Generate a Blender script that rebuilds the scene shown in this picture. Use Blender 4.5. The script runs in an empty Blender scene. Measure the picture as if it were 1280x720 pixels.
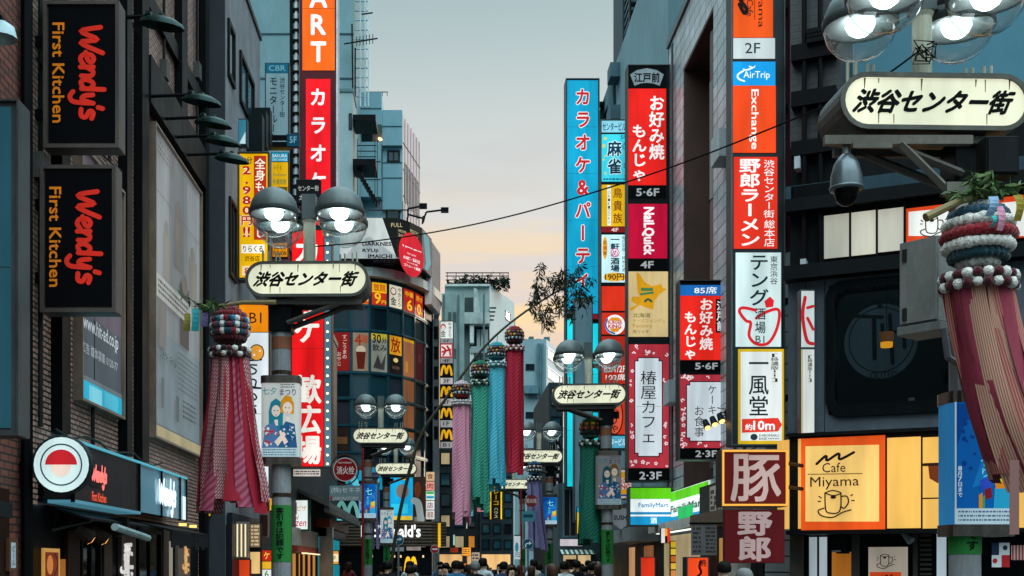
import bpy, math, random
from mathutils import Vector, Matrix
R = random.Random(7)
D = bpy.data
scene = bpy.context.scene
COL = scene.collection
F, VX, VY, CZ = 1500.0, 556.0, 709.0, 1.65      # focal length in photo pixels, vanishing point, eye height

def lin(c):
    if isinstance(c, str):
        c = c.lstrip('#'); c = c if len(c) == 6 else ''.join(k + k for k in c); c = [int(c[i:i+2], 16) / 255 for i in (0, 2, 4)]
    return tuple(x / 12.92 if x <= 0.04045 else ((x + 0.055) / 1.055) ** 2.4 for x in c)

# ---------------------------------------------------------------- camera
cam = D.cameras.new('camera'); camo = D.objects.new('camera', cam); COL.objects.link(camo)
camo.location = (0, 0, CZ); camo.rotation_euler = (math.radians(90), 0, 0)
cam.sensor_width = 36; cam.lens = F / 1280 * 36
cam.shift_x = (640 - VX) / 1280; cam.shift_y = (VY - 360) / 1280
cam.clip_end = 3000; cam.clip_start = 0.1
scene.camera = camo

# ---------------------------------------------------------------- world: dusk sky
BACK, ZENITH = 2.0, 3.9      # boost the unseen sky behind the camera and overhead, to brighten the facades
w = D.worlds.new('World'); scene.world = w; w.use_nodes = True
nt = w.node_tree; N = nt.nodes; L = nt.links
bg = N['Background']
sky = N.new('ShaderNodeTexSky'); sky.sky_type = 'NISHITA'; sky.sun_disc = False
sky.sun_elevation = math.radians(8); sky.sun_rotation = math.radians(37); sky.air_density = 1.2; sky.dust_density = 2.0
tc = N.new('ShaderNodeTexCoord'); sp = N.new('ShaderNodeSeparateXYZ'); L.new(tc.outputs['Generated'], sp.inputs[0])
def ramp(stops):
    r = N.new('ShaderNodeValToRGB'); e = r.color_ramp.elements
    while len(e) < len(stops): e.new(0.5)
    for el, (p, c) in zip(e, stops): el.position = p; el.color = (*lin(c), 1)
    return r
def wmath(op, a, b=None):
    m = N.new('ShaderNodeMath'); m.operation = op
    for i, v in enumerate((a, b)):
        if v is None: continue
        if isinstance(v, (int, float)): m.inputs[i].default_value = v
        else: L.new(v, m.inputs[i])
    return m.outputs[0]
front = ramp([(0.0, '#d9a48f'), (0.10, '#e0b6aa'), (0.16, '#e4c9bf'), (0.22, '#e2d2cc'), (0.28, '#dddbd8'), (0.35, '#cad3d2'), (0.42, '#acc1c4'), (0.60, '#8fb4bd'), (1.0, '#9cc4ce')])
L.new(sp.outputs[2], front.inputs[0])
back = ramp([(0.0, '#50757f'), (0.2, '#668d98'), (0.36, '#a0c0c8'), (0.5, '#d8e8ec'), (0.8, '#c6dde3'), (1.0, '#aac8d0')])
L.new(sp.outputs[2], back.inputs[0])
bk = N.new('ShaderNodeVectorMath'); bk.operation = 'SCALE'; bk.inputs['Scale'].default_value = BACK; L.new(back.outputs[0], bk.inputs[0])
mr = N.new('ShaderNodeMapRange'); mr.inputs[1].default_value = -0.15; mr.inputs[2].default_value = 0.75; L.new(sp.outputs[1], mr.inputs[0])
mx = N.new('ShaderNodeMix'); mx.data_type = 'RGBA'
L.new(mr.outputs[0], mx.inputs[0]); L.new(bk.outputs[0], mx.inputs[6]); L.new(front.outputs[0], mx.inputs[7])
# low streaky clouds catching the last light
mp = N.new('ShaderNodeMapping'); mp.inputs['Scale'].default_value = (3.0, 3.0, 22.0); mp.inputs['Location'].default_value = (0.3, 1.1, 0.45)
L.new(tc.outputs['Generated'], mp.inputs[0])
cn = N.new('ShaderNodeTexNoise'); cn.inputs['Scale'].default_value = 1.7; cn.inputs['Detail'].default_value = 6; cn.inputs['Roughness'].default_value = 0.55
L.new(mp.outputs[0], cn.inputs['Vector'])
cm = N.new('ShaderNodeMapRange'); cm.inputs[1].default_value = 0.43; cm.inputs[2].default_value = 0.60; L.new(cn.outputs[0], cm.inputs[0])
band = N.new('ShaderNodeMapRange'); band.inputs[1].default_value = 0.31; band.inputs[2].default_value = 0.21; L.new(sp.outputs[2], band.inputs[0])
cf = wmath('MULTIPLY', wmath('MULTIPLY', cm.outputs[0], band.outputs[0]), wmath('MULTIPLY', mr.outputs[0], 1.0))
cl = N.new('ShaderNodeMix'); cl.data_type = 'RGBA'; L.new(cf, cl.inputs[0]); L.new(mx.outputs[2], cl.inputs[6]); cl.inputs[7].default_value = (*lin('#ffdca6'), 1)
ns = N.new('ShaderNodeVectorMath'); ns.operation = 'SCALE'; ns.inputs['Scale'].default_value = 0.015; L.new(sky.outputs[0], ns.inputs[0])
ad = N.new('ShaderNodeVectorMath'); ad.operation = 'ADD'
s2 = N.new('ShaderNodeVectorMath'); s2.operation = 'SCALE'; 
# grey-lilac veils higher up
mp3 = N.new('ShaderNodeMapping'); mp3.inputs['Scale'].default_value = (2.2, 2.2, 9.0); mp3.inputs['Location'].default_value = (4.1, 0.7, 1.9); L.new(tc.outputs['Generated'], mp3.inputs[0])
n3 = N.new('ShaderNodeTexNoise'); n3.inputs['Scale'].default_value = 1.5; n3.inputs['Detail'].default_value = 7; L.new(mp3.outputs[0], n3.inputs['Vector'])
m3 = N.new('ShaderNodeMapRange'); m3.inputs[1].default_value = 0.47; m3.inputs[2].default_value = 0.7; m3.inputs[4].default_value = 0.55; L.new(n3.outputs[0], m3.inputs[0])
b3 = N.new('ShaderNodeMapRange'); b3.inputs[1].default_value = 0.44; b3.inputs[2].default_value = 0.25; L.new(sp.outputs[2], b3.inputs[0])
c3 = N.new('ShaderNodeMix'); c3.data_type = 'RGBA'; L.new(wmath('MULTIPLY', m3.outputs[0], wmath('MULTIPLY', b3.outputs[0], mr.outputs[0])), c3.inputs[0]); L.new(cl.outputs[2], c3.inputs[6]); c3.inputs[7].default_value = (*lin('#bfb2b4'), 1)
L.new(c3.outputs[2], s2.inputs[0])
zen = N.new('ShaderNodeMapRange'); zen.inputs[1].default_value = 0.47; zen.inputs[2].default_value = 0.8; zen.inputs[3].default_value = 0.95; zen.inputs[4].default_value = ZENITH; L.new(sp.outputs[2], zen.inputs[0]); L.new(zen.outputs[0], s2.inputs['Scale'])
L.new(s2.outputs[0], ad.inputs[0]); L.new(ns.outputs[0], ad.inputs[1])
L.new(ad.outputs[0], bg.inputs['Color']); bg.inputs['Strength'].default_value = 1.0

# ---------------------------------------------------------------- sun just above the horizon down the street, and exposure
sl = D.lights.new('sun', 'SUN'); sl.energy = 1.1; sl.angle = math.radians(10); sl.color = (1, 0.78, 0.6)
so = D.objects.new('sun', sl); COL.objects.link(so)
so.rotation_euler = Vector((-0.60, -0.78, -0.15)).to_track_quat('-Z', 'Y').to_euler()
vs = scene.view_settings
scene.display_settings.display_device = 'sRGB'
vs.view_transform = 'Standard'; vs.look = 'None'; vs.gamma = 1; vs.use_curve_mapping = False; vs.exposure = 0.0
cy = scene.cycles
cy.max_bounces = 5; cy.diffuse_bounces = 3; cy.glossy_bounces = 3; cy.transmission_bounces = 4; cy.transparent_max_bounces = 10
cy.caustics_reflective = False; cy.caustics_refractive = False; cy.sample_clamp_indirect = 2.0; cy.use_denoising = True
cy.use_light_tree = True

# ---------------------------------------------------------------- materials
MATS = {}
def node_mat(key):
    if key in MATS: return MATS[key], None, None
    m = D.materials.new('_'.join(str(k) for k in (key if isinstance(key, tuple) else (key,)))[:50]); m.use_nodes = True
    MATS[key] = m
    return m, m.node_tree.nodes, m.node_tree.links
def paint(col, rough=0.55, metal=0.0, var=0.25, scale=3.0, spec=0.22):
    """plain painted / rendered surface with dirt variation"""
    m, n, l = node_mat(('paint', col, rough, metal, var, scale))
    if n is None: return m
    b = n['Principled BSDF']; b.inputs['Roughness'].default_value = rough; b.inputs['Metallic'].default_value = metal
    b.inputs['Specular IOR Level'].default_value = spec * (0.3 if max(lin(col)) < 0.025 else 1)
    t = n.new('ShaderNodeTexCoord'); x = n.new('ShaderNodeTexNoise'); x.inputs['Scale'].default_value = scale; x.inputs['Detail'].default_value = 5
    mpp = n.new('ShaderNodeMapping'); mpp.inputs['Scale'].default_value = (1, 1, 0.45)
    l.new(t.outputs['Object'], mpp.inputs[0]); l.new(mpp.outputs[0], x.inputs['Vector'])
    r = n.new('ShaderNodeMapRange'); r.inputs[1].default_value = 0.3; r.inputs[2].default_value = 0.7; r.inputs[3].default_value = 1 - var; r.inputs[4].default_value = 1 + var * 0.6
    l.new(x.outputs[0], r.inputs[0])
    h = n.new('ShaderNodeHueSaturation'); h.inputs['Color'].default_value = (*lin(col), 1); l.new(r.outputs[0], h.inputs['Value'])
    xg = n.new('ShaderNodeTexNoise'); xg.inputs['Scale'].default_value = scale * 7; xg.inputs['Detail'].default_value = 8; xg.inputs['Roughness'].default_value = 0.7; l.new(mpp.outputs[0], xg.inputs['Vector'])
    rg = n.new('ShaderNodeMapRange'); rg.inputs[1].default_value = 0.3; rg.inputs[2].default_value = 0.7; rg.inputs[3].default_value = 1 - var * 0.7; rg.inputs[4].default_value = 1 + var * 0.5; l.new(xg.outputs[0], rg.inputs[0])
    mg = n.new('ShaderNodeMath'); mg.operation = 'MULTIPLY'; l.new(r.outputs[0], mg.inputs[0]); l.new(rg.outputs[0], mg.inputs[1]); l.new(mg.outputs[0], h.inputs['Value'])
    ub = n.new('ShaderNodeBump'); ub.inputs['Strength'].default_value = 0.12; ub.inputs['Distance'].default_value = 0.02; l.new(xg.outputs[0], ub.inputs['Height']); l.new(ub.outputs[0], b.inputs['Normal'])
    l.new(h.outputs[0], b.inputs['Base Color'])
    r2 = n.new('ShaderNodeMapRange'); r2.inputs[3].default_value = max(0.03, rough - 0.12); r2.inputs[4].default_value = min(1, rough + 0.15)
    l.new(x.outputs[0], r2.inputs[0]); l.new(r2.outputs[0], b.inputs['Roughness'])
    return m
def lit(col, s=1.0):
    """translucent sign face with light tubes behind it; also emission put into faces without tubes"""
    m, n, l = node_mat(('lit', col, s))
    if n is None: return m
    b = n['Principled BSDF']; c = lin(col)
    b.inputs['Base Color'].default_value = (*[x * 0.35 for x in c], 1); b.inputs['Roughness'].default_value = 0.5
    b.inputs['Specular IOR Level'].default_value = 0.04
    t = n.new('ShaderNodeTexCoord'); x = n.new('ShaderNodeTexNoise'); x.inputs['Scale'].default_value = 1.3; x.inputs['Detail'].default_value = 2
    mpp = n.new('ShaderNodeMapping'); mpp.inputs['Scale'].default_value = (1.6, 1, 0.35)
    l.new(t.outputs['Object'], mpp.inputs[0]); l.new(mpp.outputs[0], x.inputs['Vector'])
    r = n.new('ShaderNodeMapRange'); r.inputs[1].default_value = 0.3; r.inputs[2].default_value = 0.7; r.inputs[3].default_value = 0.64 * s; r.inputs[4].default_value = 1.16 * s
    l.new(x.outputs[0], r.inputs[0])
    # grime runs on the plastic hold some of the light back
    x2 = n.new('ShaderNodeTexNoise'); x2.inputs['Scale'].default_value = 5; x2.inputs['Detail'].default_value = 4; mp2 = n.new('ShaderNodeMapping'); mp2.inputs['Scale'].default_value = (1.6, 1.6, 0.12)
    l.new(t.outputs['Object'], mp2.inputs[0]); l.new(mp2.outputs[0], x2.inputs['Vector'])
    r2 = n.new('ShaderNodeMapRange'); r2.inputs[1].default_value = 0.42; r2.inputs[2].default_value = 0.6; r2.inputs[3].default_value = 0.93; r2.inputs[4].default_value = 1.0; l.new(x2.outputs[0], r2.inputs[0])
    mu = n.new('ShaderNodeMath'); mu.operation = 'MULTIPLY'; l.new(r.outputs[0], mu.inputs[0]); l.new(r2.outputs[0], mu.inputs[1])
    b.inputs['Emission Color'].default_value = (*c, 1); l.new(mu.outputs[0], b.inputs['Emission Strength'])
    return m
def glow(col, s):
    m, n, l = node_mat(('glow', col, s))
    if n is None: return m
    b = n['Principled BSDF']; b.inputs['Base Color'].default_value = (*[x * .4 for x in lin(col)], 1)
    b.inputs['Emission Color'].default_value = (*lin(col), 1); b.inputs['Emission Strength'].default_value = s
    return m
def tiles(col, col2, mortar, axis='yz', bw=0.22, bh=0.07, rough=0.6, gap=0.012, off=0.5, rot=0.0, bump=0.5):
    m, n, l = node_mat(('tiles', col, col2, mortar, axis, bw, bh, rot))
    if n is None: return m
    b = n['Principled BSDF']
    t = n.new('ShaderNodeTexCoord'); s = n.new('ShaderNodeSeparateXYZ'); c = n.new('ShaderNodeCombineXYZ')
    g = n.new('ShaderNodeNewGeometry'); l.new(g.outputs['Position'], s.inputs[0])
    l.new(s.outputs[{'x': 0, 'y': 1, 'z': 2}[axis[0]]], c.inputs[0]); l.new(s.outputs[{'x': 0, 'y': 1, 'z': 2}[axis[1]]], c.inputs[1])
    mp = n.new('ShaderNodeMapping'); mp.inputs['Rotation'].default_value = (0, 0, rot); l.new(c.outputs[0], mp.inputs[0])
    k = n.new('ShaderNodeTexBrick'); k.offset = off
    k.inputs['Scale'].default_value = 1; k.inputs['Brick Width'].default_value = bw; k.inputs['Row Height'].default_value = bh
    k.inputs['Mortar Size'].default_value = gap; k.inputs['Bias'].default_value = 0
    k.inputs['Color1'].default_value = (*lin(col), 1); k.inputs['Color2'].default_value = (*lin(col2), 1); k.inputs['Mortar'].default_value = (*lin(mortar), 1)
    l.new(mp.outputs[0], k.inputs['Vector'])
    x = n.new('ShaderNodeTexNoise'); x.inputs['Scale'].default_value = 1.1; x.inputs['Detail'].default_value = 6; l.new(g.outputs['Position'], x.inputs['Vector'])
    r = n.new('ShaderNodeMapRange'); r.inputs[1].default_value = 0.3; r.inputs[2].default_value = 0.75; r.inputs[3].default_value = 0.65; r.inputs[4].default_value = 1.2
    l.new(x.outputs[0], r.inputs[0])
    h = n.new('ShaderNodeHueSaturation'); l.new(k.outputs[0], h.inputs['Color']); l.new(r.outputs[0], h.inputs['Value'])
    l.new(h.outputs[0], b.inputs['Base Color']); b.inputs['Roughness'].default_value = rough
    u = n.new('ShaderNodeBump'); u.inputs['Strength'].default_value = bump; u.inputs['Distance'].default_value = 0.01; u.invert = True
    l.new(k.outputs[1], u.inputs['Height']); l.new(u.outputs[0], b.inputs['Normal'])
    return m
def wool(col):
    m, n, l = node_mat(('wool', col))
    if n is None: return m
    b = n['Principled BSDF']; b.inputs['Roughness'].default_value = 1; b.inputs['Specular IOR Level'].default_value = 0.02; b.inputs['Sheen Weight'].default_value = 0.3
    t = n.new('ShaderNodeTexCoord'); x = n.new('ShaderNodeTexNoise'); x.inputs['Scale'].default_value = 55; x.inputs['Detail'].default_value = 4; l.new(t.outputs['Object'], x.inputs['Vector'])
    r = n.new('ShaderNodeMapRange'); r.inputs[1].default_value = .3; r.inputs[2].default_value = .7; r.inputs[3].default_value = .55; r.inputs[4].default_value = 1.15; l.new(x.outputs[0], r.inputs[0])
    h = n.new('ShaderNodeHueSaturation'); h.inputs['Color'].default_value = (*lin(col), 1); l.new(r.outputs[0], h.inputs['Value']); l.new(h.outputs[0], b.inputs['Base Color'])
    u = n.new('ShaderNodeBump'); u.inputs['Strength'].default_value = 1; u.inputs['Distance'].default_value = .02; l.new(x.outputs[0], u.inputs['Height']); l.new(u.outputs[0], b.inputs['Normal'])
    return m
def glass_dark(col='#0a1a20', rough=0.06):
    m, n, l = node_mat(('gdark', col, rough))
    if n is None: return m
    b = n['Principled BSDF']; b.inputs['Base Color'].default_value = (*lin(col), 1); b.inputs['Roughness'].default_value = rough
    b.inputs['Specular IOR Level'].default_value = 0.7
    x = n.new('ShaderNodeTexNoise'); x.inputs['Scale'].default_value = 0.8; u = n.new('ShaderNodeBump'); u.inputs['Strength'].default_value = 0.04
    l.new(x.outputs[0], u.inputs['Height']); l.new(u.outputs[0], b.inputs['Normal'])
    return m
def glass_clear(key='clear', tint=(0.92, 0.97, 0.97), mixv=0.12):
    m, n, l = node_mat(('gclear', key))
    if n is None: return m
    n.remove(n['Principled BSDF']); o = n['Material Output']
    t = n.new('ShaderNodeBsdfTransparent'); t.inputs[0].default_value = (*tint, 1)
    g = n.new('ShaderNodeBsdfGlossy'); g.inputs['Roughness'].default_value = 0.06
    f = n.new('ShaderNodeLayerWeight'); f.inputs[0].default_value = 0.35
    a = n.new('ShaderNodeMath'); a.operation = 'MULTIPLY_ADD'; a.inputs[1].default_value = 0.22 if key == 'smoked' else 0.75; a.inputs[2].default_value = mixv * 0.4
    l.new(f.outputs['Facing'], a.inputs[0])
    x = n.new('ShaderNodeMixShader'); l.new(a.outputs[0], x.inputs[0]); l.new(t.outputs[0], x.inputs[1]); l.new(g.outputs[0], x.inputs[2])
    l.new(x.outputs[0], o.inputs[0])
    return m
def cloth(col, col2=None, kind='plain', sc=18.0):
    m, n, l = node_mat(('cloth', col, col2, kind, sc))
    if n is None: return m
    b = n['Principled BSDF']; b.inputs['Roughness'].default_value = 0.75; b.inputs['Specular IOR Level'].default_value = 0.2
    t = n.new('ShaderNodeTexCoord')
    mp = n.new('ShaderNodeMapping'); l.new(t.outputs['UV'], mp.inputs[0])
    if kind == 'weave':
        mp.inputs['Rotation'].default_value = (0, 0, math.radians(45)); x = n.new('ShaderNodeTexBrick')
        x.inputs['Scale'].default_value = sc; x.inputs['Mortar Size'].default_value = 0.1; x.inputs['Brick Width'].default_value = 0.9; x.inputs['Row Height'].default_value = 0.5
        x.inputs['Color1'].default_value = (*lin(col), 1); x.inputs['Color2'].default_value = (*lin(col), 1); x.inputs['Mortar'].default_value = (*lin(col2), 1)
        l.new(mp.outputs[0], x.inputs['Vector']); out = x.outputs[0]
    elif kind == 'twist':
        x = n.new('ShaderNodeTexWave'); mp.inputs['Rotation'].default_value = (0, 0, math.radians(28)); x.bands_direction = 'Y'
        x.inputs['Scale'].default_value = sc; x.inputs['Distortion'].default_value = 1.2; l.new(mp.outputs[0], x.inputs['Vector'])
        r = n.new('ShaderNodeMix'); r.data_type = 'RGBA'; l.new(x.outputs['Fac'], r.inputs[0]); r.inputs[6].default_value = (*lin(col), 1); r.inputs[7].default_value = (*lin(col2), 1); out = r.outputs[2]
    elif kind == 'stripe':
        x = n.new('ShaderNodeTexWave'); x.bands_direction = 'X'; x.inputs['Scale'].default_value = sc; x.inputs['Distortion'].default_value = 0.4; l.new(mp.outputs[0], x.inputs['Vector'])
        r = n.new('ShaderNodeMix'); r.data_type = 'RGBA'; l.new(x.outputs['Fac'], r.inputs[0]); r.inputs[6].default_value = (*lin(col), 1); r.inputs[7].default_value = (*lin(col2), 1); out = r.outputs[2]
    else:
        x = n.new('ShaderNodeTexNoise'); x.inputs['Scale'].default_value = 6; l.new(mp.outputs[0], x.inputs['Vector'])
        r = n.new('ShaderNodeMix'); r.data_type = 'RGBA'; l.new(x.outputs[0], r.inputs[0]); c = lin(col)
        r.inputs[6].default_value = (*[v * 0.75 for v in c], 1); r.inputs[7].default_value = (*[min(1, v * 1.15) for v in c], 1); out = r.outputs[2]
    l.new(out, b.inputs['Base Color'])
    return m

# ---------------------------------------------------------------- geometry
class Fr:
    """vertical plane: origin o (x,y), direction u along the wall; depth d is measured outwards along n"""
    def __init__(s, o, u):
        s.o = Vector(o); s.u = Vector(u).normalized(); s.n = Vector((s.u.y, -s.u.x))
    def hit(s, px, py):
        dx = (px - VX) / F; dz = (VY - py) / F
        det = s.u.x * -1.0 - (-dx) * s.u.y          # o + k*u = t*(dx,1)
        bx, by = -s.o.x, -s.o.y
        k = (bx * -1.0 - (-dx) * by) / det
        p = s.o + s.u * k
        return k, CZ + dz * p.y
    def w(s, k, z, d=0.0):
        p = s.o + s.u * k + s.n * d
        return (p.x, p.y, z)
def front_plane(Y): return Fr((0, Y), (1, 0))
LW, RW = -4.8, 6.2
WL = Fr((LW, 0), (0, 1))        # left street wall, seen from the street
WL2 = Fr((-4.4, 0), (0, 1))
WR = Fr((RW, 0), (0, -1))       # right street wall
FM = Fr(((985 - VX) / F * 21.3, 21.3), ((1280 - VX) / F * 19.7 - (985 - VX) / F * 21.3, 19.7 - 21.3))   # cafe front

class MB:
    def __init__(s): s.v = []; s.f = []; s.mi = []; s.mats = []; s.cur = 0; s.uv = {}; s.cuts = []
    def m(s, mat):
        if mat not in s.mats: s.mats.append(mat)
        s.cur = s.mats.index(mat); return s
    def add(s, vs, fs):
        b = len(s.v); s.v += [tuple(p) for p in vs]
        s.cuts.append((b, len(s.f)))
        for f in fs: s.f.append([b + i for i in f]); s.mi.append(s.cur)
    def box(s, fr, s0, s1, z0, z1, d0, d1):
        if s0 > s1: s0, s1 = s1, s0
        if z0 > z1: z0, z1 = z1, z0
        if d0 > d1: d0, d1 = d1, d0
        s.add([fr.w(a, z, d) for d in (d0, d1) for z in (z0, z1) for a in (s0, s1)],
              [(0, 2, 3, 1), (4, 5, 7, 6), (0, 1, 5, 4), (2, 6, 7, 3), (0, 4, 6, 2), (1, 3, 7, 5)])
        return s
    def pbox(s, fr, px0, py0, px1, py1, d0, d1):
        """box whose front face corners are given where the photo shows them on that wall"""
        a, z1 = fr.hit(px0, py0); b, z0 = fr.hit(px1, py1)
        return s.box(fr, a, b, z0, z1, d0, d1)
    def xyz(s, x0, x1, y0, y1, z0, z1): return s.box(Fr((0, 0), (1, 0)), x0, x1, z0, z1, -y1, -y0)
    def prism(s, fr, poly, d0, d1):
        n = len(poly); ar = sum(poly[i][0] * poly[(i + 1) % n][1] - poly[(i + 1) % n][0] * poly[i][1] for i in range(n))
        if ar < 0: poly = poly[::-1]
        s.add([fr.w(a, z, d0) for a, z in poly] + [fr.w(a, z, d1) for a, z in poly],
              [tuple(range(n - 1, -1, -1)), tuple(range(n, 2 * n))] + [(i, (i + 1) % n, n + (i + 1) % n, n + i) for i in range(n)])
        return s
    def plan(s, poly, z0, z1):
        n = len(poly); ar = sum(poly[i][0] * poly[(i + 1) % n][1] - poly[(i + 1) % n][0] * poly[i][1] for i in range(n))
        if ar < 0: poly = poly[::-1]
        s.add([(x, y, z0) for x, y in poly] + [(x, y, z1) for x, y in poly],
              [tuple(range(n - 1, -1, -1)), tuple(range(n, 2 * n))] + [(i, (i + 1) % n, n + (i + 1) % n, n + i) for i in range(n)])
        return s
    def flat(s, fr, poly, d):
        n = len(poly); ar = sum(poly[i][0] * poly[(i + 1) % n][1] - poly[(i + 1) % n][0] * poly[i][1] for i in range(n))
        if ar < 0: poly = poly[::-1]
        s.add([fr.w(a, z, d) for a, z in poly], [tuple(range(n))]); return s
    def tube(s, pts, r, n=8, caps=True):
        pts = [Vector(p) for p in pts]; rings = []
        rr = r if isinstance(r, (list, tuple)) else [r] * len(pts)
        up = None
        for i, p in enumerate(pts):
            t = (pts[min(i + 1, len(pts) - 1)] - pts[max(i - 1, 0)]).normalized()
            if up is None: up = Vector((0, 0, 1)) if abs(t.z) < 0.9 else Vector((1, 0, 0))
            a = t.cross(up).normalized(); b = a.cross(t); up = b
            rings.append([p + a * math.cos(2 * math.pi * k / n) * rr[i] + b * math.sin(2 * math.pi * k / n) * rr[i] for k in range(n)])
        vs = [v for g in rings for v in g]; fs = []
        for i in range(len(pts) - 1):
            for k in range(n): fs.append((i * n + k, i * n + (k + 1) % n, (i + 1) * n + (k + 1) % n, (i + 1) * n + k))
        if caps: fs += [tuple(range(n - 1, -1, -1)), tuple((len(pts) - 1) * n + k for k in range(n))]
        s.add(vs, fs); return s
    def lathe(s, c, prof, n=20, axis='z', caps=False):
        vs = []; fs = []
        for r, h in prof:
            for k in range(n):
                a = 2 * math.pi * k / n; x, y = r * math.cos(a), r * math.sin(a)
                vs.append((c[0] + x, c[1] + y, c[2] + h) if axis == 'z' else (c[0] + x, c[1] - h, c[2] + y))
        for i in range(len(prof) - 1):
            for k in range(n): fs.append((i * n + k, i * n + (k + 1) % n, (i + 1) * n + (k + 1) % n, (i + 1) * n + k))
        if caps: fs += [tuple(range(n - 1, -1, -1)), tuple((len(prof) - 1) * n + k for k in range(n))]
        s.add(vs, fs); return s
    def blob(s, c, r, n=6, rings=4, sq=1.0):
        prof = [(max(1e-4, r * math.sin(math.pi * i / rings)), r * sq * math.cos(math.pi * i / rings) * -1) for i in range(rings + 1)]
        return s.lathe(c, prof, n)
ORI = {}
# parents keep their world origin in ORI (no rotated parents are used while building)
def _base(o): return Vector(ORI[o.name])
def build(s, name, parent=None, origin=None, mat=None, smooth=False, bevel=0.0):
    if mat is not None and not s.mats: s.mats = [mat]
    if parent is not None: o0 = _base(parent)
    elif origin is not None: o0 = Vector(origin)
    else:
        xs = [v[0] for v in s.v]; ys = [v[1] for v in s.v]; zs = [v[2] for v in s.v]
        o0 = Vector(((min(xs) + max(xs)) / 2, (min(ys) + max(ys)) / 2, min(zs)))
    me = D.meshes.new(name); me.from_pydata([tuple(Vector(v) - o0) for v in s.v], [], s.f)
    for mm in s.mats: me.materials.append(mm)
    me.polygons.foreach_set('material_index', s.mi)
    if smooth: me.polygons.foreach_set('use_smooth', [True] * len(s.f))
    if s.uv:
        ul = me.uv_layers.new(name='UVMap')
        for lp in me.loops: ul.data[lp.index].uv = s.uv.get(lp.vertex_index, (0, 0))
    me.update()
    o = D.objects.new(name, me); COL.objects.link(o)
    if parent is not None: o.parent = parent
    else: o.location = o0
    ORI[o.name] = tuple(o0)
    if bevel: bm = o.modifiers.new('bevel', 'BEVEL'); bm.width = bevel; bm.segments = 2; bm.limit_method = 'ANGLE'
    return o
MB.build = build

def pieces(s, name, parent, **k):
    """every added shape becomes a part of its own"""
    out = []; c = s.cuts + [(len(s.v), len(s.f))]
    for (v0, f0), (v1, f1) in zip(c, c[1:]):
        m = MB(); m.mats = [s.mats[s.mi[f0]]]; m.v = s.v[v0:v1]; m.f = [[q - v0 for q in f] for f in s.f[f0:f1]]; m.mi = [0] * len(m.f)
        out.append(m.build(name, parent, **k))
    return out
MB.pieces = pieces
def tag(o, label, cat, group=None, kind=None):
    if label: o['label'] = label
    if cat: o['category'] = cat
    if group: o['group'] = group
    if kind: o['kind'] = kind
    return o
def thing(name, label, cat, loc=(0, 0, 0), group=None):
    o = D.objects.new(name, None); COL.objects.link(o); o.location = loc; o.empty_display_size = 0.2
    ORI[o.name] = tuple(loc)
    return tag(o, label, cat, group)
def copy_tree(o, parent=None):
    c = o.copy(); COL.objects.link(c)
    if parent is not None: c.parent = parent
    for ch in list(o.children): copy_tree(ch, c)
    return c

# ---------------------------------------------------------------- lettering
TX = {}
def glyphs(body, off=0.0):
    k = (body, off)
    if k not in TX:
        if off:                                         # heavier strokes: the same outline laid down in a small ring of shifts
            v0, f0, _ = glyphs(body, 0.0); v, f = [], []
            n = 4 if off < .04 else 6
            for i in range(n):
                a = 2 * math.pi * (i + .5) / n; b = len(v)
                v += [(x + off * .62 * math.cos(a), y + off * .62 * math.sin(a)) for x, y in v0]; f += [tuple(q + b for q in t) for t in f0]
            TX[k] = (v, f, n)
        else:
            cu = D.curves.new('lettering', 'FONT'); cu.body = body; cu.resolution_u = 2
            o = D.objects.new('lettering', cu); me = D.meshes.new_from_object(o)
            TX[k] = ([(v.co.x, v.co.y) for v in me.vertices], [tuple(p.vertices) for p in me.polygons], 1)
            D.objects.remove(o); D.curves.remove(cu); D.meshes.remove(me)
    return TX[k]
def put(mb, fr, d, vf, fn):
    v, f = vf[:2]; n = vf[2] if len(vf) > 2 else 1
    if not v: return
    q = [fn(x, y) for x, y in v]; m = max(1, len(q) // n)
    mb.add([fr.w(a, z, d + (i // m) * 0.00008) for i, (a, z) in enumerate(q)], f)
def bounds(v): return min(p[0] for p in v), max(p[0] for p in v), min(p[1] for p in v), max(p[1] for p in v)
def text_h(mb, fr, d, body, a0, a1, z0, z1, off=0.0, shear=0.0):
    vf = glyphs(body, off)
    if not vf[0]: return
    v = [(x + shear * y, y) for x, y in vf[0]]; x0, x1, y0, y1 = bounds(v)
    put(mb, fr, d, (v, vf[1], vf[2]), lambda x, y: (a0 + (x - x0) / (x1 - x0) * (a1 - a0), z0 + (y - y0) / max(1e-4, y1 - y0) * (z1 - z0)))
def text_r(mb, fr, d, body, a0, a1, z0, z1, off=0.0, shear=0.0):      # turned clockwise, read downwards
    vf = glyphs(body, off); v = [(x + shear * y, y) for x, y in vf[0]]; x0, x1, y0, y1 = bounds(v)
    put(mb, fr, d, (v, vf[1], vf[2]), lambda x, y: (a0 + (y - y0) / max(1e-4, y1 - y0) * (a1 - a0), z1 - (x - x0) / (x1 - x0) * (z1 - z0)))
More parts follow.
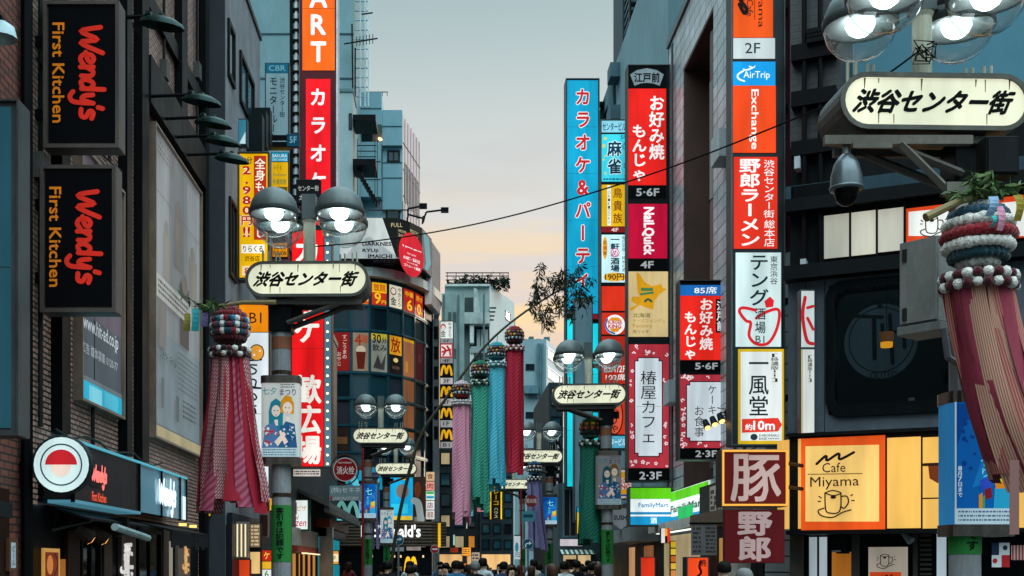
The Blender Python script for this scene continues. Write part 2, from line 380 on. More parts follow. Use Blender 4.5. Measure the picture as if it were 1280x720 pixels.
def text_v(mb, fr, d, body, a0, a1, z0, z1, off=0.0):                 # upright column of characters
    n = len(body); CH = (z1 - z0) / n; ch = min(CH, 1.12 * (a1 - a0))
    for i, c in enumerate(body):
        if c == ' ': continue
        vf = glyphs(c, off); top = z1 - i * CH - (CH - ch) / 2
        if c in 'ー~-…・' and c != '・':
            put(mb, fr, d, vf, lambda x, y: (a0 + (0.5 - (y - 0.385)) * (a1 - a0), top - x * ch))
        elif ord(c) < 0x2000:
            x0, x1, y0, y1 = bounds(vf[0]); wd = min(0.86, max(0.7, 0.86 * (x1 - x0) / max(0.3, y1 - y0))) if c not in ",.'!" else 0.25
            hh = 0.86 if c not in ",.'" else 0.3
            put(mb, fr, d, vf, lambda x, y: (a0 + (0.5 - wd / 2 + (x - x0) / (x1 - x0) * wd) * (a1 - a0), top - ch * (0.93 - (y - y0) / (y1 - y0) * hh)))
        else:
            put(mb, fr, d, vf, lambda x, y: (a0 + x * (a1 - a0), top - (0.88 - y) * ch))
def smooth_line(p, k=5):
    out = []
    for i in range(len(p) - 1):
        a, b, c, e = p[max(0, i - 1)], p[i], p[i + 1], p[min(len(p) - 1, i + 2)]
        for j in range(k):
            t = j / k
            out.append(tuple(0.5 * (2 * b[q] + (c[q] - a[q]) * t + (2 * a[q] - 5 * b[q] + 4 * c[q] - e[q]) * t * t + (3 * b[q] - a[q] - 3 * c[q] + e[q]) * t ** 3) for q in (0, 1)))
    return out + [p[-1]]
def stroke(mb, fr, d, pts, wd):
    v = []; f = []
    for i, (x, y) in enumerate(pts):
        x0, y0 = pts[max(0, i - 1)]; x1, y1 = pts[min(len(pts) - 1, i + 1)]; l = math.hypot(x1 - x0, y1 - y0) or 1
        nx, ny = -(y1 - y0) / l * wd / 2, (x1 - x0) / l * wd / 2
        v += [(x + nx, y + ny), (x - nx, y - ny)]
    for i in range(len(pts) - 1): f.append((2 * i, 2 * i + 1, 2 * i + 3, 2 * i + 2))
    mb.add([fr.w(a, z, d) for a, z in v], f)
    for e in (pts[0], pts[-1]): mb.flat(fr, [(e[0] + math.cos(t * math.pi / 5) * wd / 2, e[1] + math.sin(t * math.pi / 5) * wd / 2) for t in range(10)], d + 0.0003)
WND = [[(0, 1), (.16, .02), (.5, .85), (.62, 0), (1.05, 1.1)], [(1.02, .26), (1.32, .36), (1.42, .55), (1.28, .66), (1.12, .5), (1.12, .14), (1.3, 0), (1.52, .16)],
       [(1.62, .64), (1.62, 0)], [(1.63, .3), (1.8, .62), (1.98, .52), (1.98, .05)], [(2.5, .52), (2.3, .64), (2.14, .34), (2.22, .03), (2.5, .16)],
       [(2.54, 1.18), (2.5, .05)], [(2.76, .62), (2.8, .18), (2.95, .1), (3.1, .6)], [(3.1, .64), (3.04, -.3), (2.82, -.52), (2.62, -.36)],
       [(3.32, 1.1), (3.27, .88)], [(3.72, .56), (3.5, .64), (3.42, .46), (3.66, .26), (3.6, .04), (3.34, .04)]]
UND = [[(0, 1), (.02, .3), (.25, .05), (.5, .4), (.52, 1), (.56, .1)], [(.75, .6), (.76, 0), (.95, .55), (1.1, .45), (1.14, 0)], [(1.62, .5), (1.4, .55), (1.34, .15), (1.55, .05), (1.68, .5), (1.72, 1.2), (1.7, .05)],
       [(1.95, .28), (2.2, .4), (2.1, .6), (1.95, .4), (2.0, .05), (2.3, .1)], [(2.45, .55), (2.46, 0), (2.55, .45), (2.75, .55)], [(3.5, .5), (3.3, .58), (3.18, .25), (3.35, 0), (3.6, .12)],
       [(3.75, .55), (3.76, 0), (3.85, .45), (4.02, .55)], [(4.4, .55), (4.2, .45), (4.2, .1), (4.42, .02), (4.56, .3), (4.4, .55), (4.7, .5)]]
def draw(mb, fr, d, it, matf):
    """one mark of a sign; positions are read on the sign's own plane"""
    k = it[0]
    H = fr.hit
    if k in ('h', 'v', 'r', 'wnd', 'und'):
        _, body, px0, py0, px1, py1, col = it[:7]; op = it[7] if len(it) > 7 else {}
        a0, z1 = H(px0, py0); a1, z0 = H(px1, py1); off = op.get('b', 0.018)
        if 'o' in op:                                   # pale outline behind the letters
            mb.m(matf(op['o'])); {'h': text_h, 'v': text_v, 'r': text_r}[k](mb, fr, d, body, a0, a1, z0, z1, off + 0.07)
            d += 0.0012
        mb.m(matf(col))
        if k == 'h': text_h(mb, fr, d, body, a0, a1, z0, z1, off, op.get('sh', 0))
        elif k == 'v': text_v(mb, fr, d, body, a0, a1, z0, z1, off)
        elif k == 'r': text_r(mb, fr, d, body, a0, a1, z0, z1, off, op.get('sh', 0))
        else:
            S = WND if k == 'wnd' else UND; L_ = 3.72 if k == 'wnd' else 4.7; hi, lo = (1.18, -.52) if k == 'wnd' else (1.2, -.1)
            for i, st in enumerate(S):
                if body == 'r': pts = [(a0 + (y - lo) / (hi - lo) * (a1 - a0), z1 - x / L_ * (z1 - z0)) for x, y in smooth_line(st)]
                else: pts = [(a0 + x / L_ * (a1 - a0), z0 + (y - lo) / (hi - lo) * (z1 - z0)) for x, y in smooth_line(st)]
                stroke(mb, fr, d + i * 0.0004, pts, op.get('w', 0.06))
    elif k == 'rect':
        _, px0, py0, px1, py1, col = it; a0, z1 = H(px0, py0); a1, z0 = H(px1, py1)
        mb.m(matf(col)).flat(fr, [(a0, z0), (a1, z0), (a1, z1), (a0, z1)], d)
    elif k == 'poly': mb.m(matf(it[2])).flat(fr, [H(*p) for p in it[1]], d)
    elif k == 'line':
        mb.m(matf(it[3])); stroke(mb, fr, d, smooth_line([H(*p) for p in it[1]]), it[2])
    elif k in ('ell', 'ring'):
        cx, cy_, rx, ry = it[1:5]; n = 28; a, z = H(cx, cy_); a2, z2 = H(cx + rx, cy_ - ry); ra, rz = a2 - a, z2 - z
        P = [(math.cos(2 * math.pi * i / n), math.sin(2 * math.pi * i / n)) for i in range(n)]
        if k == 'ell': mb.m(matf(it[5])).flat(fr, [(a + x * ra, z + y * rz) for x, y in P], d)
        else:
            q = 1 - it[5]; mb.m(matf(it[6]))
            mb.add([fr.w(a + x * ra, z + y * rz, d) for x, y in P] + [fr.w(a + x * ra * q, z + y * rz * q, d) for x, y in P],
                   [(i, (i + 1) % n, n + (i + 1) % n, n + i) for i in range(n)])
    elif k == 'petals':
        _, px0, py0, px1, py1, n, col, sd = it; rr = random.Random(sd); mb.m(matf(col))
        for i in range(n):
            cx, cy_ = rr.uniform(px0, px1), rr.uniform(py0, py1); a, z = H(cx, cy_)
            rad = 0.035 * rr.uniform(.6, 1.2); t0 = rr.random() * 6
            for j in range(3 + i % 3): 
                t = t0 + j * 1.26; mb.flat(fr, [(a + rad * math.cos(t) + rad * .62 * math.cos(q * 1.05), z + rad * math.sin(t) + rad * .62 * math.sin(q * 1.05)) for q in range(6)], d + j * 0.0003)
    elif k == 'lines':                                  # small illegible print
        _, px0, py0, px1, py1, n, col, sd = it; rr = random.Random(sd); mb.m(matf(col)); hh = (py1 - py0) / n
        for i in range(n):
            x = px0
            while x < px1:
                ww = rr.uniform(.3, 1.6) * hh
                a0, z1 = H(x, py0 + i * hh + hh * .2); a1, z0 = H(min(px1, x + ww), py0 + i * hh + hh * .75)
                mb.flat(fr, [(a0, z0), (a1, z0), (a1, z1), (a0, z1)], d); x += ww + hh * .25
def panel(fr, px0, py0, px1, py1, col, st, items, parent, name='face_panel', d=0.0, th=0.015, label=None, mat=None):
    mb = MB(); matf = (lambda c: lit(c, st)) if st > 0 else (lambda c: paint(c, 0.5, 0, 0.12))
    mb.m(mat or matf(col)); mb.pbox(fr, px0, py0, px1, py1, d - 0.01, d + th)
    for i, it in enumerate(items): draw(mb, fr, d + th + 0.003 + i * 0.0022, it, matf)
    a0, z1 = fr.hit(px0, py0); a1, z0 = fr.hit(px1, py1)
    if st > .5 and z1 - z0 > 2.3 and mat is None:        # joints between the plastic sheets
        for i in range(1, int((z1 - z0) / 2.2) + 1):
            z = z1 - i * (z1 - z0) / (int((z1 - z0) / 2.2) + 1); mb.m(paint('#2a2626', .6)).flat(fr, [(a0, z - .004), (a1, z - .004), (a1, z + .004), (a0, z + .004)], d + th + .0012)
    o = mb.build(name, parent)
    if label: o['label'] = label
    return o
def sign(name, label, box, Y, panels, depth=0.28, frame='#15171a', wall=None, group=None, fr=None, cat='sign', rim=0.0, frame_mat=None):
    """projecting box sign: housing, face panels, brackets to the wall"""
    fr = fr or front_plane(Y)
    px0, py0, px1, py1 = box
    a0, z1 = fr.hit(px0, py0); a1, z0 = fr.hit(px1, py1)
    root = thing(name, label, cat, fr.w((a0 + a1) / 2, z0, -depth / 2), group)
    fm = frame_mat or paint(frame, 0.4, 0.3, 0.2)
    MB().m(fm).box(fr, a0, a1, z0, z1, -depth, 0).build('housing', root, bevel=0.012)
    if not rim and depth >= .28: rim, rm = .022, paint('#565a5d', .35, .6, .3)
    else: rm = fm
    if rim:
        mb = MB().m(rm); r = rim
        mb.box(fr, a0 + .002, a0 + r, z0 + .002, z1 - .002, -.01, .04); mb.box(fr, a1 - r, a1 - .002, z0 + .002, z1 - .002, -.01, .04)
        mb.box(fr, a0 + r, a1 - r, z0 + .002, z0 + r, -.01, .04); mb.box(fr, a0 + r, a1 - r, z1 - r, z1 - .002, -.01, .04)
        mb.build('rim', root)
    for p in panels: panel(fr, *p[:4], p[4], p[5], p[6] if len(p) > 6 else [], root, label=p[7] if len(p) > 7 else None)
    if wall is not None:                                # wall x-coordinate the sign hangs from
        e = a0 if abs(wall - a0) < abs(wall - a1) else a1
        n = max(2, int((z1 - z0) / 1.6))
        for i in range(n):
            z = z0 + (z1 - z0) * (i + 0.5) / n
            if abs(e - wall) > 0.02: MB().m(paint('#101214', .5, .5)).box(fr, min(e, wall) - .005, max(e, wall) + .005, z - .06, z + .06, -depth * .75, -depth * .25).build('bracket', root)
    return root
# ================================================================ ground
def structure(mb, name, **k): o = mb.build(name, **k); o['kind'] = 'structure'; return o
structure(MB().m(paint('#3a3b3c', .85, 0, .3, .6)).xyz(-900, 900, -300, 1500, -0.3, 0), 'ground')
structure(MB().m(tiles('#6b625c', '#5a5350', '#39383a', 'xy', .2, .1, .8)).xyz(-2.5, 4.9, -20, 170, 0.004, 0.008), 'road')
for x0, x1 in ((-4.8, -2.5), (4.9, 6.2)):
    structure(MB().m(tiles('#77706a', '#6a645f', '#45444a', 'xy', .3, .3, .8)).xyz(x0, x1, -20, 170, 0.002, 0.12), 'pavement')
    k = -2.5 if x0 < 0 else 4.9
    structure(MB().m(paint('#8c8c88', .8)).xyz(k - .08, k + .08, -20, 170, 0.001, 0.125), 'kerb')

BLK = paint('#0c0d0f', .45, .3, .2)
STEEL = paint('#3c3e40', .4, .7, .25)
def window(parent, fr, px0, py0, px1, py1, fw=0.07, glass=None, frame=None, bars=0, d=0.0, proud=.05):
    a, z1 = fr.hit(px0, py0); b, z0 = fr.hit(px1, py1)
    return window_sz(parent, fr, a, b, z0, z1, fw, glass, frame, bars, d, proud)
def window_sz(parent, fr, a, b, z0, z1, fw=0.07, glass=None, frame=None, bars=0, d=0.0, proud=.05):
    if a > b: a, b = b, a
    fm = frame or paint('#20262a', .4, .4)
    mb = MB().m(fm)
    mb.box(fr, a, a + fw, z0, z1, d - .03, d + proud); mb.box(fr, b - fw, b, z0, z1, d - .03, d + proud)
    mb.box(fr, a + fw, b - fw, z0, z0 + fw, d - .03, d + proud); mb.box(fr, a + fw, b - fw, z1 - fw, z1, d - .03, d + proud)
    for i in range(bars):
        x = a + (b - a) * (i + 1) / (bars + 1); mb.box(fr, x - fw / 3, x + fw / 3, z0 + fw, z1 - fw, d - .03, d + proud * .8)
    f = mb.build('window', parent)
    MB().m(glass or glass_dark()).box(fr, a + fw, b - fw, z0 + fw, z1 - fw, d - .02, d + .012).build('pane', f)
    return f

# ================================================================ left row of buildings
b = thing('brick_building', 'red-brown brick building at the left edge, beside the dark tiled one', 'building', (LW - 4, 9, 0))
MB().m(tiles('#7a4030', '#5c3226', '#241b18', 'yz', .24, .085, .8)).xyz(-13, LW, 3, 13.65, .002, 19).build('wall', b)
MB().m(BLK).tube([(LW + .09, 13.52, 0.1), (LW + .09, 13.52, 18)], .07).build('drainpipe', b)
MB().m(paint('#2a1a14', .6)).box(WL, 11.2, 13.1, .12, 2.5, 0, .05).build('shop_front', b)
panel(WL, 0, 672, 11, 714, '#5a3a2a', 0, [('rect', 2, 678, 8, 710, '#b7c4cc'), ('v', 'ビール', 3, 681, 7, 708, '#16212a')], b, 'menu_frame', d=.07, th=.03)
MB().m(paint('#1d2326', .5, .3)).box(WL, 11.5, 12.5, 2.16, 2.32, .051, .3).build('canopy', b)

b = thing('tiled_building', 'dark brown tiled building with black steel columns carrying the burger shop', 'building', (LW - 4, 18.6, 0))
tl = tiles('#b58c7c', '#8a6a5e', '#1d1918', 'yz', .19, .066, .5)
MB().m(tl).xyz(-13, LW, 13.65, 23.7, .002, 20).build('wall', b)
for y0, y1 in ((14.62, 14.95), (17.62, 17.92), (18.5, 18.92), (21.3, 21.75), (23.4, 23.7)):
    MB().m(BLK).box(WL, y0, y1, 9.76 if y0 == 21.3 else 3.3 if y0 < 23 else .12, 19.9, 0, .14).build('column', b)
MB().m(BLK).box(WL, 18.96, 23.39, 9.0, 9.75, .004, .16).build('canopy', b)
MB().m(BLK).box(WL, 13.9, 23.2, .12, 2.36, 0, .03).build('shop_front', b)
for z in (10.6, 13.2, 15.8): MB().m(BLK).box(WL, 13.66, 23.38, z, z + .28, .003, .09).pieces('beam', b)
# louvre vent, door recesses, pilasters of the shop
mb = MB().m(BLK)
for i in range(7): mb.box(WL, 14.15, 14.45, 2.42 + i * .09, 2.47 + i * .09, 0, .06)
mb.pieces('vent', b)
for y0, y1, c in ((15.0, 15.5, '#2a1c18'), (16.6, 17.0, '#3b3230'), (17.5, 18.3, '#57484a'), (20.1, 20.5, '#4a3c38'), (21.2, 22.2, '#6b5a52')):
    MB().m(paint(c, .35)).box(WL, y0, y1, .12, 2.3, .035, .09).build('pilaster', b)
for y0, y1 in ((15.6, 16.5), (18.5, 20.0)): window_sz(b, WL, y0, y1, .2, 2.25, .06, glass_dark('#060708'), BLK, 1, .035)
panel(WL, 42, 685, 63, 724, '#e0a85a', .75, [('rect', 44, 690, 61, 724, '#8a3a20'), ('ell', 50, 706, 4, 12, '#e88a4a'), ('line', [(56, 692), (60, 705), (55, 720)], .03, '#1c3038')], b, 'menu_board', d=.1)
# fascia of the burger shop
FA = Fr((LW + .4, 0), (0, 1))
fa = MB().m(paint('#232023', .3)).box(FA, 14.2, 17.25, 2.45, 3.14, -.36, 0).m(glass_dark('#6aa3b8', .12)).box(FA, 17.26, 20.4, 2.45, 3.14, -.36, 0)
fo = fa.build('fascia', b)
mb = MB().m(glow('#5fc4d8', .5)).box(FA, 14.2, 20.4, 3.141, 3.17, -.3, .03); mb.m(glow('#5a9fb4', .45)).box(FA, 14.2, 17.25, 2.41, 2.449, -.3, .03); mb.pieces('light_strip', b)
mb = MB().m(BLK)
for y in (14.2, 17.25, 18.6, 19.9, 20.38): mb.box(FA, y - .02, y + .02, 2.42, 3.14, -.02, .025)
mb.m(lit('#f2557a', 1.1)); 
panel(FA, 112, 580, 132, 612, '#232023', 0, [], b, 'face_panel', d=.005, th=.004)
draw(mb, FA, .02, ('wnd', 'h', 113, 580, 131, 612, '#ff7a72', {'w': .05}), lambda c: glow(c, 1.0))
draw(mb, FA, .02, ('h', 'First Kitchen', 113, 614, 131, 629, '#ff5a38', {'b': .02}), lambda c: glow(c, .9))
draw(mb, FA, .03, ('wnd', 'h', 197, 597, 217, 645, '#e9f7ff', {'w': .09}), lambda c: glow(c, 1.1))
draw(mb, FA, .03, ('h', 'I', 226, 620, 230, 650, '#e9f7ff', {}), lambda c: glow(c, .8))
mb.pieces('trim', fo)
# awnings over the doors
def awning(parent, fr, s0, s1, z, out, drop, m, name='awning', val=.3):
    mb = MB().m(m); n = 10
    mb.add([fr.w(s0, z, 0), fr.w(s1, z, 0), fr.w(s1, z - drop, out), fr.w(s0, z - drop, out), fr.w(s0, z - .03, 0), fr.w(s1, z - .03, 0), fr.w(s1, z - drop - .03, out), fr.w(s0, z - drop - .03, out)],
           [(3, 2, 1, 0), (4, 5, 6, 7), (0, 1, 5, 4), (1, 2, 6, 5), (2, 3, 7, 6), (3, 0, 4, 7)])
    if val:
        for i in range(n):
            a, c = s0 + (s1 - s0) * i / n, s0 + (s1 - s0) * (i + 1) / n
            mb.box(fr, a + .004, c - .004, z - drop - val * (1 - .15 * (i % 2)), z - drop - .031, out - .02, out - .005)
    return mb.build(name, parent)
tawn = thing('awning', 'folded black fabric awning hanging below the long burger shop fascia', 'awning', (LW + .4, 17, 2.2))
awning(tawn, WL, 14.4, 17.4, 2.4, .55, .16, paint('#131416', .6), 'canvas', 0)
awning(tawn, WL, 17.6, 20.3, 2.4, .8, .2, paint('#1d1c1e', .8), 'canvas', .26)
mb = MB().m(STEEL)
for y in (14.5, 16.0, 17.3): mb.tube([(LW + .05, y, 2.1), (LW + .5, y + .15, 2.22)], .02)
mb.pieces('arm', tawn)
t = thing('tube_lamp', 'long pale tube lamp casing slung under the black folded awning', 'lamp', (LW + .6, 15.6, 2.1))
MB().m(paint('#8fa8a8', .4)).tube([(LW + .62, 15.2, 2.16), (LW + .62, 16.9, 2.06)], .05).build('casing', t); MB().m(BLK).box(WL, 15.8, 15.9, 2.1, 2.3, .0, .62).pieces('bracket', t)
for i, (y, lab) in enumerate(((14.75, 'small hooded wall spotlight above the orange menu board'), (15.35, 'black wall spotlight next to the burger shop doorway'))):
    t = thing('spotlight', lab, 'lamp', (LW + .3, y, 2.1), 'spotlights over the burger shop doors')
    MB().m(BLK).box(WL, y - .03, y + .03, 2.1, 2.16, 0, .3).pieces('arm', t)
    MB().m(paint('#2a2420', .4)).tube([(LW + .28, y - .12, 2.15), (LW + .4, y + .1, 2.02)], [.07, .1]).m(glow('#ffb45a', 3)).tube([(LW + .4, y + .1, 2.02), (LW + .403, y + .106, 2.017)], [.09, .09]).build('head', t)

# projecting plain teal sign at the very left
sign('projecting_sign', 'plain teal sign box in a broad steel frame at the left edge', (-70, 125, 25, 545), 12.0,
     [(-60, 134, 14, 535, '#2c5a68', .55)], .3, '#4b4f50', wall=LW)
# black burger shop signs
for py, lab in ((2, 'upper of the two black sign boxes with red script on the tiled wall'), (207, 'lower of the two black sign boxes with red script, above the small poster')):
    e = 0 if py < 100 else -4
    sign('projecting_sign', lab, (55 + e, py, 150 + e, py + 184), 14.0,
         [(61 + e, py + 5, 144 + e, py + 176, '#0a0c10', .35, [('r', 'First Kitchen', 66 + e, py + 27, 81 + e, py + 152, '#ff9326', {'b': .03}), ('wnd', 'r', 88 + e, py + 33, 131 + e, py + 147, '#ff3d2e', {'w': .056})])],
         .24, '#59504b', wall=LW, rim=.045, group='black burger shop sign boxes')
# round girl-less emblem sign
t = thing('round_sign', 'round white lit sign with a dark ring on the burger shop corner', 'sign', (X0 := (77 - VX) / F * 13.4, 13.4, 3.0))
cz = CZ + (VY - 581) / F * 13.4
fr = front_plane(13.35)
rad = 35.5 * 13.35 / F
MB().m(paint('#15252b', .4)).lathe((X0, 13.55, cz), [(0.001, 0), (rad * 1.0, 0), (rad * 1.04, .03), (rad * 1.04, .17), (rad, .2), (.001, .2)], 40, 'y').build('housing', t, smooth=False)
mb = MB(); mf = lambda c: lit(c, .85)
for i, it in enumerate([('ell', 77, 581, 34.5, 34.5, '#d8efee'), ('ring', 77, 581, 26.5, 26.5, .07, '#1f4652'), ('poly', [(57, 581)] + [(77 - 20 * math.cos(q * .2244), 581 - 19 * math.sin(q * .2244)) for q in range(1, 14)] + [(97, 581)], '#c2262e'), ('poly', [(64, 581)] + [(77 - 13 * math.cos(q * .2244), 581 + 15 * math.sin(q * .2244)) for q in range(1, 14)] + [(90, 581)], '#efd6c8')]): draw(mb, fr, .012 + i * .004, it, mf)
mb.build('face_panel', t)
MB().m(BLK).xyz(LW, X0, 13.56, 13.7, cz - .06, cz + .06).pieces('bracket', t)

# wall billboard and small poster
def wall_board(name, label, px0, pyt, px1, pyb0, items, col, st, out=.22, cat='billboard', zt=None):
    a, zb = WL.hit(px0, pyb0); b_, _ = WL.hit(px1, pyb0); _, z1 = WL.hit(px0, pyt)
    if zt: z1 = zt
    root = thing(name, label, cat, WL.w((a + b_) / 2, zb, .1))
    fr = Fr((LW + out, 0), (0, 1)); fm = paint('#8d7c6c', .35, .5); f = .035
    MB().m(fm).box(WL, a - f, b_ + f, zb - f, z1 + f, .002, out - .03).build('housing', root)
    mb = MB().m(fm); mb.box(fr, a - f, a, zb - f, z1 + f, -.029, .06); mb.box(fr, b_, b_ + f, zb - f, z1 + f, -.029, .06); mb.box(fr, a, b_, zb - f, zb, -.029, .06); mb.box(fr, a, b_, z1, z1 + f, -.029, .06); mb.build('rim', root)
    mb = MB().m(lit(col, st)).box(fr, a + .002, b_ - .002, zb + .002, z1 - .002, -.029, 0)
    for i, (k, y0, q0, y1, q1, c, *ex) in enumerate(items):     # positions as fractions of the board
        A, B, Z0, Z1 = a + (b_ - a) * y0, a + (b_ - a) * y1, zb + (z1 - zb) * q0, zb + (z1 - zb) * q1; mb.m(lit(c, st)); d = .004 + i * .002
        if k == 'r': mb.flat(fr, [(A, Z0), (B, Z0), (B, Z1), (A, Z1)], d)
        elif k == 'e': mb.flat(fr, [((A + B) / 2 + (B - A) / 2 * math.cos(j * .314), (Z0 + Z1) / 2 + (Z1 - Z0) / 2 * math.sin(j * .314)) for j in range(20)], d)
        elif k == 't': text_h(mb, fr, d, ex[0], A, B, Z0, Z1, .01)
        elif k == 'l':
            rr = random.Random(int(q0 * 999))
            z = Z1
            while z > Z0:
                x = A
                while x < B:
                    ww = rr.uniform(.03, .14); mb.flat(fr, [(x, z - .045), (min(B, x + ww), z - .045), (min(B, x + ww), z), (x, z)], d); x += ww + .03
                z -= .09
    mb.build('face_panel', root)
    return root
gi = [('r', 0, .36, 1, 1, '#989c9e'), ('r', .02, .5, .3, .98, '#a8acae'), ('r', .36, .62, .62, .99, '#8c9092'), ('r', .7, .55, .97, .97, '#a2a6a8'), ('e', .42, .78, .56, .86, '#8a8480'), ('r', .4, .62, .58, .79, '#8c8782'),
      ('e', .2, .68, .28, .74, '#9a9590'), ('r', .17, .54, .31, .69, '#a09b96'), ('e', .76, .7, .86, .76, '#8f8a85'), ('r', .72, .56, .9, .71, '#96918c'), ('r', 0, .8, 1, .803, '#86827e'), ('r', .33, .5, .338, 1, '#86827e'), ('r', .64, .54, .648, 1, '#86827e'), ('l', .05, .93, .4, .97, '#8a8682'), ('r', .08, .3, .22, .52, '#8d8884'), ('r', .5, .36, .7, .58, '#625d5a'), ('e', .53, .55, .68, .62, '#8d8782'),
      ('r', 0, .455, .75, .53, '#c6c4be'), ('l', .05, .475, .68, .515, '#6a6966'), ('l', .45, .2, .9, .33, '#6f7879'), ('l', .55, .1, .85, .17, '#565e60'), ('r', .1, .1, .16, .2, '#6c7576'), ('r', .4, .08, .46, .17, '#656d6f'), ('t', .06, .26, .42, .29, '#5f6768', '渋谷'), ('r', 0, 0, 1, .035, '#c7b48c'), ('r', 0, .036, 1, .04, '#6d7273')]  # warm bottom strip paints the yellowish lamp glow onto the board
wall_board('billboard', 'large grey billboard with pale figures on the dark tiled wall', 185, 155, 244, 544, gi, '#8b989e', .52, .08)  # face emission is put in for the light falling on the board
pi = [('r', 0, .35, 1, 1, '#6f6670'), ('t', .08, .27, .92, .35, '#dfe6ea', 'www.hit-ad.co.jp'), ('t', .05, .19, .9, .235, '#b9c3c8', '広告 媒体募集 0120-77'), ('r', 0, .08, 1, .1, '#78838a'), ('r', 0, 0, 1, .08, '#35c6ea'), ('r', .2, 0, .5, .07, '#8de4f6'), ('r', .55, .01, .9, .075, '#5fd4f0')]
wall_board('wall_poster', 'small grey and turquoise poster box half hidden by a black sign box', 92, 300, 145, 497, pi, '#5b646b', .55, .07, 'poster', zt=7.1)
# gooseneck lamps over the billboard
def arm_lamp():
    t = thing('arm_lamp', 'black billboard lamp on a long arm, topmost of the row on the tiled wall', 'lamp', (LW, 16.3, 9.1), 'black billboard lamps on long arms')
    MB().m(BLK).tube([(LW, 16.3, 9.1), (LW + .75, 16.3, 9.13), (LW + .85, 16.3, 9.1)], .028).box(WL, 16.2, 16.4, 9.0, 9.2, 0, .04).pieces('arm', t)
    MB().m(paint('#14211f', .25, .3)).blob((LW + .78, 16.3, 9.14), .07).blob((LW + .95, 16.3, 9.12), .06).build('clamp', t)
    h = MB().m(paint('#1a2a28', .25, .4)).lathe((LW + 1.0, 16.3, 9.02), [(.02, .13), (.12, .11), (.2, .03), (.22, -.05)], 14); h.v = [(LW + .95 + (x - LW - 1.0) * 1.45, y + (y - 16.3) * -.25, 9.07 + (z - 9.07) * .75 - (x - LW - 1.0) * .22) for x, y, z in h.v]
    h.build('lamp_shade', t, smooth=True)
    return t
p0 = arm_lamp()
for i, (y, lab) in enumerate(((19.0, 'second black billboard lamp from the top, just under the roof beam'), (19.95, 'black billboard lamp in the middle of the row of five'), (20.8, 'black billboard lamp second from the bottom of the row'), (21.7, 'black billboard lamp lowest in the row, beside the yellow sign'))):
    c = copy_tree(p0); c.location = (LW, y, 9.1); c['label'] = lab
t = thing('wall_lamp', 'pale wall lamp shade cut off by the left edge on red brick', 'lamp', (LW + .3, 12.6, 7.2))
MB().m(BLK).box(WL, 12.55, 12.65, 7.38, 7.43, 0, .16).pieces('arm', t)
MB().m(paint('#a8c0c4', .4)).lathe((LW + .15, 12.6, 7.2), [(.04, .18), (.13, .12), (.16, 0)], 14).build('lamp_shade', t, smooth=True)

# grey rendered building
b = thing('grey_building', 'grey rendered building with narrow dark windows beyond the billboard', 'building', (-7, 26, 0))
MB().m(paint('#77797e', .75, 0, .3, 2.0)).plan([(-4.4, 24.06), (-4.4, 28.6), (-12, 28.6), (-12, 24.06)], .002, 14.2).build('wall', b)
MB().m(paint('#33373c', .6, 0, .25, 1.0)).plan([(-4.398, 24.0), (-4.398, 24.055), (-12, 24.055), (-12, 24.0)], .002, 14.2).build('end_wall', b)
MB().m(paint('#2b2f33', .5)).xyz(-12, -4.36, 23.98, 28.62, 14.201, 14.32).build('roof_edge', b)
WG = WL2
for x0, y0, x1, y1 in ((284, 22, 292, 112), (299, 62, 316, 165)): window(b, WG, x0, y0, x1, y1, .1, glass_dark('#1c3a44'), paint('#16191c', .5), 1 if x1 > 300 else 0)
for a0, a1, z0, z1 in ((24.4, 25.2, 7.6, 9.2), (25.8, 27.6, 5.2, 6.8), (24.4, 25.2, 5.2, 6.8)): window_sz(b, WG, a0, a1, z0, z1, .08, glass_dark('#3a3a30'), paint('#16191c', .5), 1)
MB().m(paint('#1c1c1e', .4)).box(WG, 24.1, 28.5, .12, 2.5, 0, .02).build('shop_front', b)
mb = MB().m(paint('#1b2427', .5, .5))
for y in (26.6, 27.2, 27.8): mb.box(WG, y, y + .35, 10.6 + (y - 26) * .5, 11.4 + (y - 26) * .5, 0, .35)
for q in mb.v: pass
mb.pieces('outdoor_unit', b)
t = sign('projecting_sign', 'small slanted blue sign on the grey building between its windows', (297, 148, 309, 182), 25.6, [(298.5, 150, 307.5, 180, '#3f8aa2', .6, [('poly', [(299, 180), (307, 180), (307, 165)], '#d8f0f4')])], .2, '#2a3a40', wall=-4.4)

# teal tower blocks and stepped block behind
def facade_lines(fr, s0, s1, zs, d=.01, th=.03):
    mb = MB().m(paint('#274850', .7))
    for z in zs: mb.box(fr, s0, s1, z - th, z + th, .0, d)
    return mb
TEAL = paint('#68878d', .7, 0, .16, .35)
TEAL2 = paint('#84989b', .7, 0, .16, .35)
b = thing('tower_block', 'tall flat teal tower block rising behind the tall orange and red sign', 'building', (-7.5, 66, 0))
MB().m(TEAL).xyz(-11.5, (442 - VX) / F * 62, 62, 72, .002, 44).build('wall', b)
fr = front_plane(62)
facade_lines(fr, -11.5, (442 - VX) / F * 62, [31.5 + i * -2.3 for i in range(8)] + [34, 37, 40], .03, .04).pieces('panel_joint', b)
mb = MB().m(paint('#9fb6bb', .5, .3))
for px in (449, 455, 459): mb.pbox(fr, px, -60, px + 1.6, 130, -.5, -.35)
for i in range(14): mb.pbox(fr, 443, -40 + i * 12, 460, -39 + i * 12, -.5, -.4)
mb.pieces('pipe', b)
mb = MB().m(BLK); fr6 = front_plane(61.5)
for pts in ([(430, 55), (472, 48)], [(452, 18), (466, 16)], [(444, 60), (444, 120)], [(440, 30), (441, 110)]): a, c = fr6.hit(*pts[0]); a2, c2 = fr6.hit(*pts[1]); mb.tube([(a, 61.5, c), (a2, 61.5, c2)], .04, 5)
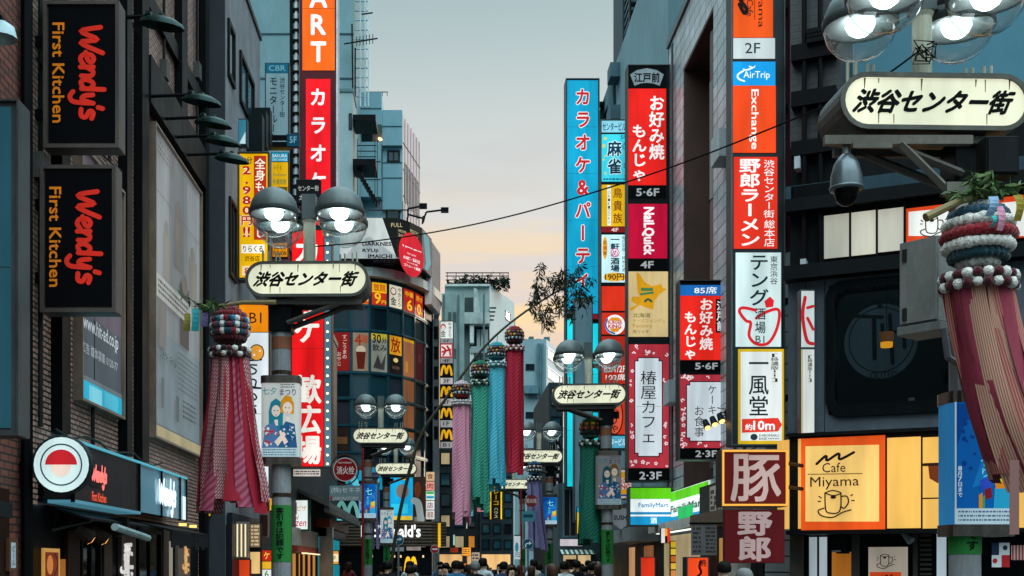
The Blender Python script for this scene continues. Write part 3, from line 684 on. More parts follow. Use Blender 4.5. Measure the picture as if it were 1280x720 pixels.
for i in range(6): a, c = fr6.hit(446 + i * 4, 52 - i * .7); mb.tube([(a, 61.5, c - .25), (a, 61.5, c + .25)], .02, 4)
mb.pieces('antenna', b)
b = thing('annex_block', 'pale teal annex with a steel stair behind the red and orange sign', 'building', (-5, 59, 0))
fr = front_plane(58.5)
MB().m(TEAL2).pbox(fr, 400, 115, 441, 709, -2, 0).build('wall', b)
MB().m(paint('#4d6a70', .6)).pbox(fr, 400, 111, 442, 115, -2.05, .05).build('roof_edge', b)
window(b, fr, 436, 142, 440, 162, .05, None, None, 0)
mb = MB().m(BLK)
mb.pbox(fr, 441.5, 146, 470, 153, -1.6, .3); mb.pbox(fr, 441.5, 201, 470, 209, -1.6, .3)
for i in range(9): mb.pbox(fr, 446 + i * 2.6, 211 + i * 4.5, 450 + i * 2.6, 212.4 + i * 4.5, -1.3, 0)
for px in (446, 468, 471): mb.pbox(fr, px, 172, px + .8, 258, -.2, -.14)
for py in (180, 187, 194): mb.pbox(fr, 446, py, 470, py + .8, -.2, -.15)
mb.pieces('stair', b)

b = thing('stepped_block', 'stepped teal block with overhanging storeys below the dusk sky', 'building', (-3, 70, 0))
fr = front_plane(68)
c1 = paint('#7ba3ae', .6, 0, .12, .3)
MB().m(c1).pbox(fr, 448, 122, 478, 162, -6, .8).build('upper_storey', b)
MB().m(c1).pbox(fr, 478.2, 140, 503, 184, -6, .3).build('upper_storey', b)
MB().m(c1).pbox(fr, 450, 182, 477, 250, -6, .6).build('middle_storey', b)
MB().m(paint('#3c5860', .6)).pbox(fr, 446, 162.4, 502.6, 181.6, -6, -.6).m(c1).pbox(fr, 478.2, 184.4, 502.6, 262, -6, .0).build('wall', b)
MB().m(c1).pbox(fr, 448, 250, 503, 709, -6, -.2).build('lower_wall', b)
window(b, fr, 484, 188, 500, 203, .1, glass_dark('#1c3a40'), None, 1)
window(b, fr, 482, 255, 500, 275, .1, glass_dark('#0c1c20'), None, 0, -.18)
mb = MB().m(paint('#30525c', .6))
for x0, y, x1, d in ((448, 142, 478, .8), (478.2, 160, 503, .3), (478.2, 203, 503, 0), (478.2, 222, 503, 0), (450, 206, 477, .6), (450, 228, 477, .6)): mb.pbox(fr, x0, y, x1, y + .8, d, d + .03)
mb.pieces('panel_joint', b)
mb = MB().m(glow('#ffdca0', 3))
for px, py in ((472, 166), (474, 171), (476, 176)): a, z = fr.hit(px, py); mb.xyz(a - .08, a + .08, 68.3 - (py - 171) * .1, 68.45 - (py - 171) * .1, z, z + .06)
mb.pieces('soffit_light', b)
mb = MB().m(STEEL)
for px in (458, 468, 478, 484): mb.pbox(fr, px, 117, px + .7, 122, .2, .25)
mb.pbox(fr, 456, 116.6, 485, 117.4, .2, .25); mb.pieces('railing', b)
# long side running off to the right, sunset glow painted into its colour
a = fr.hit(503.2, 140)[0]
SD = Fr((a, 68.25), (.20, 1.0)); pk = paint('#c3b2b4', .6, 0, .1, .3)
k1, zt = SD.hit(525, 222)
MB().m(pk).box(SD, .002, k1, 5, fr.hit(503, 141)[1], -4, 0).build('side_wall', b)
mb = MB().m(paint('#6f6a70', .6))
ztop = fr.hit(503, 141)[1]
for i in range(7): mb.box(SD, .05, k1, ztop - 1.6 - i * 1.5, ztop - 1.56 - i * 1.5, 0, .03)
for i in range(6): mb.box(SD, k1 * (i + .5) / 6, k1 * (i + .5) / 6 + .06, 8, ztop - .1, .031, .05)
mb.pieces('panel_joint', b)
for i in range(5):
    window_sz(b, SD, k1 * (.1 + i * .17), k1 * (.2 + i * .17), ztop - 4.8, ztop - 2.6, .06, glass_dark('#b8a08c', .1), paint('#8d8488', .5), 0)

# conduits, junction boxes and loose cables on the left wall
b = [o for o in D.objects if o.get('label', '').startswith('dark brown tiled building')][0]
mb = MB().m(paint('#221f1f', .5)); rr = random.Random(9)
for y, z0, z1 in ((14.1, 3.3, 12), (16.2, 3.3, 15), (17.0, 7.4, 16), (20.3, 10, 19.8), (23.0, 9.8, 19.8)): mb.tube([(LW + .05, y, z0), (LW + .05, y, z1)], .028, 6)
for y0, y1, z in ((13.9, 18.2, 7.55), (17.9, 21.2, 9.95)): mb.tube([(LW + .07, y0 + (y1 - y0) * i / 10, z - .22 * math.sin(math.pi * i / 10)) for i in range(11)], .014, 5)
mb.tube([(LW + .16, 14.3 + i * .6, 3.3 - .06 * math.sin(i * 1.9)) for i in range(10)], .014, 5)
mb.pieces('conduit', b)
mb = MB().m(paint('#4a4846', .5, .2))
for y, z in ((14.1, 6.2), (16.2, 7.6), (20.3, 9.9), (23.0, 11)): mb.box(WL, y - .11, y + .11, z, z + .3, 0, .12)
mb.pieces('junction_box', b)

fp = Fr((LW + .093, 0), (0, 1)); mb = MB(); mfw = lambda c: lit(c, .8)
draw(mb, fp, .004, ('wnd', 'r', 150, 680, 166, 722, '#e6e2de', {'w': .06}), mfw); mb.build('lettering', b); mb = MB(); draw(mb, fp, .004, ('wnd', 'r', 228, 684, 236, 716, '#e8b070', {'w': .06}), mfw); mb.build('lettering', b)
mb = MB().m(glow('#ffb860', 2.2))
for y in (19.4, 20.2): mb.box(WL, y, y + .12, 2.32, 2.36, .5, .6)
mb.pieces('downlight', b)
mb = MB().m(lit('#c9803a', .5)).box(WL, 14.75, 15.0, .2, 1.75, .035, .06).m(lit('#d8c8b0', .35)).box(WL, 20.55, 20.9, .6, 2.1, .035, .06).pieces('lit_panel', b)
# ================================================================ left projecting signs
sign('projecting_sign', 'yellow massage price sign with red numerals reading 2,980', (297, 190, 337, 350), 25.5,
     [(299.5, 192.5, 334.5, 347, '#f2b70c', .95, [('rect', 317.5, 195, 333, 300, '#b5321a'), ('v', '全身もみほぐし', 318.5, 198, 332, 298, '#fff4e0', {'b': .03}),
       ('h', '60分', 301, 196.5, 315.5, 205, '#3a2410', {'b': .03}), ('v', '2,980円', 301, 207, 316, 282, '#b5201a', {'b': .05, 'o': '#fff2dc'}), ('h', '!!', 304, 284, 313, 297, '#b5201a', {'b': .05, 'o': '#fff2dc'}),
       ('rect', 302, 306, 331, 317, '#fff6e6'), ('h', 'りらくる', 304, 307.5, 329, 315.5, '#3a2a1c', {'b': .03}), ('h', '渋谷店', 306, 320, 325, 327, '#4a3208'), ('rect', 303, 333, 316, 345, '#f6dca8'), ('h', '8', 306, 335, 313, 343, '#b5321a')])], .3, '#2a2d28', wall=-4.4)
sign('projecting_sign', 'narrow yellow exchange sign with a blue head behind the massage price sign', (338.5, 190, 361, 268), 30.2,
     [(339.5, 191, 360, 202, '#1d9cc0', .8, [('h', 'SAKURA', 340.5, 193, 359, 197, '#f2ffff'), ('h', 'EXCHANGE', 341, 198.5, 359, 201.3, '#d8f6ff')]),
      (339.5, 203, 360, 266, '#e9b414', .85, [('h', '¥ € $', 342, 207, 352, 213, '#8a8a20'), ('h', 'Exchange', 342, 217, 358, 221, '#6f8a4a'), ('h', '外貨両替', 341, 224, 358, 231, '#4f7a4a'), ('rect', 340, 234, 359.5, 240, '#6a5210')])], .2, wall=-4.4)
sign('projecting_sign', 'small yellow and black fashion sign between the two globe lamps and the price sign', (340, 303, 360, 322), 30.4,
     [(340.7, 304, 359.3, 321, '#e58f18', .8, [('h', 'ROCK', 343, 306, 357, 312, '#1b140c', {'b': .04}), ('h', 'FASHION', 342, 314, 358, 319.5, '#1b140c', {'b': .04})])], .2, wall=-4.4)
sign('projecting_sign', 'pale blue unlit sign with a dark blue head hanging near the teal tower', (331, 78, 361.5, 184), 29.3,
     [(332.5, 79.5, 360, 91.5, '#1b6a86', .5, [('h', 'CBR', 336, 82, 357, 89, '#7fb6c6', {'b': .02})]),
      (332.5, 92, 360, 182, '#7fa2ac', .55, [('v', '渋谷センター街', 349.5, 97, 356.5, 147, '#1b2a32', {'b': .02}), ('v', 'モニタールーム', 336.5, 96, 347, 178, '#1b2a32', {'b': .025})])], .25, '#1f3038', wall=-4.4)  # face colours carry emission although the sign is unlit
sign('projecting_sign', 'little dark blue 5F plate beside the pale blue unlit sign', (358, 167, 374.5, 184), 28.9,
     [(359, 168, 373.5, 183, '#15506a', .5, [('h', '5F', 362, 171, 371, 179, '#8fc4d4', {'b': .02})])], .12, '#14303a', wall=-4.4)
# karaoke tower on the left
b = thing('sign_building', 'dark building with the tall lattice mast that carries the tall karaoke signs', 'building', (-7, 37, 0))
MB().m(paint('#2b2a2c', .6)).plan([(-4.4, 28.7), (-4.4, 49), (-12, 49), (-12, 28.7)], .002, 10.6).build('wall', b)
MB().m(paint('#3b3b3d', .5)).plan([(-4.36, 28.66), (-4.36, 49.04), (-12, 49.04), (-12, 28.66)], 10.601, 10.8).build('roof_edge', b)
fr = front_plane(36.9)
mb = MB().m(BLK); mb.pbox(fr, 362, -60, 366, 330, -.3, 0); mb.pbox(fr, 373, -60, 377, 330, -.3, 0)
mb.m(paint('#b8c0c2', .4, .3)); mb.pbox(fr, 368.5, -60, 371.5, 330, -.25, -.02)
for i in range(30): mb.m(BLK).pbox(fr, 366, -55 + i * 13, 373, -52.5 + i * 13, -.2, .02)
mb.build('mast', b)
KW = '#f7f2f2'
t = sign('karaoke_sign', 'upper tall sign, orange block of white capitals over red katakana', (374, -70, 422, 283), 36.0,
     [(378, -66, 418.5, 88, '#f0641a', 1.0, [('v', 'KART', 384.5, -54, 411.5, 82, KW, {'b': .05})]),
      (382.5, 99, 413, 281, '#ee1b24', 1.0, [('v', 'カラオケ館', 387, 104, 408.5, 279, '#fff5f5', {'b': .05})])], .55, '#4c0e16')
mb = MB().m(paint('#b9bdc0', .35, .5)); mb.pbox(front_plane(36.0), 420.4, -70, 422.6, 283, -.5, .05); mb.pieces('trim', t)
t = sign('karaoke_sign', 'lower tall red karaoke sign with white katakana and a strip of small bulbs', (363, 286, 415, 585), 34.3,
     [(365, 288, 404.5, 583, '#e8191d', 1.0, [('v', 'カラオケ', 367, 297, 401, 430, '#f6eee4', {'b': .055}), ('v', '歓広場', 369, 468, 402, 581, '#f6eee4', {'b': .055})]),
      (405.5, 288, 414, 583, '#6d98ac', .45, [])], .5, '#3a1216')
mb = MB().m(glow('#ffe9b0', 2.5)); f_ = front_plane(34.3)
for i in range(27): a, z = f_.hit(409.5, 294 + i * 11); mb.blob(f_.w(a, z, .05), .035, 6, 4)
mb.build('bulb', t)['kind'] = 'stuff'
sign('hanging_sign', 'small black building-name plate between the two globes of the nearest left lamp', (370, 224, 401, 255), 35.2,
     [(371, 225, 400, 254, '#1d1e21', .3, [('h', 'センター街', 372.5, 232, 398.5, 239, '#ece8e0', {'b': .02}), ('h', '太田ビル', 374, 243.5, 397, 250.5, '#ece8e0', {'b': .02})])], .2, wall=-4.4)
sign('projecting_sign', 'white vertical sign with orange B1 head and black script lettering', (297, 379, 338, 622), 25.6,
     [(299, 381, 335.5, 415, '#f08a10', .95, [('h', 'B1', 312, 391, 327, 404, '#20180c', {'b': .0})]),
      (299, 416, 335.5, 619, '#e3eaee', .95, [('und', 'r', 309, 434, 331, 575, '#16181a', {'w': .035}), ('ell', 321, 441, 8.5, 9.5, '#f3a33c'), ('ring', 321, 441, 9.5, 10.5, .12, '#16181a'), ('ell', 318, 444, 1.5, 1.5, '#fff2d8'), ('ell', 325, 439, 1.3, 1.3, '#fff2d8')])], .3, '#2c2a22', wall=-4.4)
sign('projecting_sign', 'slim yellow and blue sign edge beside the white sign with black script', (336.8, 412, 344, 640), 27.2, [(337.2, 414, 343.5, 600, '#e9b81c', .8, [('lines', 338, 470, 343, 590, 9, '#2d6a9a', 4)]), (337.2, 604, 343.5, 638, '#f0b030', .8)], .2, wall=-4.4)
sign('projecting_sign', 'currency exchange sign with red 4F head and yellow rate list', (241, 548, 264, 646), 23.95,
     [(242, 553, 263, 570, '#c92a30', .8, [('h', '4F', 247, 555, 260, 567, '#fff', {'b': .03})]), (242, 571, 263, 588, '#1f6a94', .75, [('h', 'SAKURA', 244, 574, 262, 579, '#e9f6ff'), ('h', 'EXCHANGE', 244, 581, 262, 586, '#cfe6f2')]),
      (242, 589, 263, 645, '#e2a91a', .75, [('v', '¥€$元', 244, 592, 250, 642, '#7a5a10'), ('lines', 252, 593, 262, 642, 7, '#8a6612', 5)])], .2, wall=-4.8)
# street-level left shop fronts beyond the billboard
t = thing('shop', 'dark shop front with white-blue neon tubes below the red tassel ornament', 'shop', (-4.3, 25.5, .12))
G = WL2
MB().m(paint('#1b1f26', .35)).box(G, 24.15, 27.6, .13, 2.75, .021, .12).build('wall', t)
f25 = front_plane(24.2)
mb = MB().m(glow('#bfe8ff', 3.2)); mb.pbox(f25, 246, 681.5, 290, 683, -.1, -.04); mb.pbox(f25, 277, 652, 279, 681, -.1, -.04); mb.build('neon_tube', t)
MB().m(paint('#23262c', .4)).pbox(f25, 246, 652, 290, 720, -.3, -.11).build('panel', t)
mb = MB().m(paint('#8e8a84', .25, .6)); mb.pbox(front_plane(24.6), 288, 652, 310, 697, -.2, 0); mb.m(glow('#f0d8a8', 1.1))
for i in range(4): mb.pbox(front_plane(24.6), 291 + i * 5, 655, 292.6 + i * 5, 696, -.1, .02)
mb.build('display_case', t)
sign('shop_sign', 'yellow lit sign with white letters low by the neon tubes', (254, 711, 276, 724), 24.1, [(255, 712, 275, 723, '#e8b21a', 1.0, [('h', 'ZIP', 257, 714, 273, 722, '#fff', {'b': .04})])], .15)
sign('shop_sign', 'orange-red lit panel below the silver display case', (297, 699, 313, 735), 25.0, [(298, 700, 312, 734, '#d8431e', .9)], .15)
sign('shop_sign', 'red and yellow lit sign beside the post with a green wrap', (327, 687, 340, 724), 26.0, [(328, 688, 339, 701, '#c92a1c', .9, [('h', 'ケ', 330, 690, 337, 699, '#ffd84a', {'b': .03})]), (328, 702, 339, 711, '#f0b22a', .9), (328, 712, 339, 723, '#f2f2ee', .8, [('h', '6', 331, 713, 336, 722, '#2a7a3a')])], .15)
sign('shop_sign', 'warm lit glass show case under the tassel ornament', (312, 654, 326, 718), 25.4, [(313, 655, 325, 684, '#8a6f50', .7, [('lines', 314, 656, 324, 683, 6, '#e2c9a0', 8)]), (313, 690, 325, 717, '#e2b878', .95)], .2)
sign('shop_sign', 'brown framed blank notice board left of the green-wrapped post', (324, 642, 336, 672), 26.8, [(325.5, 644, 334.5, 670, '#3a1f1a', 0)], .1, '#8a6f66')
sign('shop_sign', 'white pizza shop sign with green frame and red script', (357, 624, 387, 664), 35.5,
     [(358.5, 625.5, 384.5, 661.5, '#e9f4f2', .95, [('rect', 359, 628, 371, 643, '#5a1218'), ('h', 'ピザ', 371.5, 632, 383, 639, '#c9922a'), ('h', 'ami', 360, 644, 374, 650, '#c01f2c', {'sh': .3}), ('h', 'anzen', 360, 651.5, 383, 658, '#c01f2c', {'sh': .3})])], .35, '#1d6a48', wall=-4.4)
t = thing('shop', 'white and red shop front with a tiled canopy beside the pizza sign', 'shop', (-4.3, 41, .12))
MB().m(paint('#b9aba0', .5)).box(G, 34.5, 40.5, 2.28, 2.8, .002, .14).m(paint('#9c3424', .5)).box(G, 34.5, 40.5, 2.1, 2.279, .002, .15).build('wall', t)
MB().m(glow('#ffdca8', 1.6)).box(G, 35.2, 39.5, 2.05, 2.08, .2, .3).pieces('light_strip', t)
mb = MB().m(paint('#6d6a66', .6))
mb.add([G.w(35.8, 4.0, 0), G.w(49, 4.0, 0), G.w(49, 3.6, .95), G.w(35.8, 3.6, .95), G.w(35.8, 3.9, 0), G.w(49, 3.9, 0), G.w(49, 3.45, .95), G.w(35.8, 3.45, .95)], [(3, 2, 1, 0), (4, 5, 6, 7), (0, 1, 5, 4), (1, 2, 6, 5), (2, 3, 7, 6), (3, 0, 4, 7)])
for i in range(26): mb.box(G, 35.9 + i * .5, 36.1 + i * .5, 3.3, 3.46, .8, .97)
mb.build('canopy', t)
MB().m(paint('#8f3a22', .5)).box(G, 40.6, 48.5, 3.0, 3.3, .002, .5).m(BLK).box(G, 40.6, 48.5, 2.7, 2.99, .002, .4).pieces('beam', t)
MB().m(lit('#1fa0b0', .65)).box(G, 41, 48.4, .13, 2.69, .021, .15).build('wall_panel', t)
MB().m(paint('#a5a29c', .3, .5)).box(G, 40.6, 40.95, .13, 3.0, .15, .6).pieces('pillar', t)
MB().m(lit('#d8924a', .8)).box(G, 34.5, 40.4, .13, 2.04, .021, .1).build('shop_window', t)
mb = MB().m(paint('#2a201a', .5))
for y in (34.6, 35.6, 36.9, 38.3, 39.8): mb.box(G, y, y + .25, .13, 2.04, .101, .16)
mb.pieces('door_post', t)
sign('menu_board', 'warm lit menu board hanging on the turquoise shop wall', (402.5, 688, 424, 706), 45.0, [(403.5, 689, 423, 692, '#e8a23a', 1.0), (403.5, 692.2, 423, 702, '#f7e6b8', 1.1, [('h', '一〇亭', 406, 694.5, 420, 700, '#6a4a1c')]), (403.5, 702.2, 423, 705, '#e8a23a', 1.0)], .15, '#3a2412', wall=-4.4)

# ================================================================ corner building of curved dark glass
PL = [(400, 52.0), (415, 52.0), (439, 52.0), (462, 52.1), (485, 52.5), (503, 53.2), (518, 54.1), (530, 55.2), (541, 57.0)]
PT = [((px - VX) / F * Y, Y) for px, Y in PL]
b = thing('corner_building', 'curved dark glass corner building with a rounded advertising billboard on its roof', 'building', (-3, 58, 0))
zt = CZ + (VY - 347) / F * 52
body = [(x + (0.25 if i == len(PT) - 1 else 0) * 0, y + .12) for i, (x, y) in enumerate(PT)]
core = body + [(PT[-1][0] - .05, 66), (PT[0][0], 66)]
MB().m(paint('#16262b', .4)).plan(core, .002, zt).build('wall', b)
FR = [Fr(PT[i], (PT[i + 1][0] - PT[i][0], PT[i + 1][1] - PT[i][1])) for i in range(len(PT) - 1)]
LEN = [math.hypot(PT[i + 1][0] - PT[i][0], PT[i + 1][1] - PT[i][1]) for i in range(len(PT) - 1)]
zr = [CZ + (VY - y) / F * 52 for y in (349, 382, 413, 466, 498, 532, 566, 600)]
teal = paint('#1c4650', .35, .4, .2)
gl = [glass_dark('#16323b', .08), glass_dark('#21333b', .1), glass_dark('#0d1c22', .05), glass_dark('#2a2a33', .1)]
for i, fr in enumerate(FR):
    for r in range(7): window_sz(b, fr, .0, LEN[i], zr[r + 1] + .02, zr[r] - .02, .055, gl[(i * 3 + r * 5) % 4], teal, 0, -.06, .09)
mb = MB().m(teal)
for i, fr in enumerate(FR):
    for z in zr: mb.box(fr, 0, LEN[i], z - .019, z + .019, -.1, .06)
mb.pieces('mullion', b)
def poster(seg, row, px0, px1, col, items, st=.75, top=0.0, name='window_poster'):
    fr = FR[seg]; a = fr.hit(px0, 400)[0]; c = fr.hit(px1, 400)[0]; z1, z0 = zr[row] - .09 - top, zr[row + 1] + .09
    mb = MB().m(lit(col, st)).box(fr, a, c, z0, z1, -.02, .02)
    for i, (k, q0, r0, q1, r1, co, *tx) in enumerate(items):
        A, B, Z0, Z1 = a + (c - a) * q0, a + (c - a) * q1, z0 + (z1 - z0) * r0, z0 + (z1 - z0) * r1; mb.m(lit(co, st)); d = .024 + i * .003
        if k == 'h': text_h(mb, fr, d, tx[0], A, B, Z0, Z1, .03)
        elif k == 'v': text_v(mb, fr, d, tx[0], A, B, Z0, Z1, .03)
        elif k == 'r': mb.flat(fr, [(A, Z0), (B, Z0), (B, Z1), (A, Z1)], d)
        elif k == 'e': mb.flat(fr, [((A + B) / 2 + (B - A) / 2 * math.cos(j * .35), (Z0 + Z1) / 2 + (Z1 - Z0) / 2 * math.sin(j * .35)) for j in range(18)], d)
        elif k == 'p': mb.flat(fr, [(a + (c - a) * x, z0 + (z1 - z0) * y) for x, y in tx[0]], d)
    return mb.build(name, b)
YR = '#f2b61a'
poster(2, 0, 441, 461, YR, [('r', 0, 0, 1, .12, '#c8441a'), ('h', .1, .6, .9, .95, '#d8541a', '飲放'), ('h', .1, .14, .9, .58, '#b83a12', '29')], .9)
poster(3, 0, 465, 483, '#b8321a', [('r', 0, .55, 1, 1, YR), ('h', .08, .62, .92, .95, '#b8401a', '放題'), ('h', .15, .04, .6, .56, '#f7c624', '9'), ('h', .65, .06, .95, .22, '#f7c624', '円')], .95)
poster(4, 0, 486, 502, '#e2dcc4', [('v', .66, .06, .95, .95, '#2a2622', 'やきとり'), ('e', .08, .55, .55, .9, '#5a2a22'), ('e', .14, .6, .49, .86, '#f2e6d0'), ('h', .1, .1, .55, .46, '#1c1a18', '金')], .85)
poster(5, 0, 505, 517, '#b5281a', [('h', .08, .66, .92, .92, '#f2b61a', '中華'), ('h', .25, .05, .8, .55, '#f7c624', '6')], .95)
poster(6, 0, 519, 528, '#b5281a', [('h', .08, .66, .92, .92, '#f2a61a', '焼き'), ('h', .2, .05, .7, .55, '#f7c624', '0'), ('h', .72, .06, .98, .2, '#f7c624', '円')], .95)
poster(1, 2, 416.5, 437, '#8a1d1a', [('v', .55, .3, .85, .95, '#d8b8a8', 'すごうまの'), ('v', .22, .12, .5, .5, '#d8b8a8', 'おやじ')], .7)
poster(2, 2, 441, 461, '#8a7a66', [('h', .1, .66, .55, .96, '#a8321a', '4'), ('h', .55, .72, .95, .94, '#b84a1a', '階'), ('e', .2, .42, .8, .66, '#c9b8a0'), ('p', 0, 0, 0, 0, '#5a1e14', [(.2, .5), (.8, .5), (.7, .05), (.3, .05)])], .7)
poster(3, 2, 464, 484, '#83867a', [('r', .0, .84, 1, 1, '#c9b23a'), ('h', .06, .75, .6, .98, '#171717', '30'), ('h', .65, .76, .95, .92, '#171717', '分'), ('h', .05, .54, .95, .72, '#2a2a33', '飲み'), ('p', 0, 0, 0, 0, '#3a3a38', [(.1, .1), (.4, .45), (.6, .2), (.9, .5), (.8, .05)])], .75)
poster(4, 2, 486.5, 501.5, '#1d1512', [('r', 0, .5, 1, 1, '#d8921a'), ('h', .1, .56, .9, .96, '#8a2212', '放'), ('e', .3, .3, .7, .42, '#d8c07a'), ('r', .2, .12, .8, .2, '#4a3a30')], .85)
poster(5, 2, 504, 517, '#a8683f', [('r', 0, .92, 1, 1, '#e2a61a'), ('r', .2, .1, .4, .4, '#c98a2a')], .7)
poster(6, 2, 519, 528.5, '#4a1a1e', [('v', .3, .3, .7, .9, '#7a3438', '酒')], .6)
for r in (3, 4, 5): poster(5, r, 504, 517, '#a0643f', [('r', .3, 0, .34, 1, '#8a5434')], .45)
poster(1, 5, 417, 436, '#2a211c', [('r', .1, .3, .9, .6, '#6a4a2c')], .5)
# cornice and roof billboard
def offset(pts, d):
    out = []
    for i, p in enumerate(pts):
        q0, q1 = pts[max(0, i - 1)], pts[min(len(pts) - 1, i + 1)]; u = Vector((q1[0] - q0[0], q1[1] - q0[1])).normalized()
        out.append((p[0] + u.y * d, p[1] - u.x * d))
    return out
oc = offset(PT, .45)
MB().m(paint('#9aa6a4', .5)).plan(oc + [(PT[-1][0], 66), (PT[0][0], 66)], zt + .001, zt + .38).m(paint('#1b2224', .5)).plan(offset(PT, .3) + [(PT[-1][0], 66), (PT[0][0], 66)], zt + .381, zt + .62).build('cornice', b)
bb = thing('billboard', 'curved roof billboard, white and black with a red disc', 'billboard', (-3, 52.5, zt + .63))
PB = [((px - VX) / F * Y, Y) for px, Y in ((425, 51.3), (497, 51.3), (512, 51.9), (527, 52.8), (539, 54.6))]
zb0, zb1 = zt + .63, CZ + (VY - 272) / F * 51.3
MB().m(paint('#2a2d30', .5)).plan(offset(PB, -.02) + [(PB[-1][0], 56), (PB[0][0], 56)], zb0, zb1).build('housing', bb)
BF = [Fr(PB[i], (PB[i + 1][0] - PB[i][0], PB[i + 1][1] - PB[i][1])) for i in range(4)]
BL = [math.hypot(PB[i + 1][0] - PB[i][0], PB[i + 1][1] - PB[i][1]) for i in range(4)]
cols = ['#c9cdc8', '#191c1c', '#191c1c', '#123844']
for i, fr in enumerate(BF):
    mb = MB().m(lit(cols[i], .8)).box(fr, 0, BL[i], zb0 + .02, zb1 - .02, -.01, .02); mf = lambda c: lit(c, .85)
    H0 = lambda px, f=fr: f.hit(px, 300)[0]
    def zz(py): return CZ + (VY - py) / F * 51.3
    if i == 0:
        mb.m(mf('#171a1a')).flat(fr, [(H0(478), zb1 - .02), (BL[0], zb1 - .02), (BL[0], zz(326))], .024)
        mb.m(mf('#a4abac')).flat(fr, [(H0(430), zb0 + .02), (H0(499), zb0 + .02), (H0(462), zz(296)), (H0(446), zz(302))], .022)
        for tx, x0, x1, y0, y1 in (('DARKNESS', 453, 493, 302.5, 307.5), ('RYUji', 453, 473, 311, 316.5), ('IMAICHI', 460, 490, 318, 323), ('2018.8.1', 466, 493, 324.5, 329)):
            mb.m(mf('#15181a')); text_h(mb, fr, .03, tx, H0(x0), H0(x1), zz(y1), zz(y0), .05)
        mb.m(mf('#15181a')); text_h(mb, fr, .03, 'ON SALE', H0(479), H0(493), zz(332), zz(330), .02)
    gold = '#cbb98a'
    for tx, x0, x1, y0, y1 in (('FULL', 489, 503, 279, 284), ('MOON', 505, 522, 281, 286), ('HIROOMI', 490, 507, 286, 289.5), ('TOSAKA', 508, 522, 287.5, 291), ('2018.8.1', 497, 516, 291.5, 295)):
        lo, hi = PB[i][0], PB[i + 1][0]
        mid = (x0 + x1) / 2; Ym = fr.w(H0(mid), 0)[1]
        if -.01 <= H0(mid) <= BL[i]:
            mb.m(mf(gold)); text_h(mb, fr, .028, tx, max(0.01, H0(x0)), min(BL[i] - .01, H0(x1)) if i == 3 else H0(x1), zz(y1), zz(y0), .0)
    if i == 3: mb.m(mf('#2f8fa6')).flat(fr, [(BL[3] * .1, zb1 - .1), (BL[3] * .7, zb1 - .15), (BL[3] * .9, zb1 - 1.2), (BL[3] * .55, zb0 + .1), (BL[3] * .25, zb0 + .1), (BL[3] * .4, zb1 - 1.4)], .024)
    mb.build('face_panel', bb)
dfr = Fr(PB[1], (PB[3][0] - PB[1][0], PB[3][1] - PB[1][1])); mb = MB(); mf = lambda c: lit(c, .9)
for i, it in enumerate([('ell', 510.5, 319.5, 15.5, 21, '#cf2230'), ('h', 'J Soul Bros', 499, 308, 523, 315, '#fff', {'b': .05}), ('h', 'LIVE TOUR', 505, 318, 516, 320, '#ffe0e0'), ('h', '今市隆二・登坂広臣', 500, 323.5, 521, 327, '#fff'), ('h', 'ソロ公演', 504, 328.5, 518, 332, '#fff'), ('h', 'コンサート開催', 501, 333, 521, 336.5, '#fff')]): draw(mb, dfr, .16 + i * .004, it, mf)
mb.build('disc_panel', bb)
RB = Fr(PB[-1], (.55, 3.2)); mb = MB().m(paint('#e6dcd8', .5, 0, .12)); mb.box(RB, 0.01, 2.4, zb0 - 1.2, zb1 - .1, -.3, 0)
for i in range(9): mb.m(paint('#8a8080', .5)).box(RB, .1 + i * .26, .16 + i * .26, zb0 - 1.2, zb1 - .1, .001, .03)
mb.build('side_cladding', bb)
mb = MB().m(BLK)
for (x0, y0, x1, y1, Y) in ((509, 272, 510, 300, 53), (510, 261, 530, 257, 53), (510, 272, 510, 261, 53), (528, 280, 529, 270, 54), (533, 265, 557, 262, 54), (533, 265, 531, 270, 54), (531, 270, 529, 278, 54), (510, 268, 529, 273, 53.5)):
    f_ = front_plane(Y); a, z = f_.hit(x0, y0); c, z2 = f_.hit(x1, y1); mb.tube([(a, Y, z), (c, Y, z2)], .045, 6)
for px, py, Y in ((531, 258, 53), (558, 263, 54)): a, z = front_plane(Y).hit(px, py); mb.xyz(a - .25, a + .1, Y - .15, Y + .15, z - .08, z + .1)
mb.pieces('lamp_arm', bb)
mb = MB().m(STEEL); f_ = front_plane(52.2)
for px in (475, 503): mb.pbox(f_, px, 252, px + 1, 276, -.05, .05)
mb.pbox(f_, 460, 262, 512, 263, -.05, .05); mb.pieces('railing', bb)
# big ads and restaurant fascia low on the corner building
f52 = front_plane(51.6)
panel(f52, 479, 593, 516, 650, '#16a8dc', .95, [('rect', 480, 596, 488, 640, '#0d6fa8'), ('ell', 503, 614, 8, 9, '#7a6a62'), ('rect', 500, 592.5, 510, 600, '#e8a62a'), ('rect', 489, 630, 510, 642, '#2fc4ea'), ('rect', 490, 645, 515, 650, '#e2c23a'), ('h', '鮮', 481, 626, 487, 636, '#dff6ff')], b, 'poster_panel')
panel(f52, 432, 584, 478, 612, '#1598b8', .8, [('rect', 436, 588, 448, 611, '#127a9a'), ('ell', 462, 598, 9, 8, '#1c1816'), ('line', [(436, 590), (450, 608), (470, 600)], .3, '#5fd2ea')], b, 'poster_panel')
panel(f52, 516.5, 596, 532, 646, '#3c2a22', .6, [('ell', 522, 612, 4, 10, '#7a3c20'), ('line', [(518, 626), (523, 630), (526, 650)], .3, '#a8b4b4')], b, 'poster_panel')
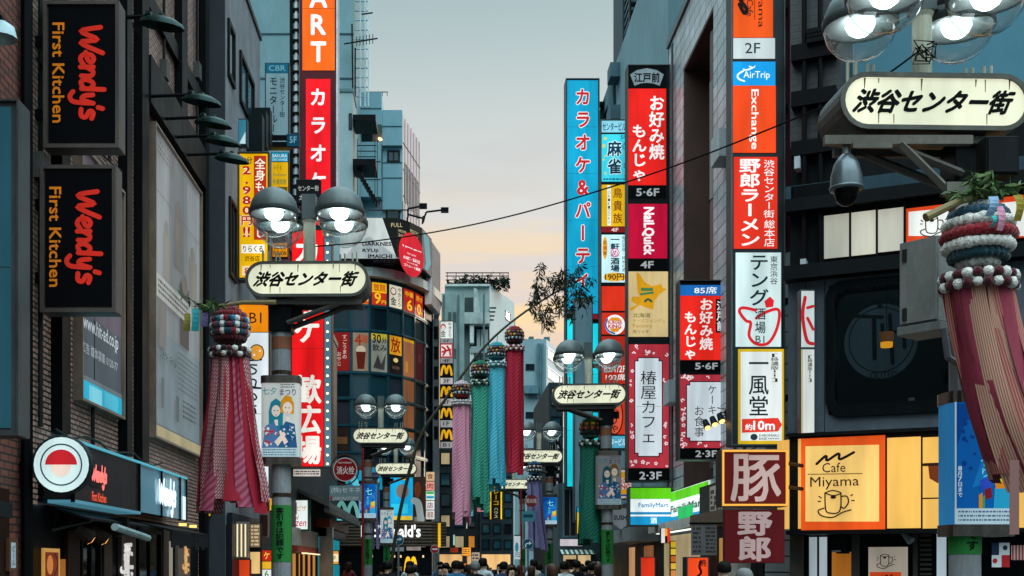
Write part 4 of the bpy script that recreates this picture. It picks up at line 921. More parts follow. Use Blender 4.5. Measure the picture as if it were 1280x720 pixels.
for i, (c, tx) in enumerate((('#d8b48a', '食'), ('#e89a8c', '肉'), ('#dff2dc', ''), ('#e9e4e0', '店'), ('#e4dcd4', '居酒'))):
    panel(front_plane(52.8), 532.5, 590 + i * 12, 543, 601 + i * 12, c, .85, [('h', tx, 534, 592 + i * 12, 541.5, 599 + i * 12, '#7a2a1c')] if tx else [('rect', 533, 614.5, 542.5, 617.5, '#3ab04a'), ('rect', 533, 620, 542.5, 623, '#2a9ac8')], b, 'floor_sign')
mb = MB().m(paint('#3d342c', .5)); mb.pbox(f52, 425, 652, 540, 683, -.3, .25)
for i in range(8): mb.m(paint('#6a5a4c', .5)).pbox(f52, 425, 653 + i * 3.9, 540, 654.6 + i * 3.9, .25, .29)
mb.build('fascia', b)
sd = Fr((f52.w(f52.hit(540, 670)[0], 0, .25)[0], 51.36), (.55, .6)); mb = MB().m(paint('#3d342c', .5)).box(sd, .01, .9, CZ + (VY - 683) / F * 51.6, CZ + (VY - 652) / F * 51.6, -.2, 0)
for i in range(8): mb.m(paint('#6a5a4c', .5)).box(sd, .01, .9, 2.6 + i * .13, 2.65 + i * .13, .001, .03)
mb.m(lit('#f2b81a', 1.0)).box(sd, .35, .5, 2.5, 3.55, .03, .05); mb.build('fascia', b)
mb = MB(); draw(mb, f52, .32, ('h', "McDonald's", 452, 656, 526, 672, '#f7f7f4', {'b': .05}), lambda c: glow(c, 1.1)); mb.build('lettering', b)
arch = lambda cx, w, y0, y1: [(cx - w, y1), (cx - w * .8, (y0 * 2 + y1) / 3), (cx - w * .5, y0), (cx - w * .2, (y0 * 2 + y1) / 3), (cx, y1 - (y1 - y0) * .15), (cx + w * .2, (y0 * 2 + y1) / 3), (cx + w * .5, y0), (cx + w * .8, (y0 * 2 + y1) / 3), (cx + w, y1)]
mb = MB(); draw(mb, f52, .05, ('line', arch(434, 14, 628, 648), .16, '#6fb0a8'), lambda c: lit(c, .7)); mb.m(glow('#59c9d0', .9)).pbox(f52, 418, 649, 448, 650.5, .04, .08); mb.build('emblem', b)
mb = MB().m(paint('#0f1214', .4)).pbox(f52, 425, 684, 540, 720, -.1, .02); mb.m(glow('#e8c890', 1.2))
for px in (452, 464, 488, 492, 500, 528): mb.pbox(f52, px, 694, px + 2, 697, .02, .05)
mb.m(lit('#8aa0a8', .5)).pbox(f52, 488, 684, 505, 689, .02, .05); mb.m(lit('#c9b8b0', .5)).pbox(f52, 508, 683.5, 526, 688, .02, .05)
draw(mb, f52, .06, ('line', arch(513.5, 7, 697, 713), .11, '#f2b01a'), lambda c: glow(c, 1.3)); mb.build('shop_front', b)
# vertical floor-sign strip at its right end
MCD = lambda y: [('line', arch(558, 6.5, y + 3, y + 14), .1, '#f0b01c')]
sp_ = []
for y0, y1, c, it in ((402, 423, '#e8ece6', [('ell', 554, 408.5, 3.2, 3.6, '#c43a34'), ('ell', 554, 409.5, 2.2, 2.6, '#f0e4d8'), ('h', '金', 551, 413, 557, 421, '#1c1a18'), ('v', 'やきとり', 560, 403, 565, 422, '#1c1a18')]), (423.5, 429, '#8d9092', [('h', '5F', 554, 424.5, 562, 428, '#22262a')]),
                      (429.5, 447, '#c43a40', [('rect', 551.5, 431, 564.5, 445.5, '#e9e0dc'), ('line', [(553, 434), (557, 438), (554, 444)], .09, '#b52a30'), ('line', [(559, 433), (562, 438), (563, 444)], .09, '#b52a30'), ('line', [(553, 440), (563, 437)], .09, '#b52a30')]), (447.5, 454, '#8d8a8c', [('h', '4F', 554, 449, 562, 453, '#22262a')]),
                      (454.5, 472, '#0d0c0b', MCD(454.5)), (472.5, 480, '#c4bcb8', [('h', '3F', 554, 474, 562, 478.5, '#22262a')]), (481, 498, '#0d0c0b', MCD(481)), (498.5, 507, '#b0aaa8', [('h', '2F', 554, 500, 562, 505, '#22262a')]),
                      (508, 525, '#0d0c0b', MCD(508)), (525.5, 534, '#a5a0a2', [('h', '1F', 554, 527, 562, 532, '#22262a')]), (535, 552, '#0d0c0b', MCD(535)), (552.5, 560, '#9a9698', [('h', 'B1', 554, 554, 562, 558.5, '#22262a')])):
    sp_.append((550.5, y0, 566, y1, c, .8, it))
t = sign('floor_sign', 'stacked vertical floor sign with yellow arches on black beside the corner building', (549.5, 401, 567.5, 561), 56.0, sp_, .35, '#5a5e62')
mb = MB().m(paint('#6a6f73', .5)); mb.pbox(front_plane(56.4), 541, 399, 549, 715, -.6, 0); mb.m(BLK)
for i in range(6): mb.pbox(front_plane(56.4), 542.5, 408 + i * 25, 547.5, 424 + i * 25, 0, .03)
mb.build('mast', t)
# ================================================================ far end of the street
b = thing('office_building', 'pale teal building with a planted roof trellis at the end of the street', 'building', (1.8, 86, 0))
f8 = front_plane(80); c1 = paint('#93a6a5', .65, 0, .14, .3)
MB().m(c1).pbox(f8, 556, 356, 612, 709, -8, 0).build('wall', b)
a = f8.hit(612, 400)[0]; SD8 = Fr((a, 80), (.36, 1)); kk = SD8.hit(643, 400)[0]; zt8 = f8.hit(600, 356)[1]
MB().m(paint('#96aeb2', .6, 0, .12, .3)).box(SD8, .01, kk, .002, zt8, -3, 0).build('side_wall', b)
MB().m(paint('#869c9a', .65)).pbox(f8, 552, 372, 580, 709, .01, 1.2).build('front_wing', b)
for y0, y1 in ((409, 436), (450, 476), (490, 515)):
    MB().m(paint('#20292b', .6)).pbox(f8, 588, y0, 611.5, y1, .004, .03).m(c1).pbox(f8, 588, y1, 611.5, y1 + 8, .004, .9).m(paint('#cfd8d4', .6)).pbox(f8, 587, y0 - 12, 592, y0 + 22, .02, .8).build('balcony', b)
    for j in range(3): MB().m(paint('#9aa4a2', .5)).pbox(f8, 596 + j * 5, y0 + 3, 600 + j * 5, y1 - 1, .035, .1).pieces('outdoor_unit', b)
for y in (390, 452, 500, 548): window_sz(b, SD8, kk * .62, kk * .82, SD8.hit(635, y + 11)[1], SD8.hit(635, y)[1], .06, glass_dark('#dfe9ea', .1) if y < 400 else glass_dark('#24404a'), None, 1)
mb = MB().m(paint('#3a4a4c', .6))
for i in range(4): mb.pbox(f8, 612 - i * 1.2, 385 + i * 5, 620 - i, 386 + i * 5, .0, .3)
mb.pbox(f8, 605, 368, 606, 395, .3, .35); mb.pieces('stair', b)
MB().m(paint('#b9c4c0', .6)).pbox(f8, 556, 356, 612, 358.5, .01, .25).build('parapet', b)
mb = MB().m(paint('#a9b5b2', .6)); mb.prism(f8, [f8.hit(592, 362), f8.hit(596, 364), f8.hit(600, 394), f8.hit(592, 392)], .35, .6); mb.pbox(f8, 580, 394, 611.5, 408, .02, .95); mb.build('balcony', b)
MB().m(paint('#3c4a4a', .6)).pbox(f8, 581, 372, 591.5, 393.5, .004, .03).build('recess', b)  # flat dark plate on the wall, a recess's shade put into its colour
mb = MB().m(paint('#4a5a5a', .5))
for x_, y_ in ((560, 395), (566, 395), (560, 440), (566, 440), (560, 485), (566, 485)): mb.pbox(f8, x_, y_, x_ + 4, y_ + 12, 1.201, 1.23)
mb.pieces('window', b)
mb = MB().m(paint('#5b6d6c', .5, .2))
for x_ in (555, 573, 604): mb.tube([f8.w(f8.hit(x_, 380)[0], 2, 1.3), f8.w(f8.hit(x_, 380)[0], f8.hit(x_, 374)[1], 1.3)], .07, 6)
mb.pieces('pipe', b)
t = thing('roof_garden', 'dark shrubs under a thin trellis on the pale teal roof', 'plants', (1.5, 82, zt8))
mb = MB().m(paint('#4a3c38', .7))
for i in range(8):
    px = 559 + i * 11; mb.pbox(f8, px, 336, px + .8, 357, -1, -.9)
for y in (336, 340, 345): mb.pbox(f8, 557, y, 637, y + .7, -1.1, -.95)
mb.build('trellis', t)
mb = MB().m(paint('#1d2b22', .8, 0, .4)).m(paint('#16211d', .8, 0, .4)); rr = random.Random(3)
for i in range(1500):
    px = rr.uniform(560, 637); top = 338 + 6 * abs(math.sin(px * .21)) + (6 if px < 575 else 0); py = rr.uniform(top, 357); a_, z = f8.hit(px, py); y = 80 + rr.uniform(.4, 2.2); s = rr.uniform(.08, .2)
    v = [Vector((rr.uniform(-1, 1), rr.uniform(-1, 1), rr.uniform(-1, 1))) * s for _ in range(3)]
    mb.m(MATS[('paint', '#1d2b22', .8, 0, .4, 3.0)] if i % 3 else MATS[('paint', '#16211d', .8, 0, .4, 3.0)]); mb.add([(a_ + q.x, y + q.y, z + q.z) for q in v], [(0, 1, 2)])
mb.build('foliage', t)

b = thing('office_building', 'teal office building with duct pipes and white window bands, lower than the planted roof one', 'building', (6, 100, 0))
f9 = front_plane(95); c1 = paint('#7b949b', .65, 0, .14, .3)
MB().m(c1).pbox(f9, 632, 424, 683, 709, -8, 0).build('wall', b)
a = f9.hit(683, 420)[0]; S9 = Fr((a, 95), (.30, 1)); k9 = S9.hit(706, 430)[0]; z9 = f9.hit(650, 424)[1]
MB().m(paint('#9db0b6', .6, 0, .1, .3)).box(S9, .01, k9, .002, z9, -3, 0).build('side_wall', b)
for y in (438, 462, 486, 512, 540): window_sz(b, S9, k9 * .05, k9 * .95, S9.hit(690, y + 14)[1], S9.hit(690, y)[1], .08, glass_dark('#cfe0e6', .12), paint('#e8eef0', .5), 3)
for y in (455, 515): window(b, f9, 657, y, 668, y + 8, .08)
mb = MB().m(paint('#4f707a', .5, .2)); 
for px in (672, 675, 678): a_, z1 = f9.hit(px, 430); mb.tube([(a_, 94.8, z1), (a_, 94.8, f9.hit(px, 490 + (px - 672))[1]), (f9.hit(660, 490)[0], 94.8, f9.hit(px, 490 + (px - 672))[1])], .09, 6)
mb.pbox(f9, 655, 483, 672, 493, 0, .6); mb.build('duct', b)
mb = MB().m(paint('#41616a', .6))
for i in range(5): mb.pbox(f9, 636 + i * 9, 419 - (i % 2) * 3, 642 + i * 9, 424, -3, -1.5)
mb.pbox(f9, 683, 415, 690, 424, -4, -2); mb.tube([(f9.hit(675, 424)[0], 93, z9), (f9.hit(675, 400)[0], 93, f9.hit(675, 395)[1])], .05, 5); mb.build('roof_plant', b)

# narrow street buildings in the distance, seen between the lamps
def far_block(label, px0, py0, px1, Y, col, dep=9, rows=4, cols_=2, warm='#c9b48a', nm='street_building'):
    fr = front_plane(Y); b = thing(nm, label, 'building', (fr.hit((px0 + px1) / 2, 700)[0], Y + dep / 2, 0))
    MB().m(paint(col, .6, 0, .25, .6)).pbox(fr, px0, py0, px1, 709 + CZ * F / Y - .05, -dep, 0).build('wall', b)
    h = (690 - py0) / rows; w_ = (px1 - px0) / cols_; q = random.Random(int(px0))
    for r in range(rows):
        for c in range(cols_):
            g = q.random()
            window(b, fr, px0 + w_ * (c + .14), py0 + h * (r + .2), px0 + w_ * (c + .86), py0 + h * (r + .82), .05, lit(warm, .6) if g > .72 else glass_dark('#1f4852') if g > .35 else glass_dark('#10161a'), None, 0)
    MB().m(lit('#ffc884', .8)).pbox(fr, px0 + w_ * .08, 693, px1 - w_ * .3, 712, .0, .06).build('shop_window', b)
    return b
far_block('dark distant building behind the pink tassel ornament', 548, 560, 583, 66, '#2c3539', 9, 5, 2)
far_block('grey distant building behind the green tassel ornament', 583, 560, 609, 76, '#3b3f42', 6, 5, 2, '#e8973a')
far_block('dark shop building behind the light blue and red tassel ornaments', 601, 572, 642, 74, '#27353a', 2, 6, 3, '#7fc4d0')
far_block('teal distant building behind the light blue tassel ornament', 606, 585, 640, 118, '#3f6a72', 9, 4, 3)
far_block('brown distant building under the small far street signs', 630, 610, 662, 128, '#4a4542', 9, 4, 3)
far_block('dark teal narrow building right of the red tassel ornament', 655, 560, 686, 104, '#2a444b', 9, 5, 2)
far_block('distant blue-grey building closing the end of the street', 585, 648, 680, 190, '#5a8790', 9, 3, 6)
bx = far_block('slim dark building left of the tall blue karaoke sign', 686, 478, 704, 52, '#25393f', 9, 6, 1)
sign('floor_sign', 'slim black vertical sign with white capitals left of the tall blue sign', (694.5, 540, 700, 612), 50.5, [(695, 541, 699.6, 611, '#121518', .5, [('v', 'YAKINEL', 695.3, 545, 699.3, 608, '#dfe6e6', {'b': .03})])], .2)
sign('neon_sign', 'yellow-edged vertical curry sign far down the street', (612, 598, 628, 650), 72, [(612.6, 599, 614, 649, '#f2c21a', 1.2), (614.4, 599, 625.4, 649, '#1d1a10', .4, [('v', 'カレーコ', 616, 604, 624, 632, '#f2b81a', {'b': .04}), ('v', 'ハウス', 617, 634, 623, 648, '#f2e6d0', {'b': .02})]), (625.8, 599, 627.4, 649, '#f2c21a', 1.2)], .3)
for px0, py0, px1, py1, Y, c, s, lab in ((577, 684, 589, 695, 60, '#f09a2a', 1.2, 'square orange lit sign low on the distant dark building'), (577.5, 704, 584, 711, 60, '#e8742a', 1.1, 'small orange lit sign just above the crowd heads'), (596, 630, 607, 640, 68, '#d88a94', .7, 'pink box sign below the green tassel ornament'),
                                         (609, 668, 623, 679, 110, '#4fb8d8', .8, 'pale blue lit sign far down the street'), (608, 680, 622, 706, 112, '#8fc4cc', .55, 'tall pale teal hoarding far down the street'), (641, 627, 652, 660, 100, '#18383c', .3, 'dark green vertical hoarding behind the far lamp'),
                                         (566, 668, 569, 682, 60, '#9fdccc', .9, 'slim mint lit sign beside the corner building'), (589, 690, 600, 706, 64, '#d8c8b0', .6, 'pale menu light box in the distant shop row'), (632, 560, 668, 575, 92, '#58787e', .2, 'grey-blue blank hoarding under the red tassel ornament')):
    sign('light_box', lab, (px0, py0, px1, py1), Y, [(px0 + .5, py0 + .5, px1 - .5, py1 - .5, c, s, [('lines', px0 + 1.5, py0 + 2, px1 - 1.5, py1 - 2, 3, '#5a4a3a', int(px0))])], .3)

# ================================================================ right row
b = thing('center_building', 'grey-teal pipe-clad building behind the blue and cyan sign column', 'building', (10, 41, 0))
zC = CZ + (VY - 86) / F * 44
MB().m(paint('#5f7d84', .7, 0, .2, .5)).plan([(RW, 33.3), (RW, 50), (16, 50), (16, 33.3)], .002, zC).build('wall', b)
mb = MB().m(paint('#3f5a62', .5, .3))
for y in (43.5, 44.3, 46.5): mb.tube([(RW - .1, y, 12), (RW - .1, y, zC - .5), (RW + .4, y, zC + .1)], .09, 8)
for z in (15.5, 17.5, 19): mb.box(WR, -43.2, -42.4, z, z + .5, 0, .35)
mb.box(WR, -47, -42, 16.6, 16.75, 0, .2); mb.pieces('pipe', b)
mb = MB().m(BLK).box(WR, -49.9, -33.4, .13, 3.0, 0, .02); mb.build('shop_front', b)
b = thing('rooftop_tower', 'tall dark teal tower with an outside stair above the black and red sign', 'building', (11, 56, 0))
f5 = front_plane(52)
MB().m(paint('#46646c', .7, 0, .18, .5)).pbox(f5, 822, -120, 905, 709, -9, 0).build('wall', b)
mb = MB().m(paint('#23383f', .6)); mb.pbox(f5, 791, -120, 821.8, 62, -6, -3)
for i in range(11): mb.m(paint('#2f4c55', .5)).pbox(f5, 793, -60 + i * 10.5, 815, -56 + i * 10.5, -2.99, -1.2)
mb.m(BLK).pbox(f5, 791, -120, 793, 66, -1.2, -.9); mb.pbox(f5, 818, -120, 819, 66, -1.2, -.9)
for y in (-12, 22, 40): mb.m(STEEL).pbox(f5, 812, y, 819, y + 12, -.9, -.4)
mb.pieces('stair', b)
b = thing('louvre_housing', 'pale louvred plant housing on the roof above the black and red sign', 'roof plant', (10, 44, 0))
f4 = front_plane(43.0)
mb = MB().m(paint('#6f8f94', .5, .3)).pbox(f4, 781, 58, 821, 88, -4, 0)
for i in range(10): mb.m(paint('#3c5a60', .5)).pbox(f4, 785, 60 + i * 2.4, 819, 61 + i * 2.4, .001, .05)
mb.m(glow('#ffffff', .9)).pbox(f4, 790, 66, 795, 67.5, .05, .06); mb.build('housing', b)
mb = MB().m(paint('#4a6a70', .6)); mb.pbox(f4, 770, 78, 781, 100, -4, -.5); mb.build('wall_panel', b)

b = thing('tiled_building', 'grey stone-tiled building with a tall brown recess behind the red and white signs', 'building', (10, 27, 0))
tg = tiles('#a3abae', '#8b959a', '#2a2e31', 'yz', .62, .31, .32, .016, 0, math.radians(0))
zT = 16.0; y0, y1 = 27.7, 31.2
mb = MB().m(tg)
mb.box(WR, -33.2, -y1, .002, zT, -8, 0); mb.box(WR, -y0, -23.2, .002, zT, -1.7, 0); mb.box(WR, -y1 + .001, -y0 - .001, 14.6, zT, -1.7, 0); mb.box(WR, -y1 + .001, -y0 - .001, .002, 3.7, -1.7, 0)
mb.build('wall', b)
MB().m(paint('#4a3630', .5, 0, .15)).box(WR, -y1 + .002, -y1 + .06, 3.701, 14.599, -1.6, -.01).m(paint('#3a2c28', .6)).box(WR, -y1 + .06, -y0 - .002, 3.701, 14.599, -1.7, -1.6).m(paint('#4a3630', .5)).box(WR, -y1 + .06, -y0 - .002, 14.54, 14.599, -1.6, -.01).build('recess', b)
for z in (6.2, 8.8, 11.4): window_sz(b, Fr((RW + 1.55, 0), (0, -1)), -y1 + .2, -y0 - .2, z - 2.2, z + .1, .08, glass_dark('#24323a'), paint('#6a5a58', .4, .5), 2, .0)
mb = MB().m(paint('#5a4a48', .35, .5)).lathe((RW + .75, 28.6, 4), [(.62, 0), (.62, 10.4)], 20).m(glass_dark('#1c262c')).lathe((RW + .75, 28.6, 4), [(.64, 1.2), (.64, 3.2)], 20).lathe((RW + .75, 28.6, 4), [(.64, 6.4), (.64, 9.2)], 20); mb.m(lit('#e0485a', .6))
for i in range(3): mb.box(Fr((RW + .12, 28.6 - .2 + i * .2), (0, -1)), 0, .05, 4.2, 7.2, 0, .02)
mb.build('bay_window', b, smooth=False)
MB().m(paint('#4f5a5e', .5)).box(WR, -33.25, -23.15, zT + .001, zT + .2, -1.75, .06).build('roof_edge', b)
mb = MB().m(paint('#5b2a36', .4, .2)); f21 = front_plane(21.75); mb.pbox(f21, 972.5, -60, 990, 312, -.22, 0)
for i in range(6): mb.m(paint('#47202b', .4)).pbox(f21, 973.5 + i * 2.8, -60, 974.6 + i * 2.8, 312, .001, .03)
mb.build('corner_cladding', b)
MB().m(BLK).box(WR, -33.1, -23.25, .13, 2.75, 0, .03).build('shop_front', b)

# --- signs of the right row
BLU = '#159fc6'
t = sign('karaoke_sign', 'tall bright blue vertical karaoke party sign with red katakana', (707, 98, 749.5, 612), 46.0,
     [(709, 100.5, 747.5, 392, BLU, .95, [('v', 'カラオケ&パーティ', 718.5, 107, 738.5, 362, '#c2242c', {'b': .05, 'o': '#f6f0ee'})]), (709, 398, 747.5, 608, '#19d4e4', 1.0, [('rect', 740, 393, 747.4, 402, '#7a1a2c')])], .7, '#0f2a38', wall=RW)
sign('display_cabinet', 'tall blank grey sign cabinet in front of the tall blue karaoke sign', (717.5, 372, 741, 652), 44.5, [(718.5, 373, 740, 650, '#6d8994', 0)], .5, '#33444c', wall=RW)
sign('light_box', 'slim yellow and blue lit strip beside the grey sign cabinet', (721, 633, 727, 668), 43.5, [(721.5, 634, 726.5, 640, '#1f9ac0', .9), (721.5, 640.5, 726.5, 667, '#f0c21a', .95)], .2)
C2 = []
C2 += [(752, 151, 783, 165.5, '#8fd6ea', .85, [('h', 'センタービル', 753, 153.5, 782, 163.5, '#0f4a66', {'b': .035})]),
       (752, 168, 783, 227, '#3fcfe2', 1.0, [('v', '麻雀', 759, 175, 777, 219, '#123a52', {'b': .05, 'o': '#dffafc'}), ('petals', 753.5, 170, 758, 224, 6, '#e2d03a', 3), ('petals', 778, 172, 782, 224, 6, '#1d6a94', 5), ('lines', 754, 222.5, 782, 226, 1, '#155a78', 3), ('h', '5F', 776, 169.5, 782, 174, '#155a78')]),
       (752, 231, 783, 283, '#e9b41a', .9, [('rect', 759, 232, 763.5, 282, '#e9f4f4'), ('v', '鳥貴族', 766, 233.5, 778, 281, '#7a3a14', {'b': .02}), ('v', 'TORIKIZOKU', 759.4, 234, 763, 280, '#2a3a3a', {'b': 0})]),
       (752, 284, 783, 290.5, '#8a1f26', .8, [('h', '4F', 764, 285, 773, 289.8, '#f2e6dc', {'b': .02})]),
       (752, 293.5, 783, 353, '#c9eef2', 1.0, [('v', '一軒め酒場', 763, 295, 774.5, 340, '#123040', {'b': .05}), ('ell', 768.7, 316, 5.5, 5.5, '#f2f0ee'), ('ring', 768.7, 316, 5.5, 5.5, .2, '#d0488a'), ('v', 'め', 764.5, 312, 773, 320.5, '#c03a7a'), ('v', '毎日定価・純米の酒', 777, 295, 782, 340, '#3a5a6a', {'b': .01}), ('ell', 756, 310, 3, 14, '#e8a02a'), ('v', '居酒屋', 753.5, 300, 758.5, 320, '#8a3a14', {'b': .02}), ('ell', 768, 346.5, 14, 5.5, '#e8b02a'), ('h', '190円', 756, 342, 780, 351, '#5a2a10', {'b': .04})]),
       (752, 358, 783, 388.5, '#d8331c', .95), (752, 391, 783, 418, '#c92f1e', .95, [('ell', 768.5, 406, 12.5, 12.5, '#f4f2ee'), ('line', [(759, 399), (757, 407), (761, 414), (768, 417)], .06, '#1f6ab0'), ('poly', [(760, 401), (764, 397), (773, 397), (777, 401)], '#e8922a'), ('poly', [(761, 411), (776, 410), (772, 415), (765, 415)], '#e8922a'), ('h', 'BURGER', 759.5, 401, 777.5, 405.2, '#c2281c', {'b': .06}), ('h', 'KING', 760, 405.6, 776.5, 410.6, '#c2281c', {'b': .07})]),
       (752, 420.5, 783, 480, '#b52a1c', .9, [('h', 'B1/1/2F', 755, 457, 782, 465.5, '#f2e6e0', {'b': .03}), ('h', '102席', 757, 467.5, 782, 475.5, '#f2e6e0', {'b': .03})]),
       (752, 482, 783, 543, '#c9361f', .85, [('ell', 768, 520, 11, 24, '#3a1512'), ('ell', 768, 520, 9.5, 22, '#e05a3a'), ('v', 'ちおりや', 763, 500, 773, 541, '#2a100e', {'b': .04})]),
       (752, 545, 783, 560, '#4fa6c2', .8, [('h', 'センタービル', 753, 548, 782, 557, '#e9f6fa', {'b': .02})])]
sign('sign_column', 'stacked sign column headed by cyan mahjong panel, with yellow and red panels below', (750.5, 149.5, 784.3, 562), 40.0, C2, .5, '#1c2628', wall=RW)
sign('round_end_sign', 'yellow burger emblem sign below the stacked sign column', (764, 586, 790, 624), 37.5, [(765, 587, 789, 623, '#c78f62', .5, [('ell', 778, 605, 12, 17.5, '#e8e4de'), ('poly', [(768, 598), (772, 590), (784, 590), (788, 598)], '#eda52a'), ('poly', [(768, 612), (788, 611), (784, 619), (772, 619)], '#eda52a'), ('h', 'BURGER', 767, 598.5, 789, 604.5, '#c2281c', {'b': .06}), ('h', 'KING', 768, 605, 788, 611.5, '#c2281c', {'b': .07}), ('rect', 768, 618, 787, 620.5, '#1f5a9a')])], .3, wall=RW)
PINK = '#b0333f'
def cafe(px0, py0, px1, py1, x0, y0, x1, y1, texts, n, sd):
    c = 4; bev = lambda e: [(x0 - e + c, y0 - e), (x1 + e - c, y0 - e), (x1 + e - c, y0 - e + c), (x1 + e, y0 - e + c), (x1 + e, y1 + e - c), (x1 + e - c, y1 + e - c), (x1 + e - c, y1 + e), (x0 - e + c, y1 + e), (x0 - e + c, y1 + e - c), (x0 - e, y1 + e - c), (x0 - e, y0 - e + c), (x0 - e + c, y0 - e + c)]
    return (px0, py0, px1, py1, PINK, .9, [('petals', px0 + 2, py0 + 2, px1 - 2, y0 - 4, n, '#f2d8da', sd), ('petals', px0 + 2, y1 + 4, px1 - 2, py1 - 2, n, '#f2d8da', sd + 1), ('petals', px0 + 2, y0, x0 - 3, y1, n, '#f2d8da', sd + 2), ('petals', x1 + 3, y0, px1 - 2, y1, n, '#f2d8da', sd + 3), ('poly', bev(1.2), '#1d1418'), ('poly', bev(0), '#d3dde4')] + texts)
C3 = [(785.5, 82.5, 832.5, 110, '#0c1114', .4, [('poly', [(787.5, 93.5), (796, 88), (808.5, 85.5), (821, 88), (829.5, 93.5), (824.5, 107.5), (816, 104.5), (808.5, 103.8), (801, 104.5), (793, 107.5)], '#9db2ba'), ('h', '江戸前', 792.5, 91, 824.5, 103.5, '#0c1114', {'b': .05})]),
      (785.5, 111, 832.5, 231.5, '#e3241f', 1.0, [('v', 'お好み焼', 811, 119, 830.5, 200, '#fff1ee', {'b': .045}), ('v', 'もんじゃ', 789.5, 155, 808.5, 227, '#fff1ee', {'b': .045})]),
      (785.5, 233, 832.5, 247.5, '#0a0c0d', .4, [('h', '5·6F', 795, 235.5, 824, 245.5, '#cfd8dc', {'b': .04})]),
      (785.5, 255, 834, 323, '#b80f36', .95, [('r', 'NaiLQuick', 802, 259, 818, 319, '#f6eef0', {'b': .07})]),
      (785.5, 324.5, 834, 337, '#0b0b0c', .4, [('h', '4F', 800.5, 326.5, 817, 335.5, '#dfe0e0', {'b': .04})]),
      (785.5, 339.5, 835, 421, '#d8bd86', .85, [('poly', [(795, 341), (799, 342), (806, 353), (815, 358), (826, 355), (829, 361), (834, 361), (824, 368), (818, 376), (816, 387), (806, 384), (799, 381), (792, 387), (787, 388), (788, 385), (796, 381), (789, 376), (790, 371), (800, 371), (797, 366), (796, 352)], '#d99a1a'), ('rect', 801, 360, 816, 364, '#4a7a4a'), ('rect', 801, 364.5, 815, 366, '#c9a02a'), ('line', [(801, 368), (816, 366)], .06, '#3f7a52'), ('line', [(806, 377), (809, 374.5), (811.5, 375), (814, 377)], .06, '#2f5a42'),
        ('h', '北海道', 791, 391.5, 813, 397, '#6a6a34'), ('h', 'チーズフォンデュ', 791, 399, 831, 403.5, '#a8842a', {'b': 0}), ('h', 'Factory', 791, 405, 815, 411, '#a8842a', {'b': 0}), ('h', '肉リッチ', 791, 412.5, 811, 417, '#6a5a2a', {'b': .01})]),
      cafe(786, 430.5, 836, 585, 794, 448, 827, 570, [('v', '椿屋カフェ', 800, 463, 821, 555, '#16151a', {'b': .0}), ('rect', 793, 508, 828, 508.6, '#a5b0b8')], 9, 11),
      (786, 586.5, 836.5, 601, '#0b0c0d', .4, [('h', '2·3F', 799, 589.5, 827, 599.5, '#d8dde0', {'b': .04})])]
sign('sign_column', 'tall sign column with black fan-shaped head, red okonomiyaki panel and pink cafe panel', (784, 81, 837.5, 602), 33.0, C3, .45, '#1d2224', wall=RW)
sign('projecting_sign', 'green, white and blue convenience store box sign', (786.5, 608.5, 840, 658), 32.6, [(788, 610, 838.5, 623.5, '#5fc41a', 1.05), (788, 623.8, 838.5, 640, '#eef6f6', 1.05, [('h', 'FamilyMart', 798, 628.5, 835.5, 635.8, '#1f7ab0', {'b': .03})]), (788, 640.3, 838.5, 643, '#1a8ac0', 1.0), (788, 643.2, 838.5, 645.5, '#eef6f6', 1.0), (788, 645.8, 838.5, 656, '#1a92c8', 1.0, [('h', '酒', 813, 647, 821, 654.5, '#f2fafa', {'b': .03})])], .5, '#2c362f', wall=RW)
C4 = [(850, 356.5, 913.5, 369.5, '#1d6ab8', .9, [('h', '85席', 867.5, 358.5, 896, 367.5, '#eef6fa', {'b': .03})]),
      (850, 370, 913.5, 450, '#e4281f', 1.0, [('rect', 894.5, 374, 908, 416, '#131012'), ('v', '江戸前', 895.5, 376, 907, 414, '#dfe4e4', {'b': .04}), ('v', 'お好み焼', 874, 372.5, 891, 438, '#fff1ee', {'b': .045}), ('v', 'もんじゃ', 854.5, 389, 871, 449.5, '#fff1ee', {'b': .045})]),
      (850, 451.5, 913.5, 463.5, '#0a0c0d', .4, [('h', '5·6F', 868.5, 453.5, 897, 462, '#d8e0e2', {'b': .04})]),
      cafe(850, 468.5, 914.5, 560, 858.5, 478, 907, 551, [('v', 'ケーキ', 884, 481, 896, 519, '#22242a', {'b': .0}), ('v', 'お食事', 867, 507, 880, 547, '#22242a', {'b': .0})], 8, 31),
      (850, 561, 915, 573.5, '#0b0c0d', .4, [('h', '2·3F', 869, 563, 896, 571.5, '#d8dde0', {'b': .04})])]
sign('sign_column', 'shorter sign column with blue 85 seats head and a second red okonomiyaki panel', (848.5, 350, 916, 575), 27.0, C4, .4, '#1d1c1e', wall=RW)
bird = lambda x, y, s: [(x, y + 9 * s), (x + 8 * s, y + 2 * s), (x + 9 * s, y + 6 * s), (x + 19 * s, y + 0 * s), (x + 20 * s, y + 5 * s), (x + 32 * s, y - 1 * s)]
